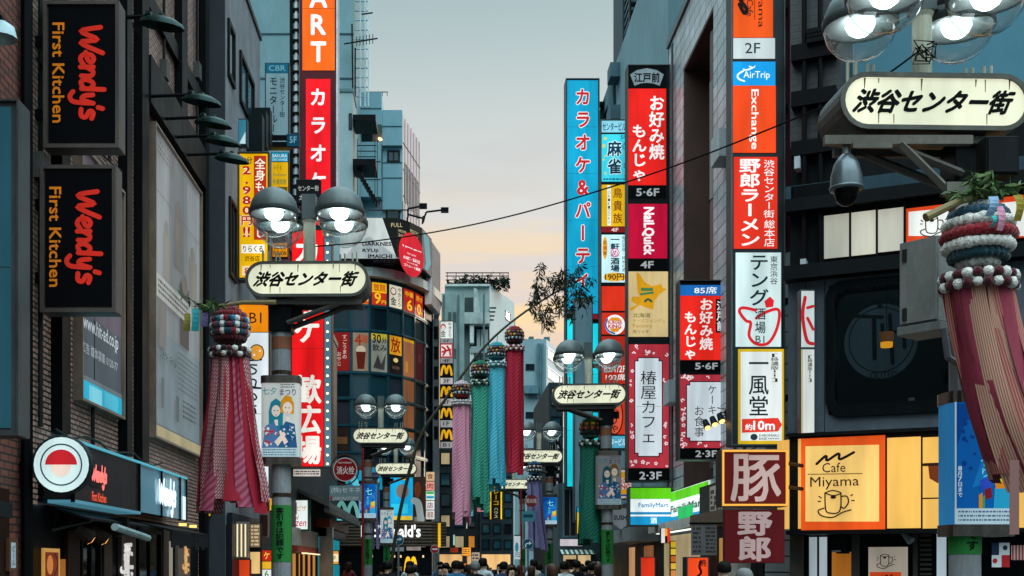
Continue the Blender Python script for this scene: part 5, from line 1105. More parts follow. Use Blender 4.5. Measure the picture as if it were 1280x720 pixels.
C5 = [(916.5, -40, 966, 47, '#e2531a', 1.0, [('line', [(924, 6), (930, 17), (933, 12), (925, 0), (930, -2), (925, -12)], .07, '#1a1414'), ('line', [(943, -20), (943, 25)], .012, '#5a2a14'), ('r', 'Cafe', 933, 0, 941, 21, '#1d1614', {'b': 0}), ('r', 'Miyama', 945, -26, 955, 35, '#1d1614', {'b': 0})]),
      (916.5, 48, 968.5, 73.5, '#c8d2d2', .85, [('h', '2F', 931, 54, 950, 67, '#26323a', {'b': .01})]),
      (916, 77.5, 969, 107, '#1795da', 1.0, [('h', 'AirTrip', 929, 89.5, 962, 100.5, '#f2fafc', {'b': .01}), ('line', [(929, 89), (922, 94), (923, 99), (930, 102)], .03, '#f2fafc'), ('poly', [(928, 86), (932, 87.5), (938, 85.5), (935, 83.5), (937, 83), (941, 84.5), (944, 82), (943, 85), (936, 88.5), (929, 89)], '#f2fafc')]),
      (916, 107.5, 969.5, 191, '#e8481c', 1.0, [('r', 'Exchange', 936, 112, 948, 187, '#f8f2ee', {'b': .03})]),
      (917, 196.5, 971.5, 311, '#dc3220', .95, [('v', '野郎ラーメン', 923.5, 198, 950.5, 309, '#f4eae6', {'b': .05}), ('v', '渋谷センター街', 954, 200, 968, 273, '#f4eae6', {'b': .02}), ('v', '総本店', 954.5, 275, 968.5, 309, '#f4eae6', {'b': .02})]),
      (919.5, 316, 976, 433.5, '#cfe3e2', .95, [('v', 'テング', 936, 317, 961, 383, '#133036', {'b': .03}), ('v', '東京浜谷', 962, 320, 972, 356, '#22363a', {'b': .01}), ('line', [(944, 388), (928, 385), (924, 390), (932, 401), (938, 404), (936, 420), (945, 430), (960, 429), (971, 410), (973, 388), (958, 390), (945, 398)], .055, '#d8242c'), ('poly', [(955, 377), (962, 371), (967, 376), (966, 384), (957, 385)], '#d8242c'), ('v', '酒場', 943, 384, 957, 418, '#22363a', {'b': .02}), ('h', 'B1', 944, 420, 955, 429, '#22363a', {'b': 0})]),
      (922.5, 436.5, 980, 555, '#d8b01e', .9, [('rect', 925.5, 440, 977, 551, '#e6ebe8'), ('v', '一風堂', 935, 441, 961, 521, '#14282c', {'b': .02}), ('v', '[特濃版!!]', 963, 442, 973, 478, '#2a2a2a', {'b': .02}), ('poly', [(927, 524), (972, 522.5), (977, 531), (972, 539.5), (927, 541)], '#e23a2a'), ('h', '約', 931, 530, 940, 538, '#fff', {'b': .03}), ('h', '10m', 941, 526, 968, 538, '#fff', {'b': .04}), ('ell', 942, 546.5, 4.5, 4, '#22363a'), ('h', 'SHIROMARU', 948, 543, 973, 546, '#22363a', {'b': .02}), ('h', 'BASE', 948, 547, 958, 550, '#22363a', {'b': .02}), ('lines', 959, 547.2, 973, 550, 1, '#8a9494', 3)])]
fr5 = front_plane(21.6)
sign('sign_column', 'tallest near sign column, orange exchange panel above red ramen and white izakaya panels', (913.5, -50, 981, 557), 21.6, C5, .38, '#22292c', wall=RW)
sign('projecting_sign', 'dark red square sign with one large pale kanji and a glowing yellow edge', (901.5, 562, 985, 633), 19.4,
     [(905, 566, 981.5, 629, '#6a1f1c', .55, [('h', '豚', 913, 567.5, 976, 627, '#d8b8b0', {'b': .03})])], .4, '#2c1810')
mb = MB().m(glow('#f0a436', 1.0)); f19 = front_plane(19.4)
for a in ((902, 562.5, 984.5, 565), (902, 630, 984.5, 632.5), (902, 565, 904.5, 630), (982, 565, 984.5, 630)): mb.pbox(f19, *a, .005, .05)
_l = [o for o in D.objects if o.get('label', '').startswith('dark red square sign')][0]; mb.build('neon_edge', _l)
for z in (3.0, 3.4): MB().m(BLK).tube([(5.4, 19.75, z), (6.4, 21.0, z)], .035, 6).build('bracket', _l)
sign('hanging_sign', 'dark red hanging board with two pale kanji below the glowing square sign', (905, 637, 981, 704), 19.4, [(905.6, 637.6, 980.4, 703.4, '#5f1a1e', .5, [('v', '野郎', 921, 638, 965, 702, '#c9aaa8', {'b': .06})])], .1, '#3a1214')

# street-level shops of the right row
t = thing('convenience_store', 'green, white and blue lit convenience store fascia along the right wall', 'shop', (RW - .3, 31, .12))
FW = Fr((RW - .05, 0), (0, -1))
mb = MB().m(lit('#eaf6f2', 1.0)).box(FW, -34.2, -28.0, 2.85, 3.68, -.04, 0); mb.build('fascia', t)
mb = MB().m(lit('#5fc820', 1.05)).box(FW, -34.2, -28.0, 3.42, 3.66, .001, .03).m(lit('#1f92c8', .9)).box(FW, -34.2, -28.0, 2.87, 3.0, .001, .03).m(lit('#22c060', .9)).box(FW, -31.4, -29.6, 2.9, 3.2, .03, .05).m(glow('#dffcf0', 2.0)).box(FW, -34.2, -28.0, 3.34, 3.38, .001, .06); mb.pieces('stripe_panel', t)
mb = MB().m(lit('#1c6a5a', .5)); text_h(mb, FW, .02, 'FamilyMart', -32.6, -28.4, 3.05, 3.3, .05); mb.build('lettering', t)
MB().m(paint('#b9b4aa', .5)).box(FW, -34.2, -28.0, 2.6, 2.84, -.045, .35).m(glow('#e9fff2', 1.6)).box(FW, -34.1, -28.1, 2.585, 2.599, -.2, .15).build('canopy', t)
MB().m(lit('#c9b48a', .55)).box(WR, -33.6, -29, .2, 2.5, .03, .06).pieces('shop_window', t)
t = thing('ramen_shop', 'wooden ramen shop front with menu boards under the second pink cafe panel', 'shop', (RW - .3, 25, .12))
MB().m(paint('#6a5444', .6)).box(WR, -27.9, -22.1, 2.55, 2.85, .031, .5).pieces('beam', t)
panel(Fr((RW - .3, 0), (0, -1)), 888, 609, 903, 648, '#a8a89c', .35, [('lines', 889, 612, 902, 645, 5, '#4a4a44', 7)], t, 'menu_board')
MB().m(paint('#3a3632', .6)).box(WR, -27.9, -22.1, 2.851, 3.5, .031, .28).build('fascia', t)
MB().m(lit('#d8a050', .6)).box(WR, -26.9, -25.9, .3, 2.3, .031, .05).m(paint('#b9b2a8', .5)).box(WR, -25.0, -24.2, .13, 2.5, .031, .3).pieces('shop_window', t)
t = thing('noren_curtain', 'grey cloth curtain with dark brush script hanging below the ramen shop beam', 'curtain', (RW - .6, 24.2, 1.9))
f24 = front_plane(24.6); mb = MB().m(paint('#7f7a78', .8)); mb.pbox(f24, 864, 655, 896, 694, -.02, 0)
draw(mb, f24, .004, ('lines', 866, 658, 876, 692, 6, '#4c484a', 1), lambda c: paint(c, .8)); draw(mb, f24, .004, ('lines', 882, 658, 894, 692, 7, '#4c484a', 2), lambda c: paint(c, .8)); mb.build('cloth', t)
MB().m(BLK).pbox(f24, 862, 653, 905, 655, -.05, .02).build('rod', t)
sign('shop_sign', 'orange lit shop lantern box with black brush kanji under the grey curtain', (858, 696, 886, 724), 23.8, [(859, 697, 885, 723, '#e8481c', 1.05, [('line', [(876, 702), (874, 708), (876, 716), (870, 722)], .05, '#1d1010'), ('h', '焼', 873, 699, 883, 708, '#1d1010', {'b': .03})])], .4, '#1c1413')
sign('shop_sign', 'plain red lit panel at the shop under the convenience store sign', (800, 696, 819, 726), 31.2, [(801, 697, 818, 725, '#d8341c', .95)], .3)
sign('shop_sign', 'grey hexagonal sushi sign behind the green-wrapped right post', (765, 635, 787, 662), 36.0, [(766, 636, 786, 655, '#8a9298', .4, [('h', 'SUSHI', 767, 644, 785, 650, '#1a1c20', {'b': .05}), ('poly', [(766, 655), (786, 655), (776, 662)], '#8a9298')])], .2, '#6f777c', wall=RW)
sign('light_box', 'small red and yellow lit price box below the convenience store sign', (826, 660, 838, 679), 31.0, [(826.5, 660.5, 831, 678.5, '#e8e2da', .9), (831.2, 660.5, 834, 670, '#e8a02a', 1.0), (834.2, 660.5, 837.5, 678.5, '#d83a2a', .95)], .2)
sign('light_box', 'slim pile of yellow and orange lit panels at the foot of the tiled building', (838, 676, 845, 722), 28.6, [(838.5, 677 + i * 9, 844.5, 684.5 + i * 9, c, .9) for i, c in enumerate(('#d8b02a', '#e8c83a', '#c9662a', '#e8b83a', '#d8884a'))], .15)
t = thing('shop', 'dark shop with grey canopy below the convenience store box sign', 'shop', (RW - .3, 38, .12))
MB().m(paint('#6f7376', .5)).box(WR, -40, -34.4, 2.4, 2.8, .021, .9).build('canopy', t)
MB().m(paint('#3a1a1c', .5)).box(WR, -40, -34.4, 2.81, 3.7, .021, .4).build('fascia', t)
MB().m(lit('#d8a070', .7)).box(WR, -40, -39, .2, 2.3, .021, .06).m(lit('#b8784a', .4)).box(WR, -37, -35.5, .2, 2.3, .021, .06).pieces('shop_window', t)
t = thing('corner_shop', 'low shop with striped awning and white sign band below the tall blue sign', 'shop', (5, 48.5, .12))
f48 = front_plane(47.0)
MB().m(paint('#3c4e54', .5)).pbox(f48, 698, 604, 750, 760, -2.5, 0).build('wall', t)
window(t, f48, 703, 606, 722, 672, .08, glass_dark('#2a2522'), paint('#4f6a72', .5), 1)
panel(f48, 700, 674, 728, 682.5, '#d8cfd4', .8, [], t, 'sign_band', d=.05)
mb = MB()
for i in range(14):
    mb.m(paint('#2f4a44' if i % 2 else '#b8c4bc', .7)); x0 = 700 + i * 3; q = [f48.hit(x0, 687), f48.hit(x0 + 3, 687), f48.hit(x0 + 3, 693), f48.hit(x0, 693)]
    mb.add([f48.w(*q[0], .01), f48.w(*q[1], .01), f48.w(*q[2], .8), f48.w(*q[3], .8)], [(3, 2, 1, 0)])
mb.build('awning', t)
MB().m(lit('#e8c896', .75)).pbox(f48, 704, 694, 738, 730, .005, .04).m(paint('#5a3a2a', .5)).pbox(f48, 707, 699, 720, 712, .041, .06).m(paint('#2c2a28', .5)).pbox(f48, 720, 694, 722, 730, .041, .09).pieces('shop_window', t)

b = [o for o in D.objects if o.get('label', '').startswith('grey stone-tiled building')][0]
mb = MB().m(paint('#3d4245', .5, .3))
for y, z0, z1 in ((24.6, 3.6, 15.8), (25.4, 3.6, 15.8), (32.4, 3.8, 15.8)): mb.tube([(RW - .06, y, z0), (RW - .06, y, z1)], .035, 6)
mb.tube([(RW - .07, 23.3 + i, 5.2 - .2 * math.sin(i * .9)) for i in range(6)], .014, 5); mb.pieces('conduit', b)
mb = MB().m(paint('#8f979a', .5, .2))
for y, z in ((24.0, 6.0), (24.0, 8.5), (32.0, 6.0), (26.2, 10.5)): mb.box(WR, -y - .4, -y + .4, z, z + .6, 0, .3)
mb.pieces('outdoor_unit', b)
# ================================================================ cafe building at the near right corner
b = thing('cafe_building', 'dark cafe building with a rounded corner window and amber signboard at the right', 'building', (8, 21, 0))
wallm = paint('#4a5159', .5, .1, .3, 1.2); darkm = paint('#0d1012', .5, .0, .3, 1.2)
S1 = FM.hit(1420, 500)[0]
def mx_(px): return FM.hit(px, 500)[0]
def mz(px, py): return FM.hit(px, py)[1]
zsb0, zsb1 = mz(1090, 663), mz(1090, 546)             # signboard
zw0, zw1 = mz(1090, 516), mz(1090, 352)               # window
zl0, zl1 = mz(1090, 322), mz(1090, 262)               # lit band
ztop = mz(1090, 168)
wl, wr = mx_(1036), mx_(1262)
D0 = -1.7
mb = MB().m(wallm)
mb.box(FM, .0, wl, zsb1, zl0 - .25, D0, 0); mb.box(FM, wr, S1, zsb1, zl0 - .25, D0, 0); mb.box(FM, wl, wr, zsb1, zw0, D0, 0); mb.box(FM, wl, wr, zw1, zl0 - .25, D0, 0)
mb.m(darkm).box(FM, .02, S1, zl0 - .249, ztop, D0, -.1); mb.box(FM, .02, S1, .002, zsb1 - .001, D0, -.3)
mb.m(paint('#0b0908', .6)).box(FM, wl, wr, zw0, zw1, D0, D0 + .1); mb.build('wall', b)
mb = MB().m(paint('#22272b', .5))
for q in (.3, .62): mb.box(FM, q, q + .012, zsb1 + .07, zl0 - .31, .0005, .006)
mb.box(FM, .0, wl - .06, zw0 - .3, zw0 - .285, .0005, .006); mb.pieces('panel_joint', b)
MB().m(darkm).box(FM, -.03, S1, zl0 - .3, zl0 - .06, -.05, .3).pieces('ledge', b)
MB().m(darkm).box(FM, -.02, S1, zl1 + .08, zl1 + .3, -.05, .22).m(paint('#1b3540', .4)).box(FM, -.02, S1, zl1 + .301, zl1 + .55, -.05, .12).pieces('ledge', b)
# rounded window frame: outer rectangle minus rounded hole
def rrect(a0, a1, z0, z1, r, n=6):
    out = []
    for cx, cz_, t0 in ((a1 - r, z1 - r, 0), (a0 + r, z1 - r, 90), (a0 + r, z0 + r, 180), (a1 - r, z0 + r, 270)):
        for i in range(n + 1): t = math.radians(t0 + 90 * i / n); out.append((cx + r * math.cos(t), cz_ + r * math.sin(t)))
    return out
def ring_frame(mb, fr, o_, i_, d0, d1):
    n = len(o_); vs = [fr.w(a, z, d1) for a, z in o_] + [fr.w(a, z, d1) for a, z in i_] + [fr.w(a, z, d0) for a, z in i_] + [fr.w(a, z, d0) for a, z in o_]
    fs = []
    for i in range(n):
        j = (i + 1) % n; fs += [(i, j, n + j, n + i), (n + i, n + j, 2 * n + j, 2 * n + i), (3 * n + i, i, j, 3 * n + j)][:3]
    mb.add(vs, fs)
mb = MB().m(paint('#0d1012', .25, .3)); ring_frame(mb, FM, rrect(wl - .05, wr + .05, zw0 - .05, zw1 + .05, .3), rrect(wl + .1, wr - .1, zw0 + .1, zw1 - .1, .22), -.3, .07)
wn = mb.build('window', b)
MB().m(glass_clear('smoked', (.5, .54, .56), .012)).box(FM, wl + .05, wr - .05, zw0 + .05, zw1 - .05, -.16, -.14).build('pane', wn)
mb = MB(); fr = FM
for i, it in enumerate([('ell', 1090, 407, 50, 55, '#5a757e'), ('ring', 1090, 405, 44, 48, .035, '#10181c'), ('line', [(1046, 373), (1092, 375)], .07, '#0c1114'), ('line', [(1081, 378), (1082, 430)], .08, '#0c1114'), ('line', [(1092, 385), (1094, 412)], .07, '#0c1114'), ('line', [(1102, 372), (1106, 436)], .07, '#0c1114'), ('line', [(1120, 378), (1122, 415)], .07, '#0c1114'), ('line', [(1104, 395), (1122, 393)], .06, '#0c1114'), ('ell', 1089, 360, 3.5, 3.5, '#0c1114'), ('h', 'OUTED', 1076, 449, 1112, 456, '#10181c')]): draw(mb, fr, -1.585 + i * .0025, it, lambda c: lit(c, .32))
mb.build('window_emblem', b)  # emblem on the room's back wall, given emission so it shows
mb = MB().m(paint('#3a2a20', .6)).pbox(FM, 1040, 499, 1240, 507, -1.3, -.8); mb.m(paint('#cfd4d2', .3)).pbox(FM, 1130, 488, 1138, 499, -1.1, -1.0); mb.pbox(FM, 1112, 494, 1124, 499, -1.1, -.95); mb.m(lit('#e8a82a', .6)).pbox(FM, 1158, 494, 1176, 500, -1.1, -.9); mb.build('counter', b)
t = thing('pendant_lamp', 'small amber pendant lamp glowing behind the rounded dark cafe window', 'lamp', FM.w(*FM.hit(1104, 428), -.5))
a, z = FM.hit(1105, 420); c_ = FM.w(a, z, -.5)
MB().m(BLK).tube([(c_[0], c_[1], z + .1), (c_[0], c_[1], zw1)], .008, 5).build('cord', t)
MB().m(lit('#c9824a', .35)).lathe((c_[0], c_[1], z - .02), [(.11, 0), (.125, .17), (.02, .18)], 14).build('lamp_shade', t, smooth=True)
MB().m(glow('#ffa51a', 2.2)).lathe((c_[0], c_[1], z - .11), [(.001, 0), (.1, 0), (.105, .085), (.001, .088)], 14).build('bulb', t)
# amber signboard with its rounded end
sbd = .5
cb = thing('cafe_signboard', 'long amber lit signboard with orange framed cup drawing across the cafe building', 'sign', FM.w(1.2, zsb0, .2))
mb = MB().m(paint('#16130f', .5)); mb.box(FM, .1, S1, zsb0, zsb1, -.29, sbd - .02)
mb.build('housing', cb)
AMB = '#eeb65a'
def cup(x, y, s): return [('line', [(x - 11 * s, y - 12 * s), (x - 10 * s, y + 8 * s), (x - 4 * s, y + 12 * s), (x + 5 * s, y + 11 * s), (x + 8 * s, y + 3 * s), (x + 8 * s, y - 12 * s)], .022 * s, '#20160f'), ('line', [(x - 11 * s, y - 12 * s), (x - 2 * s, y - 15 * s), (x + 8 * s, y - 12 * s), (x - 1 * s, y - 9 * s), (x - 11 * s, y - 12 * s)], .02 * s, '#20160f'),
    ('line', [(x + 8 * s, y - 8 * s), (x + 15 * s, y - 8 * s), (x + 17 * s, y - 1 * s), (x + 12 * s, y + 6 * s), (x + 8 * s, y + 4 * s)], .022 * s, '#20160f'), ('line', [(x - 12 * s, y + 6 * s), (x - 19 * s, y + 9 * s), (x - 15 * s, y + 15 * s), (x - 2 * s, y + 17 * s), (x + 10 * s, y + 11 * s), (x + 20 * s, y + 8 * s)], .022 * s, '#20160f'), ('ell', x - 1 * s, y - 7 * s, 3.5 * s, 2 * s, '#20160f'),
    ('line', [(x - 18 * s, y - 8 * s), (x - 15 * s, y - 6 * s)], .02 * s, '#20160f'), ('line', [(x - 19 * s, y - 2 * s), (x - 16 * s, y - 2 * s)], .02 * s, '#20160f'), ('line', [(x + 20 * s, y - 9 * s), (x + 22 * s, y - 10 * s)], .02 * s, '#20160f'), ('line', [(x + 21 * s, y - 3 * s), (x + 24 * s, y - 3 * s)], .02 * s, '#20160f')]
FS = Fr(FM.w(0, 0, sbd)[:2], FM.u)
x0 = 1001
panel(FS, 1001.5, 548.5, 1106.5, 661.5, '#e0521c', .95, [('poly', [(1007, 558), (1099, 556), (1099, 652), (1007, 652)], '#f4c470'), ('line', bird(1021, 567, 1.45), .045, '#20160f'), ('h', 'Cafe', 1028, 579, 1057, 590, '#20160f', {'b': 0}), ('line', [(1010, 593), (1078, 592)], .012, '#20160f'), ('h', 'Miyama', 1013, 596.5, 1074, 611, '#20160f', {'b': 0})] + cup(1043, 629, 1.05), cb)
panel(FS, 1109, 547.5, 1151, 660, AMB, .9, [], cb)
panel(FS, 1153.5, 547, 1206, 621, AMB, .9, [('poly', [(1160, 580), (1180, 582), (1180, 600), (1172, 604), (1162, 598)], '#6a3018'), ('line', [(1155, 581), (1180, 580)], .05, '#2a1a10')], cb)
panel(FS, 1153.5, 624, 1206, 660, AMB, .9, [], cb)
panel(FS, 1208.5, 546, 1330, 659, AMB, .9, [], cb)
for i in range(4):                                     # narrow facets turning the corner
    t0, t1 = math.radians(200 - 0) , 0
    a0 = math.radians(90 + i * 16); a1 = math.radians(90 + (i + 1) * 16 - 1.5); r = .55; o = Vector(FM.w(.36, 0, sbd - r)[:2])
    ang = math.atan2(FM.n.y, FM.n.x) - math.radians(90)
    p0_ = o + Vector((math.cos(a0 + ang - 0), math.sin(a0 + ang))) * r; 
    # sweep from the front normal towards the street side
    q0 = o + (FM.n * math.cos(math.radians(i * 22)) - FM.u * math.sin(math.radians(i * 22))) * r; q1 = o + (FM.n * math.cos(math.radians(i * 22 + 20)) - FM.u * math.sin(math.radians(i * 22 + 20))) * r
    f_ = Fr(q1, q0 - q1); MB().m(lit(AMB, .85)).box(f_, 0, (q0 - q1).length, zsb0 + .03, zsb1 - .03, -.03, .0).build('face_panel', cb)
MB().m(paint('#0c0c0c', .5)).box(FM, .05, S1, zsb0 - .07, zsb0 - .002, -.29, sbd + .05).box(FM, .05, S1, zsb1 + .002, zsb1 + .06, -.09, sbd + .06).build('rim', cb)
# lit band above
panel(FM, 1030.5, 271, 1062, 321, '#c9c6b6', .62, [], b, 'frosted_window', d=.04); panel(FM, 1064.5, 267, 1095, 317.5, '#cfccba', .66, [], b, 'frosted_window', d=.04); panel(FM, 1098, 263.5, 1129.5, 313, '#cfccbc', .66, [], b, 'frosted_window', d=.04)
panel(FM, 1133, 262, 1284, 297, '#d8441c', .9, [('poly', [(1136, 266), (1281, 252), (1281, 296), (1136, 296)], '#e6e6e0')] + cup(1166, 283, .8), b, 'cup_sign', d=.04)
mb = MB().m(BLK)
for px in (1029.3, 1063.3, 1096.6, 1131.2): mb.box(FM, mx_(px) - .018, mx_(px) + .018, zl0 - .03, zl1 + .07, -.05, .09)
mb.box(FM, mx_(1029), S1, zl0 - .055, zl0 - .02, -.05, .1); mb.build('frame', b)
# upper storey
mb = MB().m(tiles('#181c1f', '#121619', '#07090a', 'xz', .3, .12, .5)).box(FM, .02, mx_(1052), ztop + .001, 22, D0, -.1); mb.build('upper_wall', b)
mb = MB().m(BLK)
for py in (60, 118, 180, 236): mb.pbox(FM, 990, py, 1046, py + 10, -.099, .12)
for px in (1006, 1026): mb.tube([FM.w(mx_(px), mz(px, 330), .06), FM.w(mx_(px), 21.5, .06)], .045)
for i in range(3): mb.pbox(FM, 1010, 42 + i * 5, 1034, 45 + i * 5, -.099, .2)
mb.pieces('trim', b)
MB().m(paint('#a8acb0', .4, .3)).pbox(FM, 1003, 328, 1010, 345, -.05, .25).pbox(FM, 995, 200, 1002, 214, -.05, .2).pieces('junction_box', b)
MB().m(paint('#3f6f7e', .4, .1, .1, .3)).plan([(7.95, 24.4), (30, 23.4), (30, 27), (7.95, 27)], .002, 30).build('rear_block', b)
# ground floor of the cafe
G0 = Fr(FM.w(0, 0, -.3)[:2], FM.u)
window(b, G0, 1008, 668, 1038, 728, .05, lit('#bfcfd6', .6), BLK, 1, .0)
window(b, G0, 1167, 664, 1202, 728, .05, lit('#bcd0da', .7), BLK, 1, .0)
mb = MB().m(paint('#3b352f', .5)); mb.pbox(G0, 1066, 664, 1076, 730, 0, .2); mb.pbox(G0, 1142, 664, 1148, 730, 0, .2); mb.pbox(G0, 990, 664, 1006, 730, 0, .25); mb.pieces('pillar', b)
mb = MB().m(paint('#4a4038', .5))
for i in range(10): mb.pbox(G0, 1150, 668 + i * 6, 1165, 671 + i * 6, 0, .08)
mb.pieces('vent', b)
MB().m(lit('#c97a2a', .55)).pbox(G0, 1040, 690, 1064, 730, 0, .02).pieces('door', b)
t = thing('menu_board', 'upright cafe menu board with cup drawing in the dark entrance', 'sign', FM.w(*FM.hit(1110, 720), .1))
panel(FM, 1086, 684, 1135, 735, '#b8ac9c', .6, cup(1107, 701, .55) + [('rect', 1088, 715, 1127, 735, '#d8481e'), ('line', bird(1100, 719, .5), .02, '#20160f')], t, 'face_panel', d=.05)
MB().m(BLK).pbox(FM, 1085, 683, 1136, 740, -.05, .039).build('frame', t)
t = thing('loudspeaker', 'small dark loudspeaker pair on the cafe wall left of the menu board', 'loudspeaker', FM.w(*FM.hit(1052, 700), .1))
mb = MB().m(BLK); mb.pbox(FM, 1046, 668, 1060, 692, -.25, .1); mb.pbox(FM, 1042, 672, 1046, 684, -.25, .05); mb.build('cabinet', t, bevel=.01); MB().m(paint('#8a8e90', .4)).pbox(FM, 1041, 688, 1052, 690, -.3, .12).pieces('bracket', t)
t = thing('spotlight', 'grey spotlight hanging under the amber cafe signboard', 'lamp', FM.w(*FM.hit(1136, 676), .2))
a, z = FM.hit(1135, 672); p = FM.w(a, z, .2)
MB().m(paint('#8b9194', .4, .4)).tube([(p[0] - .05, p[1] + .05, z + .09), (p[0] + .03, p[1] - .1, z - .07)], [.05, .07], 12).build('lamp_shade', t); MB().m(BLK).tube([(p[0], p[1], z + .02), (p[0], p[1], zsb0 - .06)], .015).pieces('arm', t)
t = thing('flag', 'small flag of white, navy and red quarters with two stars beside the banner', 'flag', FM.w(*FM.hit(1250, 706), .3))
mb = MB()
for i, it in enumerate([('rect', 1240, 679, 1262, 709, '#d8dadb'), ('rect', 1240, 679, 1249, 694, '#20304e'), ('rect', 1252, 694, 1262, 709, '#b8242c'), ('ell', 1256.5, 685, 3, 3, '#20304e'), ('ell', 1244, 701, 3, 3, '#b8242c'), ('rect', 1264, 682, 1284, 700, '#c9b0a8')] + [('rect', 1265 + j * 4, 682, 1267 + j * 4, 700, '#9a3a3a') for j in range(5)]): draw(mb, FM, .3 + i * .002, it, lambda c: cloth(c))
mb.build('cloth', t); MB().m(BLK).pbox(FM, 1238, 676, 1286, 678, .28, .32).build('rod', t)
sign('projecting_sign', 'narrow white sign strip with red ring drawing at the corner of the cafe building', (1000, 362, 1019, 548), 20.9, [(1001.5, 364, 1017.5, 434, '#d8dcdb', .7, [('line', [(1006, 372), (1003, 395), (1008, 425), (1016, 430)], .06, '#c9242c'), ('line', [(1009, 385), (1016, 383)], .05, '#c9242c'), ('line', [(1009, 398), (1016, 412)], .05, '#c9242c')]), (1001.5, 437, 1017.5, 545, '#dfe1da', .7, [('rect', 1001.6, 437, 1003, 545, '#c9a52a'), ('v', '[特濃版!!]', 1009, 444, 1015, 478, '#2a2a2a', {'b': .02})])], .2, '#3a3d40')  # added strip imitates the reflection of the neighbouring sign column
t = thing('light_cluster', 'cluster of black spotlights with warm bulbs in front of the pink cafe panel', 'lamp', (5.5, 22.4, 5.2))
f_ = front_plane(22.4)
mb = MB().m(BLK)
for i in range(4): mb.pbox(f_, 900, 515 + i * 4.2, 920, 516 + i * 4.2, -.02, .02)
mb.pieces('bracket', t)
for i in range(4):
    a, z = f_.hit(881 + i * 9, 534 - i * 4); q = f_.w(a, z, 0); MB().m(BLK).tube([(q[0], q[1], q[2] + .12), (q[0] + .03, q[1] - .1, q[2] - .02)], [.05, .07], 10).m(glow('#ffc46a', 3)).tube([(q[0] + .031, q[1] - .101, q[2] - .021), (q[0] + .033, q[1] - .108, q[2] - .028)], [.055, .05], 10).build('lamp_shade', t)
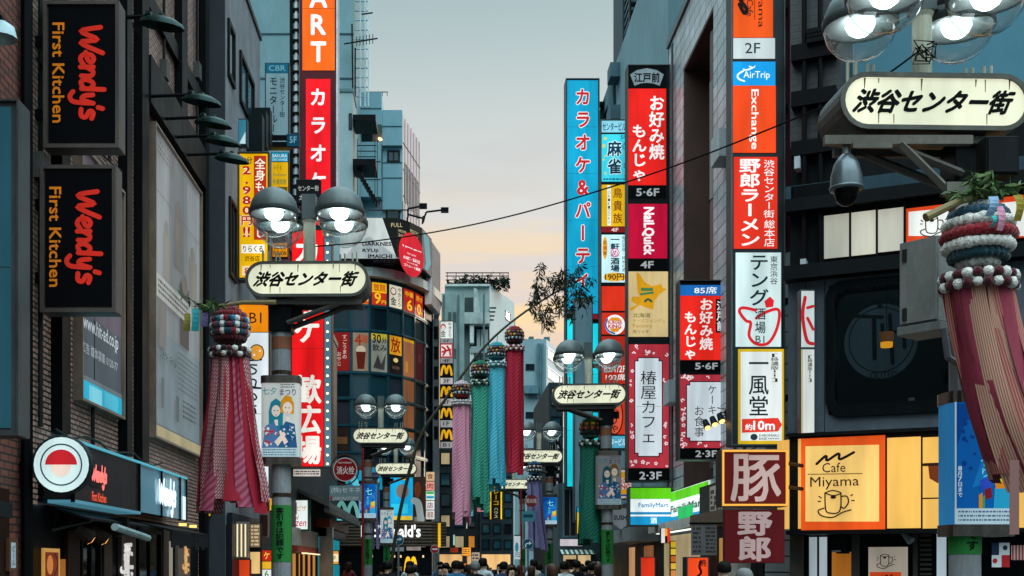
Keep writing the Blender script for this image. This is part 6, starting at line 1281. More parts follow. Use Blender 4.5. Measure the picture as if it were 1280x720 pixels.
# ================================================================ street lamps with the oval street-name sign
POST = paint('#808284', .5, .1, .25); CREAM = paint('#b9b6a2', .5, .1, .25); DOME = paint('#565e5e', .4, .2, .2)
def street_lamp(label, side):
    """side +1: the sign reaches to the +x side of its post; everything built around the post's foot"""
    t = thing('street_lamp', label, 'street lamp', (0, 0, 0), 'street lamps with oval name signs')
    sx = .37 * side; zc = 5.25
    mb = MB().m(POST).lathe((0, 0, 0), [(.17, 0), (.17, .5), (.13, .55), (.125, 4.5), (.125, 5.0)], 18, caps=True); mb.build('post', t, smooth=False)
    MB().m(paint('#101113', .4, .4)).xyz(-.15, .15, -.15, .15, 4.6, 5.0).box(front_plane(0), .1, .28, 4.75, 4.9, -.06, .06).build('control_box', t, bevel=.01)
    mb = MB().m(paint('#4a4642', .5, .4)).xyz(min(-.2 * side, sx + .7 * side), max(-.2 * side, sx + .7 * side), -.2, -.14, 4.94, 5.0).xyz(min(-.2 * side, sx + .7 * side), max(-.2 * side, sx + .7 * side), .14, .2, 4.94, 5.0)
    mb.tube([(0.1 * side, -.17, 4.7), (sx + .45 * side, -.17, 4.97)], .035, 6); mb.tube([(0.1 * side, .17, 4.7), (sx + .45 * side, .17, 4.97)], .035, 6); mb.pieces('bracket', t)
    def ob(w, h, n=12):
        r = h / 2; P = []
        for c, t0 in ((w / 2 - r, -90), (-w / 2 + r, 90)):
            for i in range(n + 1): a = math.radians(t0 + 180 * i / n); P.append((sx + c + r * math.cos(a), zc + r * math.sin(a)))
        return P
    f0 = front_plane(0)
    MB().m(paint('#4c4a46', .4, .5, .3)).prism(f0, ob(1.6, .46), -.25, .25).build('sign_housing', t)
    for sg in (1, -1):
        fr = f0 if sg == 1 else Fr((0, 0), (-1, 0)); o_ = ob(1.6, .46); i_ = ob(1.52, .385)
        if sg == -1: o_ = [(-a, z) for a, z in o_]; i_ = [(-a, z) for a, z in i_]
        mb = MB().m(paint('#55534c', .4, .5, .3)); ring_frame(mb, fr, o_, i_, .24, .275); mb.build('sign_rim', t)
        mb = MB().m(lit('#e2e2c6', .95)).flat(fr, i_, .255); mb.m(lit('#0d1410', .2))
        c = sx * sg; text_h(mb, fr, .26, '渋谷センター街', c - .7, c + .68, zc - .1, zc + .1, .075, .45)
        mb.m(paint('#6a5f3a', .8)); rr = random.Random(5 + sg)
        for q in range(9):
            x = c + rr.uniform(-.6, .68); h = rr.uniform(.02, .12); z0 = zc + (.185 if rr.random() < .7 else -.18 + h); mb.flat(fr, [(x, z0), (x + rr.uniform(.006, .02), z0), (x + .008, z0 - h), (x + .002, z0 - h)], .258)
        mb.build('sign_face', t)
    MB().m(CREAM).lathe((sx, 0, zc + .225), [(.09, 0), (.08, .05), (.08, .56), (.1, .6)], 14).build('column', t, smooth=False)
    MB().m(DOME).xyz(sx - .09, sx + .09, -.09, .09, 6.08, 6.4).build('column_cap', t)
    mb = MB().m(STEEL)
    for dx, dy in ((-.425, -.27), (.425, -.27), (-.425, .27), (.425, .27)): mb.tube([(sx, 0, 6.14), (sx + dx * .75, dy * .75, 6.16)], .03, 6)
    mb.pieces('lamp_arm', t)
    for dx, dy in ((-.425, -.27), (.425, -.27), (-.425, .27), (.425, .27)):
        c = (sx + dx, dy, 6.12); R_ = .31
        prof = [(max(.001, R_ * math.cos(math.radians(a))), R_ * math.sin(math.radians(a)) * .98) for a in range(90, -1, -10)]
        mb = MB().m(DOME).lathe(c, prof[::-1], 22).lathe(c, [(R_ + .012, .02), (R_ + .012, -.045), (R_ - .01, -.045)], 22)
        mb.m(paint('#c8d0d0', .5, 0, .05)).lathe(c, [(.001, .03), (.15, .02), (.2, -.012), (R_ - .015, -.035)], 22); dome = mb.build('globe_shade', t, smooth=True)
        pr2 = [(max(.001, R_ * math.cos(math.radians(a))), R_ * math.sin(math.radians(a)) * .95 - .03) for a in range(0, -91, -10)]
        MB().m(glass_clear('globe', (.93, .97, .97), .1)).lathe(c, pr2, 22).build('globe_glass', dome, smooth=True)
        MB().m(glow('#ecfdff', 4.5)).lathe((c[0], c[1], c[2] - .02), [(.001, -.1), (.06, -.092), (.105, -.06), (.128, -.01), (.12, .03), (.001, .04)], 14).build('bulb', dome, smooth=True)
    if True:
        mb = MB().m(CREAM)
        for x in (-.62, -.55, -.45, -.4, .4, .46, .56, .62): mb.tube([(sx + x, .05, zc + .225), (sx + x, .05, zc + .36 + .12 * abs(x - .1))], .014, 6)
        mb.pieces('bird_spike', t)
        mb = MB().m(paint('#23702f', .6, 0, .1)).lathe((0, 0, 1.6), [(.134, 0), (.134, .74)], 18); mb.m(paint('#0d1410', .6)); text_v(mb, f0, .137, '客引きは犯罪です', -.055, .055, 1.63, 2.31, .04); mb.build('notice_wrap', t)
        MB().m(paint('#7a4a32', .6)).lathe((0, 0, 4.38), [(.129, 0), (.129, .16)], 18).build('sticker', t); MB().m(paint('#4a3a30', .3, .8, .3, 9)).lathe((0, 0, 2.45), [(.135, 0), (.135, .05)], 18).lathe((0, 0, 4.05), [(.13, 0), (.13, .05)], 18).pieces('strap', t)
    # the characters follow the round post
    return t
lamps = [((387 - VX) / F * 15.75 - .37, 15.75, 1, 'nearest street lamp on the left, standing before the karaoke signs'),
         ((476 - VX) / F * 34.2 - .37, 34.2, 1, 'second street lamp on the left, in front of the corner building hydrant sign'),
         ((496 - VX) / F * 45.6 - .37, 45.6, 1, 'third street lamp on the left, lower and just right of the second'),
         ((565 - VX) / F * 79 - .37, 79, 1, 'small far street lamp partly hidden by the pink tassel ornament'),
         (4.42, 10.2, -1, 'largest street lamp at the right, in front of the cafe building'),
         ((739 - VX) / F * 26 + .37, 26.0, -1, 'street lamp in front of the tall blue karaoke sign'),
         ((672 - VX) / F * 40.5 + .37, 40.5, -1, 'street lamp just right of the red tassel ornament'),
         ((643 - VX) / F * 54 + .37, 54.0, -1, 'far street lamp whose sign shows below the red tassel ornament'),
         ((612 - VX) / F * 92 + .3, 92.0, -1, 'tiny far street lamp beside the yellow-edged curry sign'),
         ((628 - VX) / F * 106 + .3, 106.0, -1, 'second tiny far street lamp, right of the yellow-edged curry sign'),
         ((638 - VX) / F * 126 + .3, 126.0, -1, 'most distant street lamp on the street')]
LP = {1: street_lamp(lamps[0][3], 1), -1: street_lamp(lamps[4][3], -1)}
first = {1: True, -1: True}; LO = []
for x, y, s, lab in lamps:
    o = LP[s] if first[s] else copy_tree(LP[s]); first[s] = False
    o.location = (x, y, .12 if y < 60 else 0); o['label'] = lab; LO.append(o)
rr = random.Random(8)
for o in LO: o.rotation_euler = (math.radians(rr.uniform(-.5, .5)), math.radians(rr.uniform(-.6, .6)), math.radians(rr.uniform(-3, 3)))
LO[4].scale = (1, 1, 1.025)
for o, rz in ((LO[4], 2.0), (LO[0], -1.2), (LO[1], 1.0)): o.rotation_euler = (0, 0, math.radians(rz))

# poster drums round the lamp posts
def drum(label, x, y, zb, w_, h_, colr, arts, st=.5):
    t = thing('poster_drum', label, 'banner', (x, y, zb), 'festival posters wrapped round the lamp posts')
    n = 10; P = []
    for cx, cy_, t0 in ((w_ / 2 - .08, .09, 0), (-w_ / 2 + .08, .09, 90), (-w_ / 2 + .08, -.09, 180), (w_ / 2 - .08, -.09, 270)):
        for i in range(5): a = math.radians(t0 + 90 * i / 4); P.append((x + cx + .08 * math.cos(a), y + cy_ + .08 * math.sin(a)))
    MB().m(lit(colr, st)).plan(P, zb + .1, zb + h_ - .1).build('poster_sheet', t)
    Q = [(x + (px - x) * 1.03, y + (py - y) * 1.06) for px, py in P]
    for z in (zb, zb + h_ - .1): MB().m(paint('#6b5c54', .25, .85, .3, 9)).plan(Q, z + .001, z + .099).pieces('metal_band', t)
    fr = front_plane(y - .17); mb = MB(); mf = lambda c: lit(c, st)
    W2 = w_ - .03
    U = lambda u: x - W2 / 2 + W2 * u; Vv = lambda v: zb + .1 + (h_ - .2) * v
    for i, it in enumerate(arts):
        d = .0015 + i * .0009; k = it[0]; mb.m(mf(it[1]))
        if k == 'p': mb.flat(fr, [(U(u), Vv(v)) for u, v in it[2]], d)
        elif k == 'e': cx, cy_, rx, ry = it[2]; mb.flat(fr, [(U(cx) + rx * W2 * math.cos(j * .314), Vv(cy_) + ry * W2 * math.sin(j * .314)) for j in range(20)], d)
        elif k == 'h': text_h(mb, fr, d, it[3], U(it[2][0]), U(it[2][2]), Vv(it[2][1]), Vv(it[2][3]), .02)
        elif k == 'v': text_v(mb, fr, d, it[3], U(it[2][0]), U(it[2][2]), Vv(it[2][1]), Vv(it[2][3]), .015)
        elif k == 's': 
            q = random.Random(it[3])
            for _ in range(it[4]):
                u, v = q.uniform(it[2][0], it[2][2]), q.uniform(it[2][1], it[2][3]); r = q.uniform(.02, .05); mb.flat(fr, [(U(u) + r * W2 * math.cos(j * .9) * q.uniform(.6, 1.2), Vv(v) + r * W2 * math.sin(j * .9) * q.uniform(.6, 1.2)) for j in range(7)], d + _ * .00002)
        elif k == 'l':
            q = random.Random(it[3]); v = it[2][3]
            while v > it[2][1]:
                u = it[2][0]
                while u < it[2][2]: dw = q.uniform(.015, .06); mb.flat(fr, [(U(u), Vv(v - .014)), (U(min(it[2][2], u + dw)), Vv(v - .014)), (U(min(it[2][2], u + dw)), Vv(v)), (U(u), Vv(v))], d); u += dw + .015
                v -= .034
    mb.build('poster_print', t)
    return t
def couple(bgc='#cfd2cc', hair1='#1f7f92', hair2='#d8941f', dim=1):
    return [('h', '#2a8a9a', (.02, .84, .42, .94), '七夕'), ('h', '#4a3a72', (.5, .83, .95, .92), 'まつり'), ('l', '#55586a', (.52, .945, .92, .985), 3),
            ('p', hair1, [(.2, .28), (.2, .62), (.26, .74), (.4, .79), (.54, .74), (.6, .6), (.58, .3)]), ('p', hair2, [(.52, .6), (.54, .76), (.66, .83), (.8, .82), (.9, .72), (.9, .58)]),
            ('e', '#ead9cc', (.4, .62, .12, .16)), ('e', '#efdccd', (.72, .66, .13, .17)), ('p', hair1, [(.27, .66), (.4, .73), (.54, .66), (.5, .74), (.38, .77), (.3, .74)]), ('p', hair2, [(.57, .7), (.66, .76), (.86, .72), (.84, .8), (.7, .82), (.58, .77)]),
            ('e', '#2a4a5a', (.355, .625, .018, .016)), ('e', '#2a4a5a', (.45, .625, .018, .016)), ('e', '#3a2a22', (.67, .665, .018, .016)), ('e', '#3a2a22', (.77, .66, .018, .016)), ('e', '#b8483a', (.4, .565, .025, .01)), ('e', '#a8483a', (.72, .6, .025, .01)),
            ('p', '#e8ddd6', [(.36, .5), (.46, .5), (.46, .42), (.36, .42)]), ('p', '#ecdcd0', [(.68, .54), (.76, .54), (.78, .44), (.66, .44)]),
            ('p', '#4f78a8', [(.02, .12), (.12, .42), (.36, .47), (.5, .3), (.46, .12)]), ('p', '#2a5d86', [(.46, .12), (.5, .36), (.68, .48), (.92, .44), (.99, .12)]),
            ('s', '#d8dfe2', (.05, .14, .95, .42), 4, 26), ('s', '#b83a44', (.03, .14, .45, .4), 5, 12), ('s', '#1f4a86', (.45, .14, .97, .42), 6, 22), ('s', '#3a9a8a', (.5, .16, .95, .4), 7, 8), ('p', '#ecd8ca', [(.36, .2), (.62, .34), (.68, .3), (.46, .14)]), ('p', '#ecd8ca', [(.74, .2), (.54, .36), (.5, .32), (.64, .16)]),
            ('p', '#b5d2dc', [(0, 0), (1, 0), (1, .115), (0, .115)]), ('l', '#3a5a72', (.05, .03, .95, .1), 9)]
def blue_art():
    return [('p', '#0f5fae', [(0, 0), (1, 0), (1, 1), (0, 1)]), ('p', '#0a4490', [(.02, .6), (.2, .85), (.5, .9), (.5, .98), (.02, .99)]), ('p', '#1a7ac4', [(.3, .3), (.95, .4), (.95, .75), (.5, .6)]), ('s', '#0a3f86', (.1, .45, .9, .95), 3, 40),
            ('h', '#8ff0f6', (.4, .68, .78, .88), '七'), ('h', '#4a78d0', (.7, .55, .93, .7), '夕'), ('v', '#7fe0ee', (.42, .38, .6, .64), 'まつり'), ('v', '#e9f6fa', (.05, .22, .14, .48), '8月7日まで'),
            ('p', '#e2c81f', [(.7, .46), (.95, .5), (.95, .34), (.72, .32)]), ('p', '#7a1f2a', [(.5, .34), (.6, .37), (.62, .22), (.5, .2)]), ('p', '#2f4fc0', [(.42, .36), (.62, .4), (.6, .3), (.44, .28)]), ('p', '#28a0cc', [(.66, .3), (.97, .3), (.97, .12), (.64, .12)]), ('p', '#d88a2a', [(.4, .24), (.46, .26), (.46, .12), (.4, .12)]), ('p', '#e08a22', [(.66, .34), (.95, .36), (.95, .3), (.68, .29)]), ('p', '#3a9a6a', [(.46, .22), (.5, .24), (.5, .12), (.46, .12)]),
            ('p', '#b8d4de', [(0, 0), (1, 0), (1, .13), (0, .13)]), ('l', '#4a5f8a', (.06, .03, .95, .11), 12), ('p', '#b3d3dc', [(0, .0), (.03, 0), (.03, 1), (0, 1)])]
PX = lambda i: LO[i].location
drum('white festival poster with two young people in patterned robes on the nearest left lamp', PX(0)[0], PX(0)[1], CZ + (VY - 582) / F * 15.75, .5, 1.16, '#cfd3ce', couple(), .62)
drum('small blue festival poster on the second left lamp', PX(1)[0], PX(1)[1], CZ + (VY - 652) / F * 34.2, .5, 1.16, '#1f86c4', blue_art(), .8)
drum('small white festival poster on the third left lamp', PX(2)[0], PX(2)[1], CZ + (VY - 682) / F * 45.6, .5, 1.45, '#cfdadb', couple(hair2='#4fa6c0'), .62)
drum('large blue festival poster with coloured blocks on the near right lamp', PX(4)[0] + .09, PX(4)[1], CZ + (VY - 670) / F * 9.95, .54, 1.22, '#2f7fb8', blue_art(), .6)
drum('dim grey festival poster on the lamp in front of the tall blue karaoke sign', PX(5)[0], PX(5)[1], CZ + (VY - 637) / F * 26, .53, 1.26, '#8c8f90', couple('#888', '#1f5a68', '#7a5a2a'), .28)
drum('small blue festival poster on the lamp right of the red tassel ornament', PX(6)[0], PX(6)[1], CZ + (VY - 659) / F * 40.5, .55, 1.1, '#1f86c4', blue_art(), .85)

# things on the near right lamp post
t = thing('security_camera', 'grey dome security camera hanging under the big oval sign', 'camera', (3.28, 9.8, 4.6)); c = (3.28, 9.8, 0)
Zc = lambda py: CZ + (VY - py) / F * 9.8
MB().m(paint('#5a6468', .3, .5)).lathe((3.28, 9.8, Zc(236)), [(.128, 0), (.125, .1), (.1, .2), (.06, .26), (.04, .28)], 22).lathe((3.28, 9.8, Zc(238)), [(.1, 0), (.135, .005), (.135, .025), (.12, .03)], 22).build('housing', t, smooth=True)
MB().m(paint('#08090a', .08)).lathe((3.28, 9.8, Zc(238)), [(.001, -.13), (.04, -.12), (.08, -.085), (.098, -.03), (.1, 0)], 20).build('dome', t, smooth=True)
MB().m(paint('#8a8c88', .4, .5)).tube([(3.28, 9.8, Zc(194)), (3.28, 9.8, Zc(178))], .035).build('stem', t)
t = thing('sign_bracket', 'long grey steel bracket with a diagonal strut under the big oval sign', 'bracket', (3.7, 9.85, 4.9))
MB().m(paint('#5c5750', .4, .6)).xyz(3.08, 4.28, 9.72, 9.78, Zc(184), Zc(173)).xyz(3.3, 3.62, 9.7, 9.719, Zc(190), Zc(183)).m(paint('#6a665e', .4, .6)).tube([(3.7, 9.74, Zc(182)), (4.1, 9.74, Zc(243))], .035, 4).xyz(4.06, 4.3, 9.7, 9.78, Zc(246), Zc(232)).build('frame', t)
t = thing('loudspeaker', 'black box loudspeaker on the near right lamp post above the bamboo sprig', 'loudspeaker', (4.42, 9.75, 4.8))
MB().m(paint('#0b0b0d', .5)).xyz(4.28, 4.55, 9.5, 9.68, Zc(233), Zc(186)).build('cabinet', t, bevel=.01); MB().m(paint('#1b1b1e', .7)).xyz(4.3, 4.53, 9.49, 9.499, Zc(230), Zc(189)).build('grille_face', t)
t = thing('control_cabinet', 'grey steel control cabinet with latches on the near right lamp post', 'cabinet', (4.0, 9.9, 3.7))
FB = Fr((3.84, 10.12), (.5, -.62)); kz0, kz1 = Zc(408), Zc(291)
MB().m(paint('#777775', .45, .2)).box(FB, 0, .34, kz0 + .06, kz1, -.3, 0).m(paint('#6a6a68', .5)).box(FB, -.02, .36, kz0 - .02, kz0 + .055, -.31, .02).build('cabinet_body', t, bevel=.008)
mb = MB().m(paint('#7d7d7a', .4, .2)).box(FB, .01, .33, kz0 + .075, kz1 - .01, .001, .022); dr = mb.build('door', t)
for z in (kz0 + .15, kz1 - .12): MB().m(paint('#3a3a3a', .3, .6)).box(FB, .04, .075, z - .05, z + .05, .0225, .04).build('handle', dr)
MB().m(paint('#55555a', .5)).tube([(4.1, 9.85, kz0 - .01), (4.12, 9.82, kz0 - .25), (4.25, 9.8, kz0 - .35), (PX(4)[0], 9.81, kz0 - .33)], .03).build('conduit', t)

# ================================================================ tassel ornaments
def puff(mb, c, r, rr): mb.blob(c, r * rr.uniform(.9, 1.12), 6, 4, rr.uniform(.85, 1.05))
def tassel(label, px, py, Y, rad, bands, ring, streams, length, spread=.4, lean=0.0, nst=12, top=None, wide=.15):
    """kusudama ball of paper puffs, a puff ring and hanging cloth streamers"""
    x = (px - VX) / F * Y; z = CZ + (VY - py) / F * Y; rr = random.Random(int(px))
    t = thing('tassel_ornament', label, 'festival ornament', (x, Y, z), 'tanabata tassel ornaments')
    mb = MB(); nb = len(bands)
    mb.m(wool(bands[0][0])).blob((x, Y, z), rad * .86, 16, 12)
    for i, cols in enumerate(bands):
        th = math.pi * (i + .5) / nb; rr_ = rad * math.sin(th); n = max(6, int(2 * math.pi * rr_ / (rad * .2)))
        for k in range(n):
            a = 2 * math.pi * (k + .5 * (i % 2)) / n; mb.m(wool(cols[k % len(cols)])); puff(mb, (x + rr_ * .93 * math.cos(a), Y + rr_ * .93 * math.sin(a), z + rad * .93 * math.cos(th)), rad * .19, rr)
    mb.build('ball', t, smooth=True)
    mb = MB(); zr_ = z - rad * 1.38; R1 = rad * .98
    for row in range(2):
        n = 22
        for k in range(n):
            a = 2 * math.pi * k / n; mb.m(wool(ring[(k + row) % len(ring)])); puff(mb, (x + R1 * math.cos(a), Y + R1 * math.sin(a), zr_ + (row - .5) * rad * .27), rad * .175, rr)
    mb.build('ring', t, smooth=True); MB().m(BLK).tube([(x, Y, z - rad * .8), (x, Y, zr_)], .012, 5).build('core_cord', t)
    if top: MB().m(BLK).tube([(x, Y, z + rad * .9), top], .008, 5).build('cord', t)
    for k in range(nst):
        a = 2 * math.pi * (k + .3) / nst + rr.uniform(-.1, .1); m = streams[k % len(streams)]; mb = MB().m(m)
        w2 = wide * rr.uniform(.8, 1.2); L_ = length * rr.uniform(.9, 1.03); ph = rr.random() * 6; nseg = 16; tx, ty = -math.sin(a), math.cos(a)
        for j in range(nseg + 1):
            f = j / nseg; ro = R1 * .95 + spread * (f ** 1.25) * rr.uniform(.97, 1.03); sw = .025 * math.sin(ph + f * 7) * f
            cx = x + ro * math.cos(a) + lean * f ** 1.4 + sw; cy_ = Y + ro * math.sin(a) * .8 + sw; zz_ = zr_ - f * math.sqrt(max(.1, L_ ** 2 - (abs(lean) * .6) ** 2))
            fold = .022 * math.sin(ph + f * 4)
            for e in (-1, -.33, .33, 1):
                ww = w2 * (.72 + .35 * f); off = fold * (1 if abs(e) < .5 else -.6)
                mb.uv[len(mb.v)] = (e * .5, f * length / w2 * .5)
                mb.v.append((cx + tx * ww * e * .62 + math.cos(a) * off, cy_ + ty * ww * e * .62 + math.sin(a) * off, zz_))
        for j in range(nseg):
            for e in range(3): q = j * 4 + e; mb.f.append([q, q + 1, q + 5, q + 4]); mb.mi.append(mb.cur)
        mb.build('streamer', t, smooth=True)
    return t
RD, WH, NV, MR, GN, TL, YL, OR, PKc = '#8f1c26', '#d8d2ca', '#1c4256', '#4a121a', '#1c6a4c', '#2a8f9e', '#c9a02a', '#c9662a', '#c98aa0'
wv = cloth('#b08e8a', '#7a2236', 'weave', 4.2); rp = cloth('#8e1528'); rp2 = cloth('#a05264', '#7f2a40', 'twist', 1.1)
tassel('dark red tassel ornament with woven streamers beside the nearest left lamp', 287.5, 409, 15.4, .245, [['#6a1420'], ['#6a1420'], ['#7a1824'], [WH, RD, NV, '#3f7aa0'], [RD, NV, WH, NV], [WH, NV, NV, RD], ['#5a1420'], ['#4a1018'], [MR]], [MR, WH, '#2a0f14'], [wv, rp, rp2, rp, wv, rp2], 2.02, .22, .02, 17, None, .17)
st_ = cloth('#a86e58', '#743240', 'stripe', 3.2); st2 = cloth('#7c2a3a'); st3 = cloth('#b08a74', '#7c463f', 'stripe', 4.0)
tassel('largest tassel ornament at the right, of red, white and teal wool bands', 1223, 296, 9.4, .265, [[RD], [WH], [NV], [WH], [RD], [WH], ['#173c46'], [WH], [RD]], [MR, WH], [st_, st3, st2, st_, st2, st3], 1.62, .04, .42, 17, None, .18)
pk = cloth('#f2b0c4', '#cf7a98', 'twist', 1.1); gr = cloth('#58b8a2', '#1c7a62', 'twist', 1.1); tq = cloth('#6cd0e2', '#38a0ba', 'twist', 1.1); rd = cloth('#d03048', '#8e1628', 'twist', 1.1)
mix = [NV, '#14141c', OR, '#14141c', YL, NV, RD]
YB = 33.6
BAMB = [(484, 738), (500, 640), (524, 550), (556, 500), (600, 440), (640, 402), (690, 368), (716, 356)]
def bz(px):
    for (x0, y0), (x1, y1) in zip(BAMB, BAMB[1:]):
        if x0 <= px <= x1: return y0 + (y1 - y0) * (px - x0) / (x1 - x0)
def bp(px): py = bz(px); return ((px - VX) / F * YB, YB, CZ + (VY - py) / F * YB)
for lab, px, py, c0, c1, m, ln in (('pink tassel ornament, lowest of the four on the leaning bamboo', 577, 488, '#c9b4bc', RD, pk, 3.35), ('green tassel ornament, second from the foot of the leaning bamboo', 600.5, 463, GN, '#143c34', gr, 3.55), ('light blue tassel ornament between the green and red ones on the bamboo', 621, 440, TL, '#1f7a86', tq, 3.45), ('red tassel ornament hanging highest on the leaning bamboo', 643, 420, RD, MR, rd, 3.45)):
    tassel(lab, px, py, YB, .26, [[c0], [c0], [c0], mix, mix[2:] + mix[:2], [WH, NV], [c1], [c1], [c1]], [c0, WH] if px != 600.5 else [GN, WH, '#14201c'], [m], ln, .0, .0, 12, bp(px + 1), .15)
gd = cloth('#1f6a58', '#0f4a3c', 'twist', 1.1); lv = cloth('#8f86b0', '#5f5880', 'twist', 1.1)
tassel('dark green tassel ornament behind the lamp in front of the tall blue sign', 738, 536, 26.3, .23, [['#1c5a34'], ['#2a6a3a'], [OR, YL, '#1a2a22'], [RD, '#1a2a22', OR], ['#12201c'], [GN], ['#0f3028']], [GN, WH, '#12201c'], [gd], 2.2, .05, .0, 11, (3.2, 26.1, 4.95), .14)
tassel('small blue ball tassel ornament with lilac streamers right of the red one', 668, 586, 40.0, .24, [['#1f6a8a'], ['#1c4a6a'], [RD, WH, '#12181c'], ['#12181c', WH], ['#1f5a7a'], ['#1c3a4a']], ['#12181c', WH], [lv], 2.4, .08, .12, 10, (2.95, 40.2, 5.1), .13)
tassel('thin lilac tassel ornament beside the second left lamp', 469, 596, 34.6, .13, [['#6a5f8a'], ['#8a80a8'], ['#6a5f8a']], ['#8a80a8', WH], [lv], 2.1, .0, .0, 4, None, .06)

# leaning bamboo with leaves
sl_ = smooth_line(BAMB, 6)
pts = [((px - VX) / F * YB, YB, max(.1, CZ + (VY - py) / F * YB)) for px, py in sl_]
t = thing('bamboo', 'tall leaning bamboo pole with a leafy tip holding four tassel ornaments', 'plant', pts[0])
MB().m(paint('#3a3226', .6)).tube(pts, [.055 - .035 * i / len(pts) for i in range(len(pts))], 8).build('stem', t)
def leaf(mb, p, d, s, rr):
    d = d.normalized(); u = d.cross(Vector((rr.uniform(-1, 1), rr.uniform(-1, 1), rr.uniform(-1, 1)))).normalized()
    mb.add([p, p + d * s * .4 + u * s * .11, p + d * s, p + d * s * .4 - u * s * .11], [(0, 1, 2, 3)])
rr = random.Random(11); mb = MB(); LM = [paint('#2c2a1c', .7), paint('#3a3524', .7), paint('#1f2a24', .7)]
f33 = front_plane(YB)
tw = MB().m(paint('#33291d', .7))
twigs = []
for (x0, y0, x1, y1) in ((664, 387, 677, 332), (672, 380, 672, 350), (680, 374, 686, 345), (690, 368, 700, 344), (700, 363, 706, 338), (710, 358, 727, 328), (716, 356, 738, 352), (716, 356, 742, 372), (716, 356, 730, 388), (706, 360, 716, 394), (694, 366, 700, 392), (684, 372, 690, 404), (676, 378, 684, 410), (668, 384, 676, 404), (700, 363, 690, 346), (662, 388, 668, 372), (710, 358, 714, 340), (690, 368, 710, 398)):
    a = Vector(f33.w(*f33.hit(x0, y0))); c = Vector(f33.w(*f33.hit(x1, y1), rr.uniform(-.5, .5))); m_ = (a + c) / 2 + Vector((0, 0, .08)); tw.tube([a, m_, c], [.012, .008, .004], 5)
    n = int((c - a).length * 100)
    for i in range(n):
        f = rr.uniform(.15, 1.05); p = a + (c - a) * f + Vector((rr.gauss(0, .06), rr.gauss(0, .12), rr.gauss(0, .06)))
        mb.m(rr.choice(LM)); leaf(mb, p, Vector((rr.uniform(-.7, .9), rr.uniform(-.5, .5), rr.uniform(-1.4, .15))), rr.uniform(.11, .25), rr)
tw.build('twig', t); mb.build('foliage', t)
# bamboo sprigs with paper slips on the two near lamps
def sprig(label, p0, p1, nl, sd, slips):
    t = thing('bamboo_sprig', label, 'plant', p0); r = random.Random(sd); a, c = Vector(p0), Vector(p1)
    MB().m(paint('#7a6a48', .6)).tube([a, (a + c) / 2 + Vector((0, 0, .03)), c], [.035, .028, .015], 8).build('stem', t)
    mb = MB(); L3 = [paint('#3f5a2a', .6), paint('#2c4422', .6), paint('#55683a', .6)]; tg = MB().m(paint('#4a4a2a', .6))
    for k in range(9):
        q = c + (c - a).normalized() * r.uniform(-.1, .05); e = q + Vector((r.uniform(-.28, .28), r.uniform(-.2, .2), r.uniform(-.02, .16))); tg.tube([q, e], .005, 4)
        for i in range(nl // 9): f = r.uniform(.2, 1.1); mb.m(r.choice(L3)); leaf(mb, q + (e - q) * f, Vector((r.uniform(-1, 1), r.uniform(-.8, .8), r.uniform(-.9, .3))), r.uniform(.07, .14), r)
    tg.build('twig', t); mb.build('foliage', t)
    return t
P_ = lambda px, py, Y: ((px - VX) / F * Y, Y, CZ + (VY - py) / F * Y)
sprig('bamboo sprig with leaves above the dark red tassel ornament', P_(345, 378, 15.5), P_(262, 384, 15.3), 130, 2, 0)
sprig('bamboo sprig with green leaves above the largest tassel ornament', P_(1157, 272, 9.2), P_(1238, 242, 9.3), 260, 4, 0)
def slip(label, px0, py0, px1, py1, Y, col, tilt=0):
    f_ = front_plane(Y); mb = MB().m(cloth(col)); a0, z1 = f_.hit(px0, py0); a1, z0 = f_.hit(px1, py1); n = 5; vs = []; k = .01
    for i in range(n + 1):
        f = i / n; z = z1 + (z0 - z1) * f; dx = tilt * f + .01 * math.sin(f * 4)
        for d in (0, .003): vs += [f_.w(a0 + dx, z, .03 * math.sin(f * 3) + d), f_.w(a1 + dx, z, .03 * math.sin(f * 3 + .5) + d)]
    fs = []
    for i in range(n): q = i * 4; fs += [(q, q + 1, q + 5, q + 4), (q + 2, q + 6, q + 7, q + 3), (q, q + 4, q + 6, q + 2), (q + 1, q + 3, q + 7, q + 5)]
    mb.add(vs, fs); tag(mb.build('paper_slip'), label, 'paper slip', 'paper wish slips on the bamboo sprigs')
slip('olive paper wish slip, leftmost under the sprig above the dark red tassel', 230, 392, 238, 414, 15.3, '#8a7f3a'); slip('teal paper wish slip by the dark red tassel ornament', 240, 386, 249, 414, 15.25, '#2f9aa0'); slip('lilac paper wish slip by the dark red tassel ornament', 252, 391, 260, 408, 15.3, '#7a6a9a')
slip('pink paper wish slip over the largest tassel ornament', 1243, 258, 1252, 288, 9.1, '#c98aa0', .02); slip('grey-blue paper wish slip over the largest tassel ornament', 1235, 246, 1246, 270, 9.08, '#7a96b0', -.02); slip('yellow paper wish slip at the right end of the sprig over the largest tassel', 1266, 244, 1276, 276, 9.15, '#8a7a2a', .01); slip('teal paper wish slip lowest over the largest tassel ornament', 1238, 270, 1243, 284, 9.05, '#2f9a9a')
f_ = front_plane(9.15); mbx = MB().m(cloth('#7f5a56')); mbx.pbox(f_, 1262, 575, 1274, 668, -.003, 0); tag(mbx.build('paper_slip'), 'long loose brown cloth strip beside the large blue festival poster', 'cloth strip')

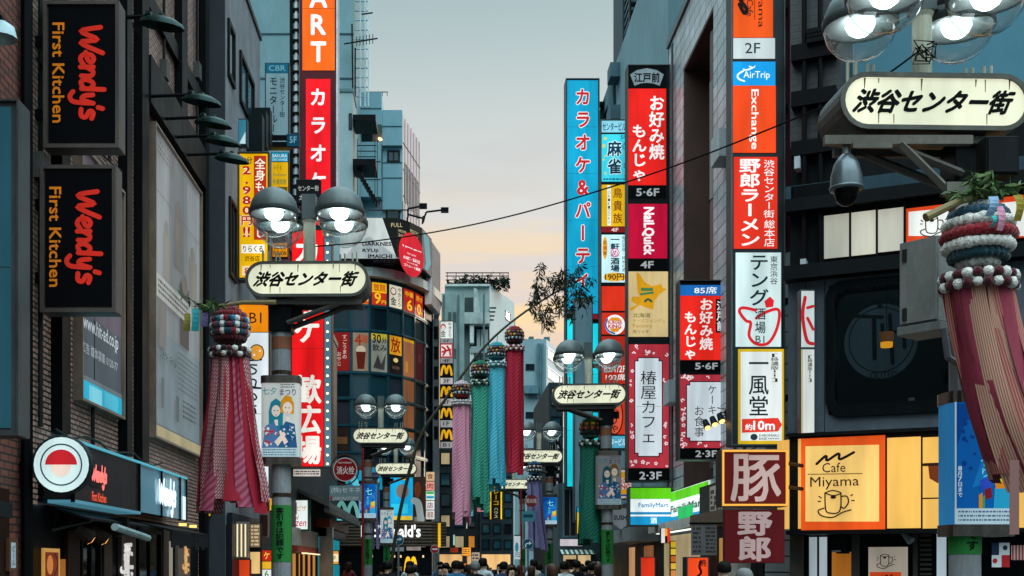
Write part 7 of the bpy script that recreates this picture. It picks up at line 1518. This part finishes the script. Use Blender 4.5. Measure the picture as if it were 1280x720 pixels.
# ================================================================ overhead cable, road signs
t = MB().m(paint('#141414', .6))
cp = [P_(1146, 66, 10.1), P_(1080, 110, 10.2), P_(970, 158, 11.2), P_(850, 205, 12.3), P_(750, 238, 13.2), P_(650, 267, 14.0), P_(560, 287, 14.8), P_(470, 301, 15.3), P_(395, 308, 15.7)]
def cat3(p, k=6):
    xs = smooth_line([(a[0], a[2]) for a in p], k); ys = smooth_line([(a[1], 0) for a in p], k); return [(a[0], b_[0], a[1]) for a, b_ in zip(xs, ys)]
tag(t.tube(cat3(cp), .009, 6).build('overhead_cable'), 'thin black cable strung between the near right and near left lamps', 'cable')
wr = MB().m(paint('#0d0d0d', .6)); rr = random.Random(5); cx, cy_, cz_ = P_(1152, 68, 10.1)
wp = [(cx + rr.uniform(-.1, .1), cy_ - .06 + rr.uniform(-.05, .03), cz_ + rr.uniform(-.1, .1)) for _ in range(26)]
tag(wr.tube(wp, .006, 5).build('cable_coil'), 'tangled black cable tied round the big right lamp column', 'cable')
t = thing('hydrant_sign', 'round red hydrant sign over a blue-grey board on a thin red pole', 'road sign', P_(452, 714, 33))
f_ = front_plane(33); rf = paint('#7a1f20', .5)
MB().m(rf).tube([P_(453.5, 784, 33), P_(453.5, 560, 33)], .035).build('pole', t)
mb = MB(); mf = lambda c: lit(c, .25)
for i, it in enumerate([('ring', 431, 587, 18.5, 20, .1, '#4a3a3a'), ('ell', 431.5, 587, 15, 15, '#d8d0cc'), ('ell', 431.5, 587, 14, 14, '#8a1f24'), ('h', '消火栓', 421, 583, 443, 593, '#e8e2de', {'b': .03}), ('h', 'FIRE HYDRANT', 423, 577.5, 440, 579.5, '#e8e2de')]): draw(mb, f_, .02 + i * .003, it, mf)
mb.m(rf).prism(f_, [(f_.hit(431.5, 587)[0] + .33 * math.cos(i * .26), f_.hit(431.5, 587)[1] + .33 * math.sin(i * .26)) for i in range(24)], -.02, .019); mb.m(rf).pbox(f_, 445, 583, 453, 588, -.02, .01); mb.build('disc', t)
panel(f_, 412, 607, 452.5, 626, '#6f8a90', .3, [('h', '(株)セキネ', 414, 609, 451, 617, '#c9d8da', {'b': .01}), ('h', 'LABORATORY', 416, 621, 448, 625, '#c4c9c9'), ('rect', 413, 620.5, 415.5, 625.5, '#9a2a2c')], t, 'board', d=.02)
def road_sign(label, px, py, r, Y, kind):
    t = thing('road_sign', label, 'road sign', (P_(px, py, Y)[0], Y, 0)); f_ = front_plane(Y)
    MB().m(paint('#8c9294', .4, .5)).tube([(P_(px, py, Y)[0], Y + .04, 0), (P_(px, py, Y)[0], Y + .04, P_(px, py - r * .8, Y)[2])], .03).build('pole', t)
    a, z = f_.hit(px, py); R_ = r * Y / F
    mb = MB().m(paint('#7d8488', .5)).prism(f_, [(a + R_ * math.cos(i * .262), z + R_ * math.sin(i * .262)) for i in range(24)], -.005, .005); mf = lambda c: paint(c, .4, 0, .1)
    its = [('ell', px, py, r * .97, r * .97, '#d8dcdd'), ('ell', px, py, r * .9, r * .9, '#a8202a'), ('rect', px - r * .6, py - r * .15, px + r * .6, py + r * .15, '#e8e8e6')] if kind == 'no' else \
          [('ell', px, py, r * .97, r * .97, '#c9d2d6'), ('ell', px, py, r * .9, r * .9, '#17566e'), ('line', [(px - r * .4, py + r * .5), (px - r * .35, py), (px + r * .3, py - r * .15)], R_ * .22, '#dfe8ea'), ('poly', [(px + r * .2, py - r * .5), (px + r * .7, py - r * .15), (px + r * .2, py + r * .2)], '#dfe8ea')]
    for i, it in enumerate(its): draw(mb, f_, .008 + i * .003, it, mf)
    mb.build('disc', t)
road_sign('round blue turn-right arrow sign beside the leaning bamboo foot', 498, 675, 7, 36, 'arrow')
road_sign('round red no-entry sign in front of the corner building', 543.5, 686.5, 5.5, 48, 'no')
road_sign('round blue turn-right arrow sign near the lilac tassel ornament', 660, 680, 7, 38.5, 'arrow')
t = thing('hydrant_sign', 'small dark red round sign over a teal board behind the lilac tassel', 'road sign', P_(653, 714, 39.4)); f_ = front_plane(39.4)
MB().m(rf).tube([P_(651.5, 770, 39.4), P_(651.5, 612, 39.4)], .03).build('pole', t)
mb = MB().m(rf).prism(f_, [(f_.hit(664, 626)[0] + .2 * math.cos(i * .26), f_.hit(664, 626)[1] + .2 * math.sin(i * .26)) for i in range(24)], -.02, .019); draw(mb, f_, .022, ('h', '消火栓', 657, 623, 671, 629, '#d8cfcc', {'b': .03}), lambda c: lit(c, .25)); mb.build('disc', t)
panel(f_, 652, 639, 668, 652, '#3f7f8c', .4, [('rect', 654, 643, 666, 647, '#1c4450')], t, 'board', d=.02)
t = thing('hanging_banner', 'white narrow festival banner hanging by the red pole right of the street', 'banner', P_(647, 700, 39.6)); panel(front_plane(39.6), 643, 670, 650.5, 699, '#cfdde0', .7, [('ell', 646, 684, 2.2, 6, '#3a8aa0'), ('lines', 644, 690, 650, 697, 3, '#6a7a9a', 3)], t, 'poster_sheet'); MB().m(BLK).pbox(front_plane(39.6), 642.5, 668.5, 651.8, 669.8, -.02, .02).build('rod', t)

q = random.Random(44); pal = ['#e8b83a', '#d8442a', '#3fb0d0', '#e8e2d4', '#f09a3a', '#5fc08a', '#d87a94', '#f2d8a0', '#9fdce4', '#c93a3a']
for i in range(46):
    Y = q.uniform(60, 125); side = i % 2; x = (q.uniform(-.2, 1.4) + (Y - 60) * .018) if not side else (q.uniform(7.0, 9.2) + (Y - 60) * .012)
    px = VX + F * x / Y; py = q.uniform(600, 690); ww, hh = q.choice(((4, 12), (7, 5), (5, 8), (9, 5), (3.5, 16))); k = 70 / Y
    if not 552 < px < 706: continue
    c = q.choice(pal); sign('light_box', 'tiny lit shop sign far down the crowded street', (px, py, px + ww * k, py + hh * k), Y, [(px + .3, py + .3, px + ww * k - .3, py + hh * k - .3, c, q.uniform(.5, 1.0), [('lines', px + .8, py + .8, px + ww * k - .8, py + hh * k - .8, 2, '#3a2a22', i)])], .25, group='tiny distant shop signs')
for px0, py0, px1, py1, Y, c, st, lab in ((388, 602, 399, 627, 44, '#2fb0dc', .9, 'cyan lit strip sign above the tiled canopy on the left'), (382, 611, 388, 619, 43.5, '#e8744a', .8, 'small orange lit sign beside the cyan strip above the tiled canopy'), (364, 600, 372, 622, 36.5, '#e2d8cf', .7, 'pale lit sign just under the lower tall red karaoke sign'), (366, 586, 401, 596, 34.5, '#e6e0d8', .75, 'long pale lit band right below the lower tall red karaoke sign'), (372, 690, 381, 716, 37, '#f0c48a', .9, 'warm lit doorway sign under the pizza sign')):
    sign('light_box', lab, (px0, py0, px1, py1), Y, [(px0 + .6, py0 + .6, px1 - .6, py1 - .6, c, st, [('lines', px0 + 2, py0 + 2, px1 - 2, py1 - 2, 2, '#5a4a42', int(px0))])], .2, wall=-4.4)
# ================================================================ people
def person_mesh(h, shirt, trousers, hair, skin, pose, female, key):
    """one skinned body standing at the origin, facing -y; clothes by height, hair apart"""
    s = h / 1.7; q = random.Random(key)
    hip = .09; sh = .185 if not female else .165; st = .12 * pose[0]; lift = pose[1]
    J = {'pel': (0, 0, .93), 'sp': (0, .01, 1.12), 'ch': (0, .01, 1.3), 'nk': (0, .0, 1.45), 'hd0': (0, -.01, 1.53), 'hd1': (0, -.012, 1.62), 'ns': (0, -.105, 1.565), 'ch1': (0, -.07, 1.51)}
    Rr = {'pel': (.14, .1), 'sp': (.125, .09), 'ch': (.15, .1), 'nk': (.055, .055), 'hd0': (.075, .085), 'hd1': (.08, .095), 'ns': (.014, .014), 'ch1': (.03, .03)}
    E = [('pel', 'sp'), ('sp', 'ch'), ('ch', 'nk'), ('nk', 'hd0'), ('hd0', 'hd1'), ('hd0', 'ns'), ('hd0', 'ch1')]
    for sd, n in ((1, 'l'), (-1, 'r')):
        yy = st * sd
        J.update({n + 'h': (hip * sd, 0, .88), n + 'k': (hip * sd, -yy * .7 - .02, .5), n + 'a': (hip * sd, -yy + .02, .09), n + 't': (hip * sd * 1.15, -yy - .13, .03)})
        Rr.update({n + 'h': (.09, .09), n + 'k': (.06, .06), n + 'a': (.04, .045), n + 't': (.035, .025)})
        E += [('pel', n + 'h'), (n + 'h', n + 'k'), (n + 'k', n + 'a'), (n + 'a', n + 't')]
        up = lift if sd == 1 else 0
        el = (.26 * sd, yy * .8 - .03, 1.08) if not up else (.25 * sd, -.12, 1.12); wr_ = (.25 * sd, yy * 1.4 - .12, .85) if not up else (.14 * sd, -.34, 1.4)
        hd = tuple(w_ + (w_ - e_) * .33 for w_, e_ in zip(wr_, el))
        J.update({n + 's': (sh * sd, .01, 1.38), n + 'e': el, n + 'w': wr_, n + 'f': hd}); Rr.update({n + 's': (.06, .06), n + 'e': (.042, .042), n + 'w': (.03, .03), n + 'f': (.03, .02)})
        E += [('ch', n + 's'), (n + 's', n + 'e'), (n + 'e', n + 'w'), (n + 'w', n + 'f')]
        for k in range(4):
            fn = n + 'g%d' % k; dx = (k - 1.5) * .017; J[fn] = (hd[0] + dx * .4, hd[1] + dx, hd[2] + (-.055 if not up else .055) + abs(k - 1.4) * .006); Rr[fn] = (.0085, .0085); E.append((n + 'f', fn))
        fn = n + 'gt'; J[fn] = (hd[0] - .02 * sd, hd[1] - .045, hd[2] + (-.01 if not up else .02)); Rr[fn] = (.0095, .0095); E.append((n + 'f', fn))
    names = list(J); me = D.meshes.new('body'); me.from_pydata([tuple(c * s for c in J[k]) for k in names], [(names.index(a), names.index(c)) for a, c in E], [])
    o = D.objects.new('body', me); COL.objects.link(o)
    m1 = o.modifiers.new('skin', 'SKIN'); m1.use_smooth_shade = True; o.modifiers.new('sub', 'SUBSURF').levels = 1
    for i, k in enumerate(names): v = me.skin_vertices[0].data[i]; v.radius = tuple(r * s for r in Rr[k]); v.use_root = (k == 'pel')
    dg = bpy.context.evaluated_depsgraph_get(); ev = o.evaluated_get(dg); nm = D.meshes.new_from_object(ev); D.objects.remove(o)
    for m in (paint(skin, .5, 0, .05), paint(shirt, .8, 0, .2, 8), paint(trousers, .8, 0, .2, 8), paint('#15130f', .6), paint('#0a0808', .3), paint('#8a4a40', .5)): nm.materials.append(m)
    for p in nm.polygons:
        c = p.center / s; x, y, z = c
        arm = abs(x) > .2 or (y < -.16 and z > 1.0)
        if z > 1.455: i = 0
        elif arm and (z < .98 or y < -.2 or (female and z < 1.2)): i = 0
        elif z > .9 or arm: i = 1
        elif z > .1: i = 2
        else: i = 3
        p.material_index = i
    nm.name = 'person'
    mb = MB()
    n = 16
    prof = [(.001, .112), (.05, .104), (.085, .075), (.103, .03), (.106, -.02), (.1, -.06 if not female else -.2), (.07, -.075 if not female else -.22)]
    mb.m(paint(hair, .55, 0, .2, 10))
    vs = []; fs = []
    for r, hh in prof:
        for k in range(n):
            a = 2 * math.pi * k / n; y = math.sin(a); front_ = max(0, -y - .35)
            hz = max(hh, .055 - .03 * abs(math.cos(a))) if front_ > 0 and hh < .06 else hh; rad_ = (min(r, .088) if front_ and hh < .06 else r) * (.96 if front_ else 1.03)
            vs.append(((rad_ * math.cos(a)) * s, (-.005 + rad_ * y * 1.12 + (.012 if not front_ else .0)) * s, (1.6 + hz) * s))
    for i in range(len(prof) - 1):
        for k in range(n): fs.append((i * n + k, i * n + (k + 1) % n, (i + 1) * n + (k + 1) % n, (i + 1) * n + k))
    mb.add(vs, fs)
    eyes = MB().m(paint('#0c0a09', .3))
    for e in (-.031, .031): eyes.blob((e * s, -.088 * s, 1.6 * s), .011 * s, 6, 4)
    eyes.m(paint('#8a4a44', .5)).blob((0, -.083 * s, 1.53 * s), .016 * s, 8, 4, .4)
    for e in (-.082, .082): eyes.m(paint(skin, .5, 0, .05)).blob((e * s, .0, 1.585 * s), .022 * s, 6, 4, 1.3)
    nv = len(nm.vertices); base = len(nm.materials)
    V = [tuple(v.co) for v in nm.vertices] + eyes.v; P = [tuple(p.vertices) for p in nm.polygons] + [tuple(q_ + nv for q_ in f) for f in eyes.f]; I = [p.material_index for p in nm.polygons] + [base + q_ for q_ in eyes.mi]
    m2 = D.meshes.new('person'); m2.from_pydata(V, [], P)
    for m in list(nm.materials) + eyes.mats: m2.materials.append(m)
    m2.polygons.foreach_set('material_index', I); m2.polygons.foreach_set('use_smooth', [True] * len(P)); m2.update()
    return m2, mb
VAR = []
specs = [('#1a1b20', '#15161a', '#0d0b0a', '#c49a80', (1, 0), False, 1.70, 'person with black hair in a black top walking in the street crowd'),
         ('#c9ced0', '#23262c', '#14100d', '#caa288', (.7, 0), False, 1.74, 'person with black hair in a white shirt in the street crowd'),
         ('#2c3f5a', '#1c1d22', '#0f0c0a', '#c49a80', (1, 0), False, 1.68, 'person with dark hair in a navy top in the street crowd'),
         ('#5a2630', '#202024', '#2a1a12', '#d0a890', (.8, 0), True, 1.6, 'person with long brown hair in a dark red top in the crowd'),
         ('#8a8478', '#2a2622', '#15100d', '#cda58c', (.9, 1), True, 1.62, 'person with long dark hair raising one hand in the crowd'),
         ('#2a5f86', '#1c2026', '#100d0b', '#c49a80', (1, 0), False, 1.78, 'person with black hair in a bright blue top in the crowd'),
         ('#33302c', '#1a1a1c', '#3a2416', '#d0a890', (.6, 0), True, 1.64, 'person with long chestnut hair in a brown top in the crowd'),
         ('#14171a', '#2a2d33', '#6a6a68', '#c49a80', (1, 0), False, 1.66, 'grey-haired person in a black top in the street crowd')]
for i, (sh_, tr, ha, sk, ps, fem, h, lab) in enumerate(specs):
    nm, hm = person_mesh(h, sh_, tr, ha, sk, ps, fem, i)
    o = D.objects.new('person', nm); COL.objects.link(o); ORI[o.name] = (0, 0, 0); tag(o, lab, 'person', 'people in the street crowd')
    hm.build('hair', o, smooth=True); VAR.append(o)
rr = random.Random(21); taken = []; used = set()
def free(x, y, r=.5): return all((x - a) ** 2 + (y - b_) ** 2 > r * r for a, b_ in taken)
count = 0
spots = [(930, 14.0), (905, 19), (355, 26.5), (690, 22), (512, 27), (748, 27.5), (404, 42), (436, 38), (722, 33), (630, 29), (575, 30)]
tries = 0
while len(spots) < 165 and tries < 5000:
    tries += 1; Y = 27 + 85 * rr.random() ** 1.5; f = (Y - 27) / 85; px = rr.uniform(455 + 90 * f, 765 - 85 * f); spots.append((px, Y))
for px, Y in spots:
    x = (px - VX) / F * Y
    if not free(x, Y) : continue
    if any(abs(l.location.x - x) < .4 and abs(l.location.y - Y) < .4 for l in LO): continue
    if Y > 46 and x < .3 and px < 560: continue
    taken.append((x, Y)); k = rr.randrange(8)
    if rr.random() < .35: k = rr.choice((0, 2, 6))
    o = VAR[k] if k not in used else copy_tree(VAR[k]); used.add(k)
    o.location = (x, Y, .008 if -2.5 < x < 4.5 else .12); o.rotation_euler = (0, 0, (math.pi if rr.random() < .75 or Y < 20 else 0) + rr.uniform(-.6, .6)); q = rr.uniform(.97, 1.07); o.scale = (q, q, q)
for k in range(8):
    if k not in used: VAR[k].location = (1.0 + k * .3, 60 + k, .008)
MATS.pop('redfix', None)
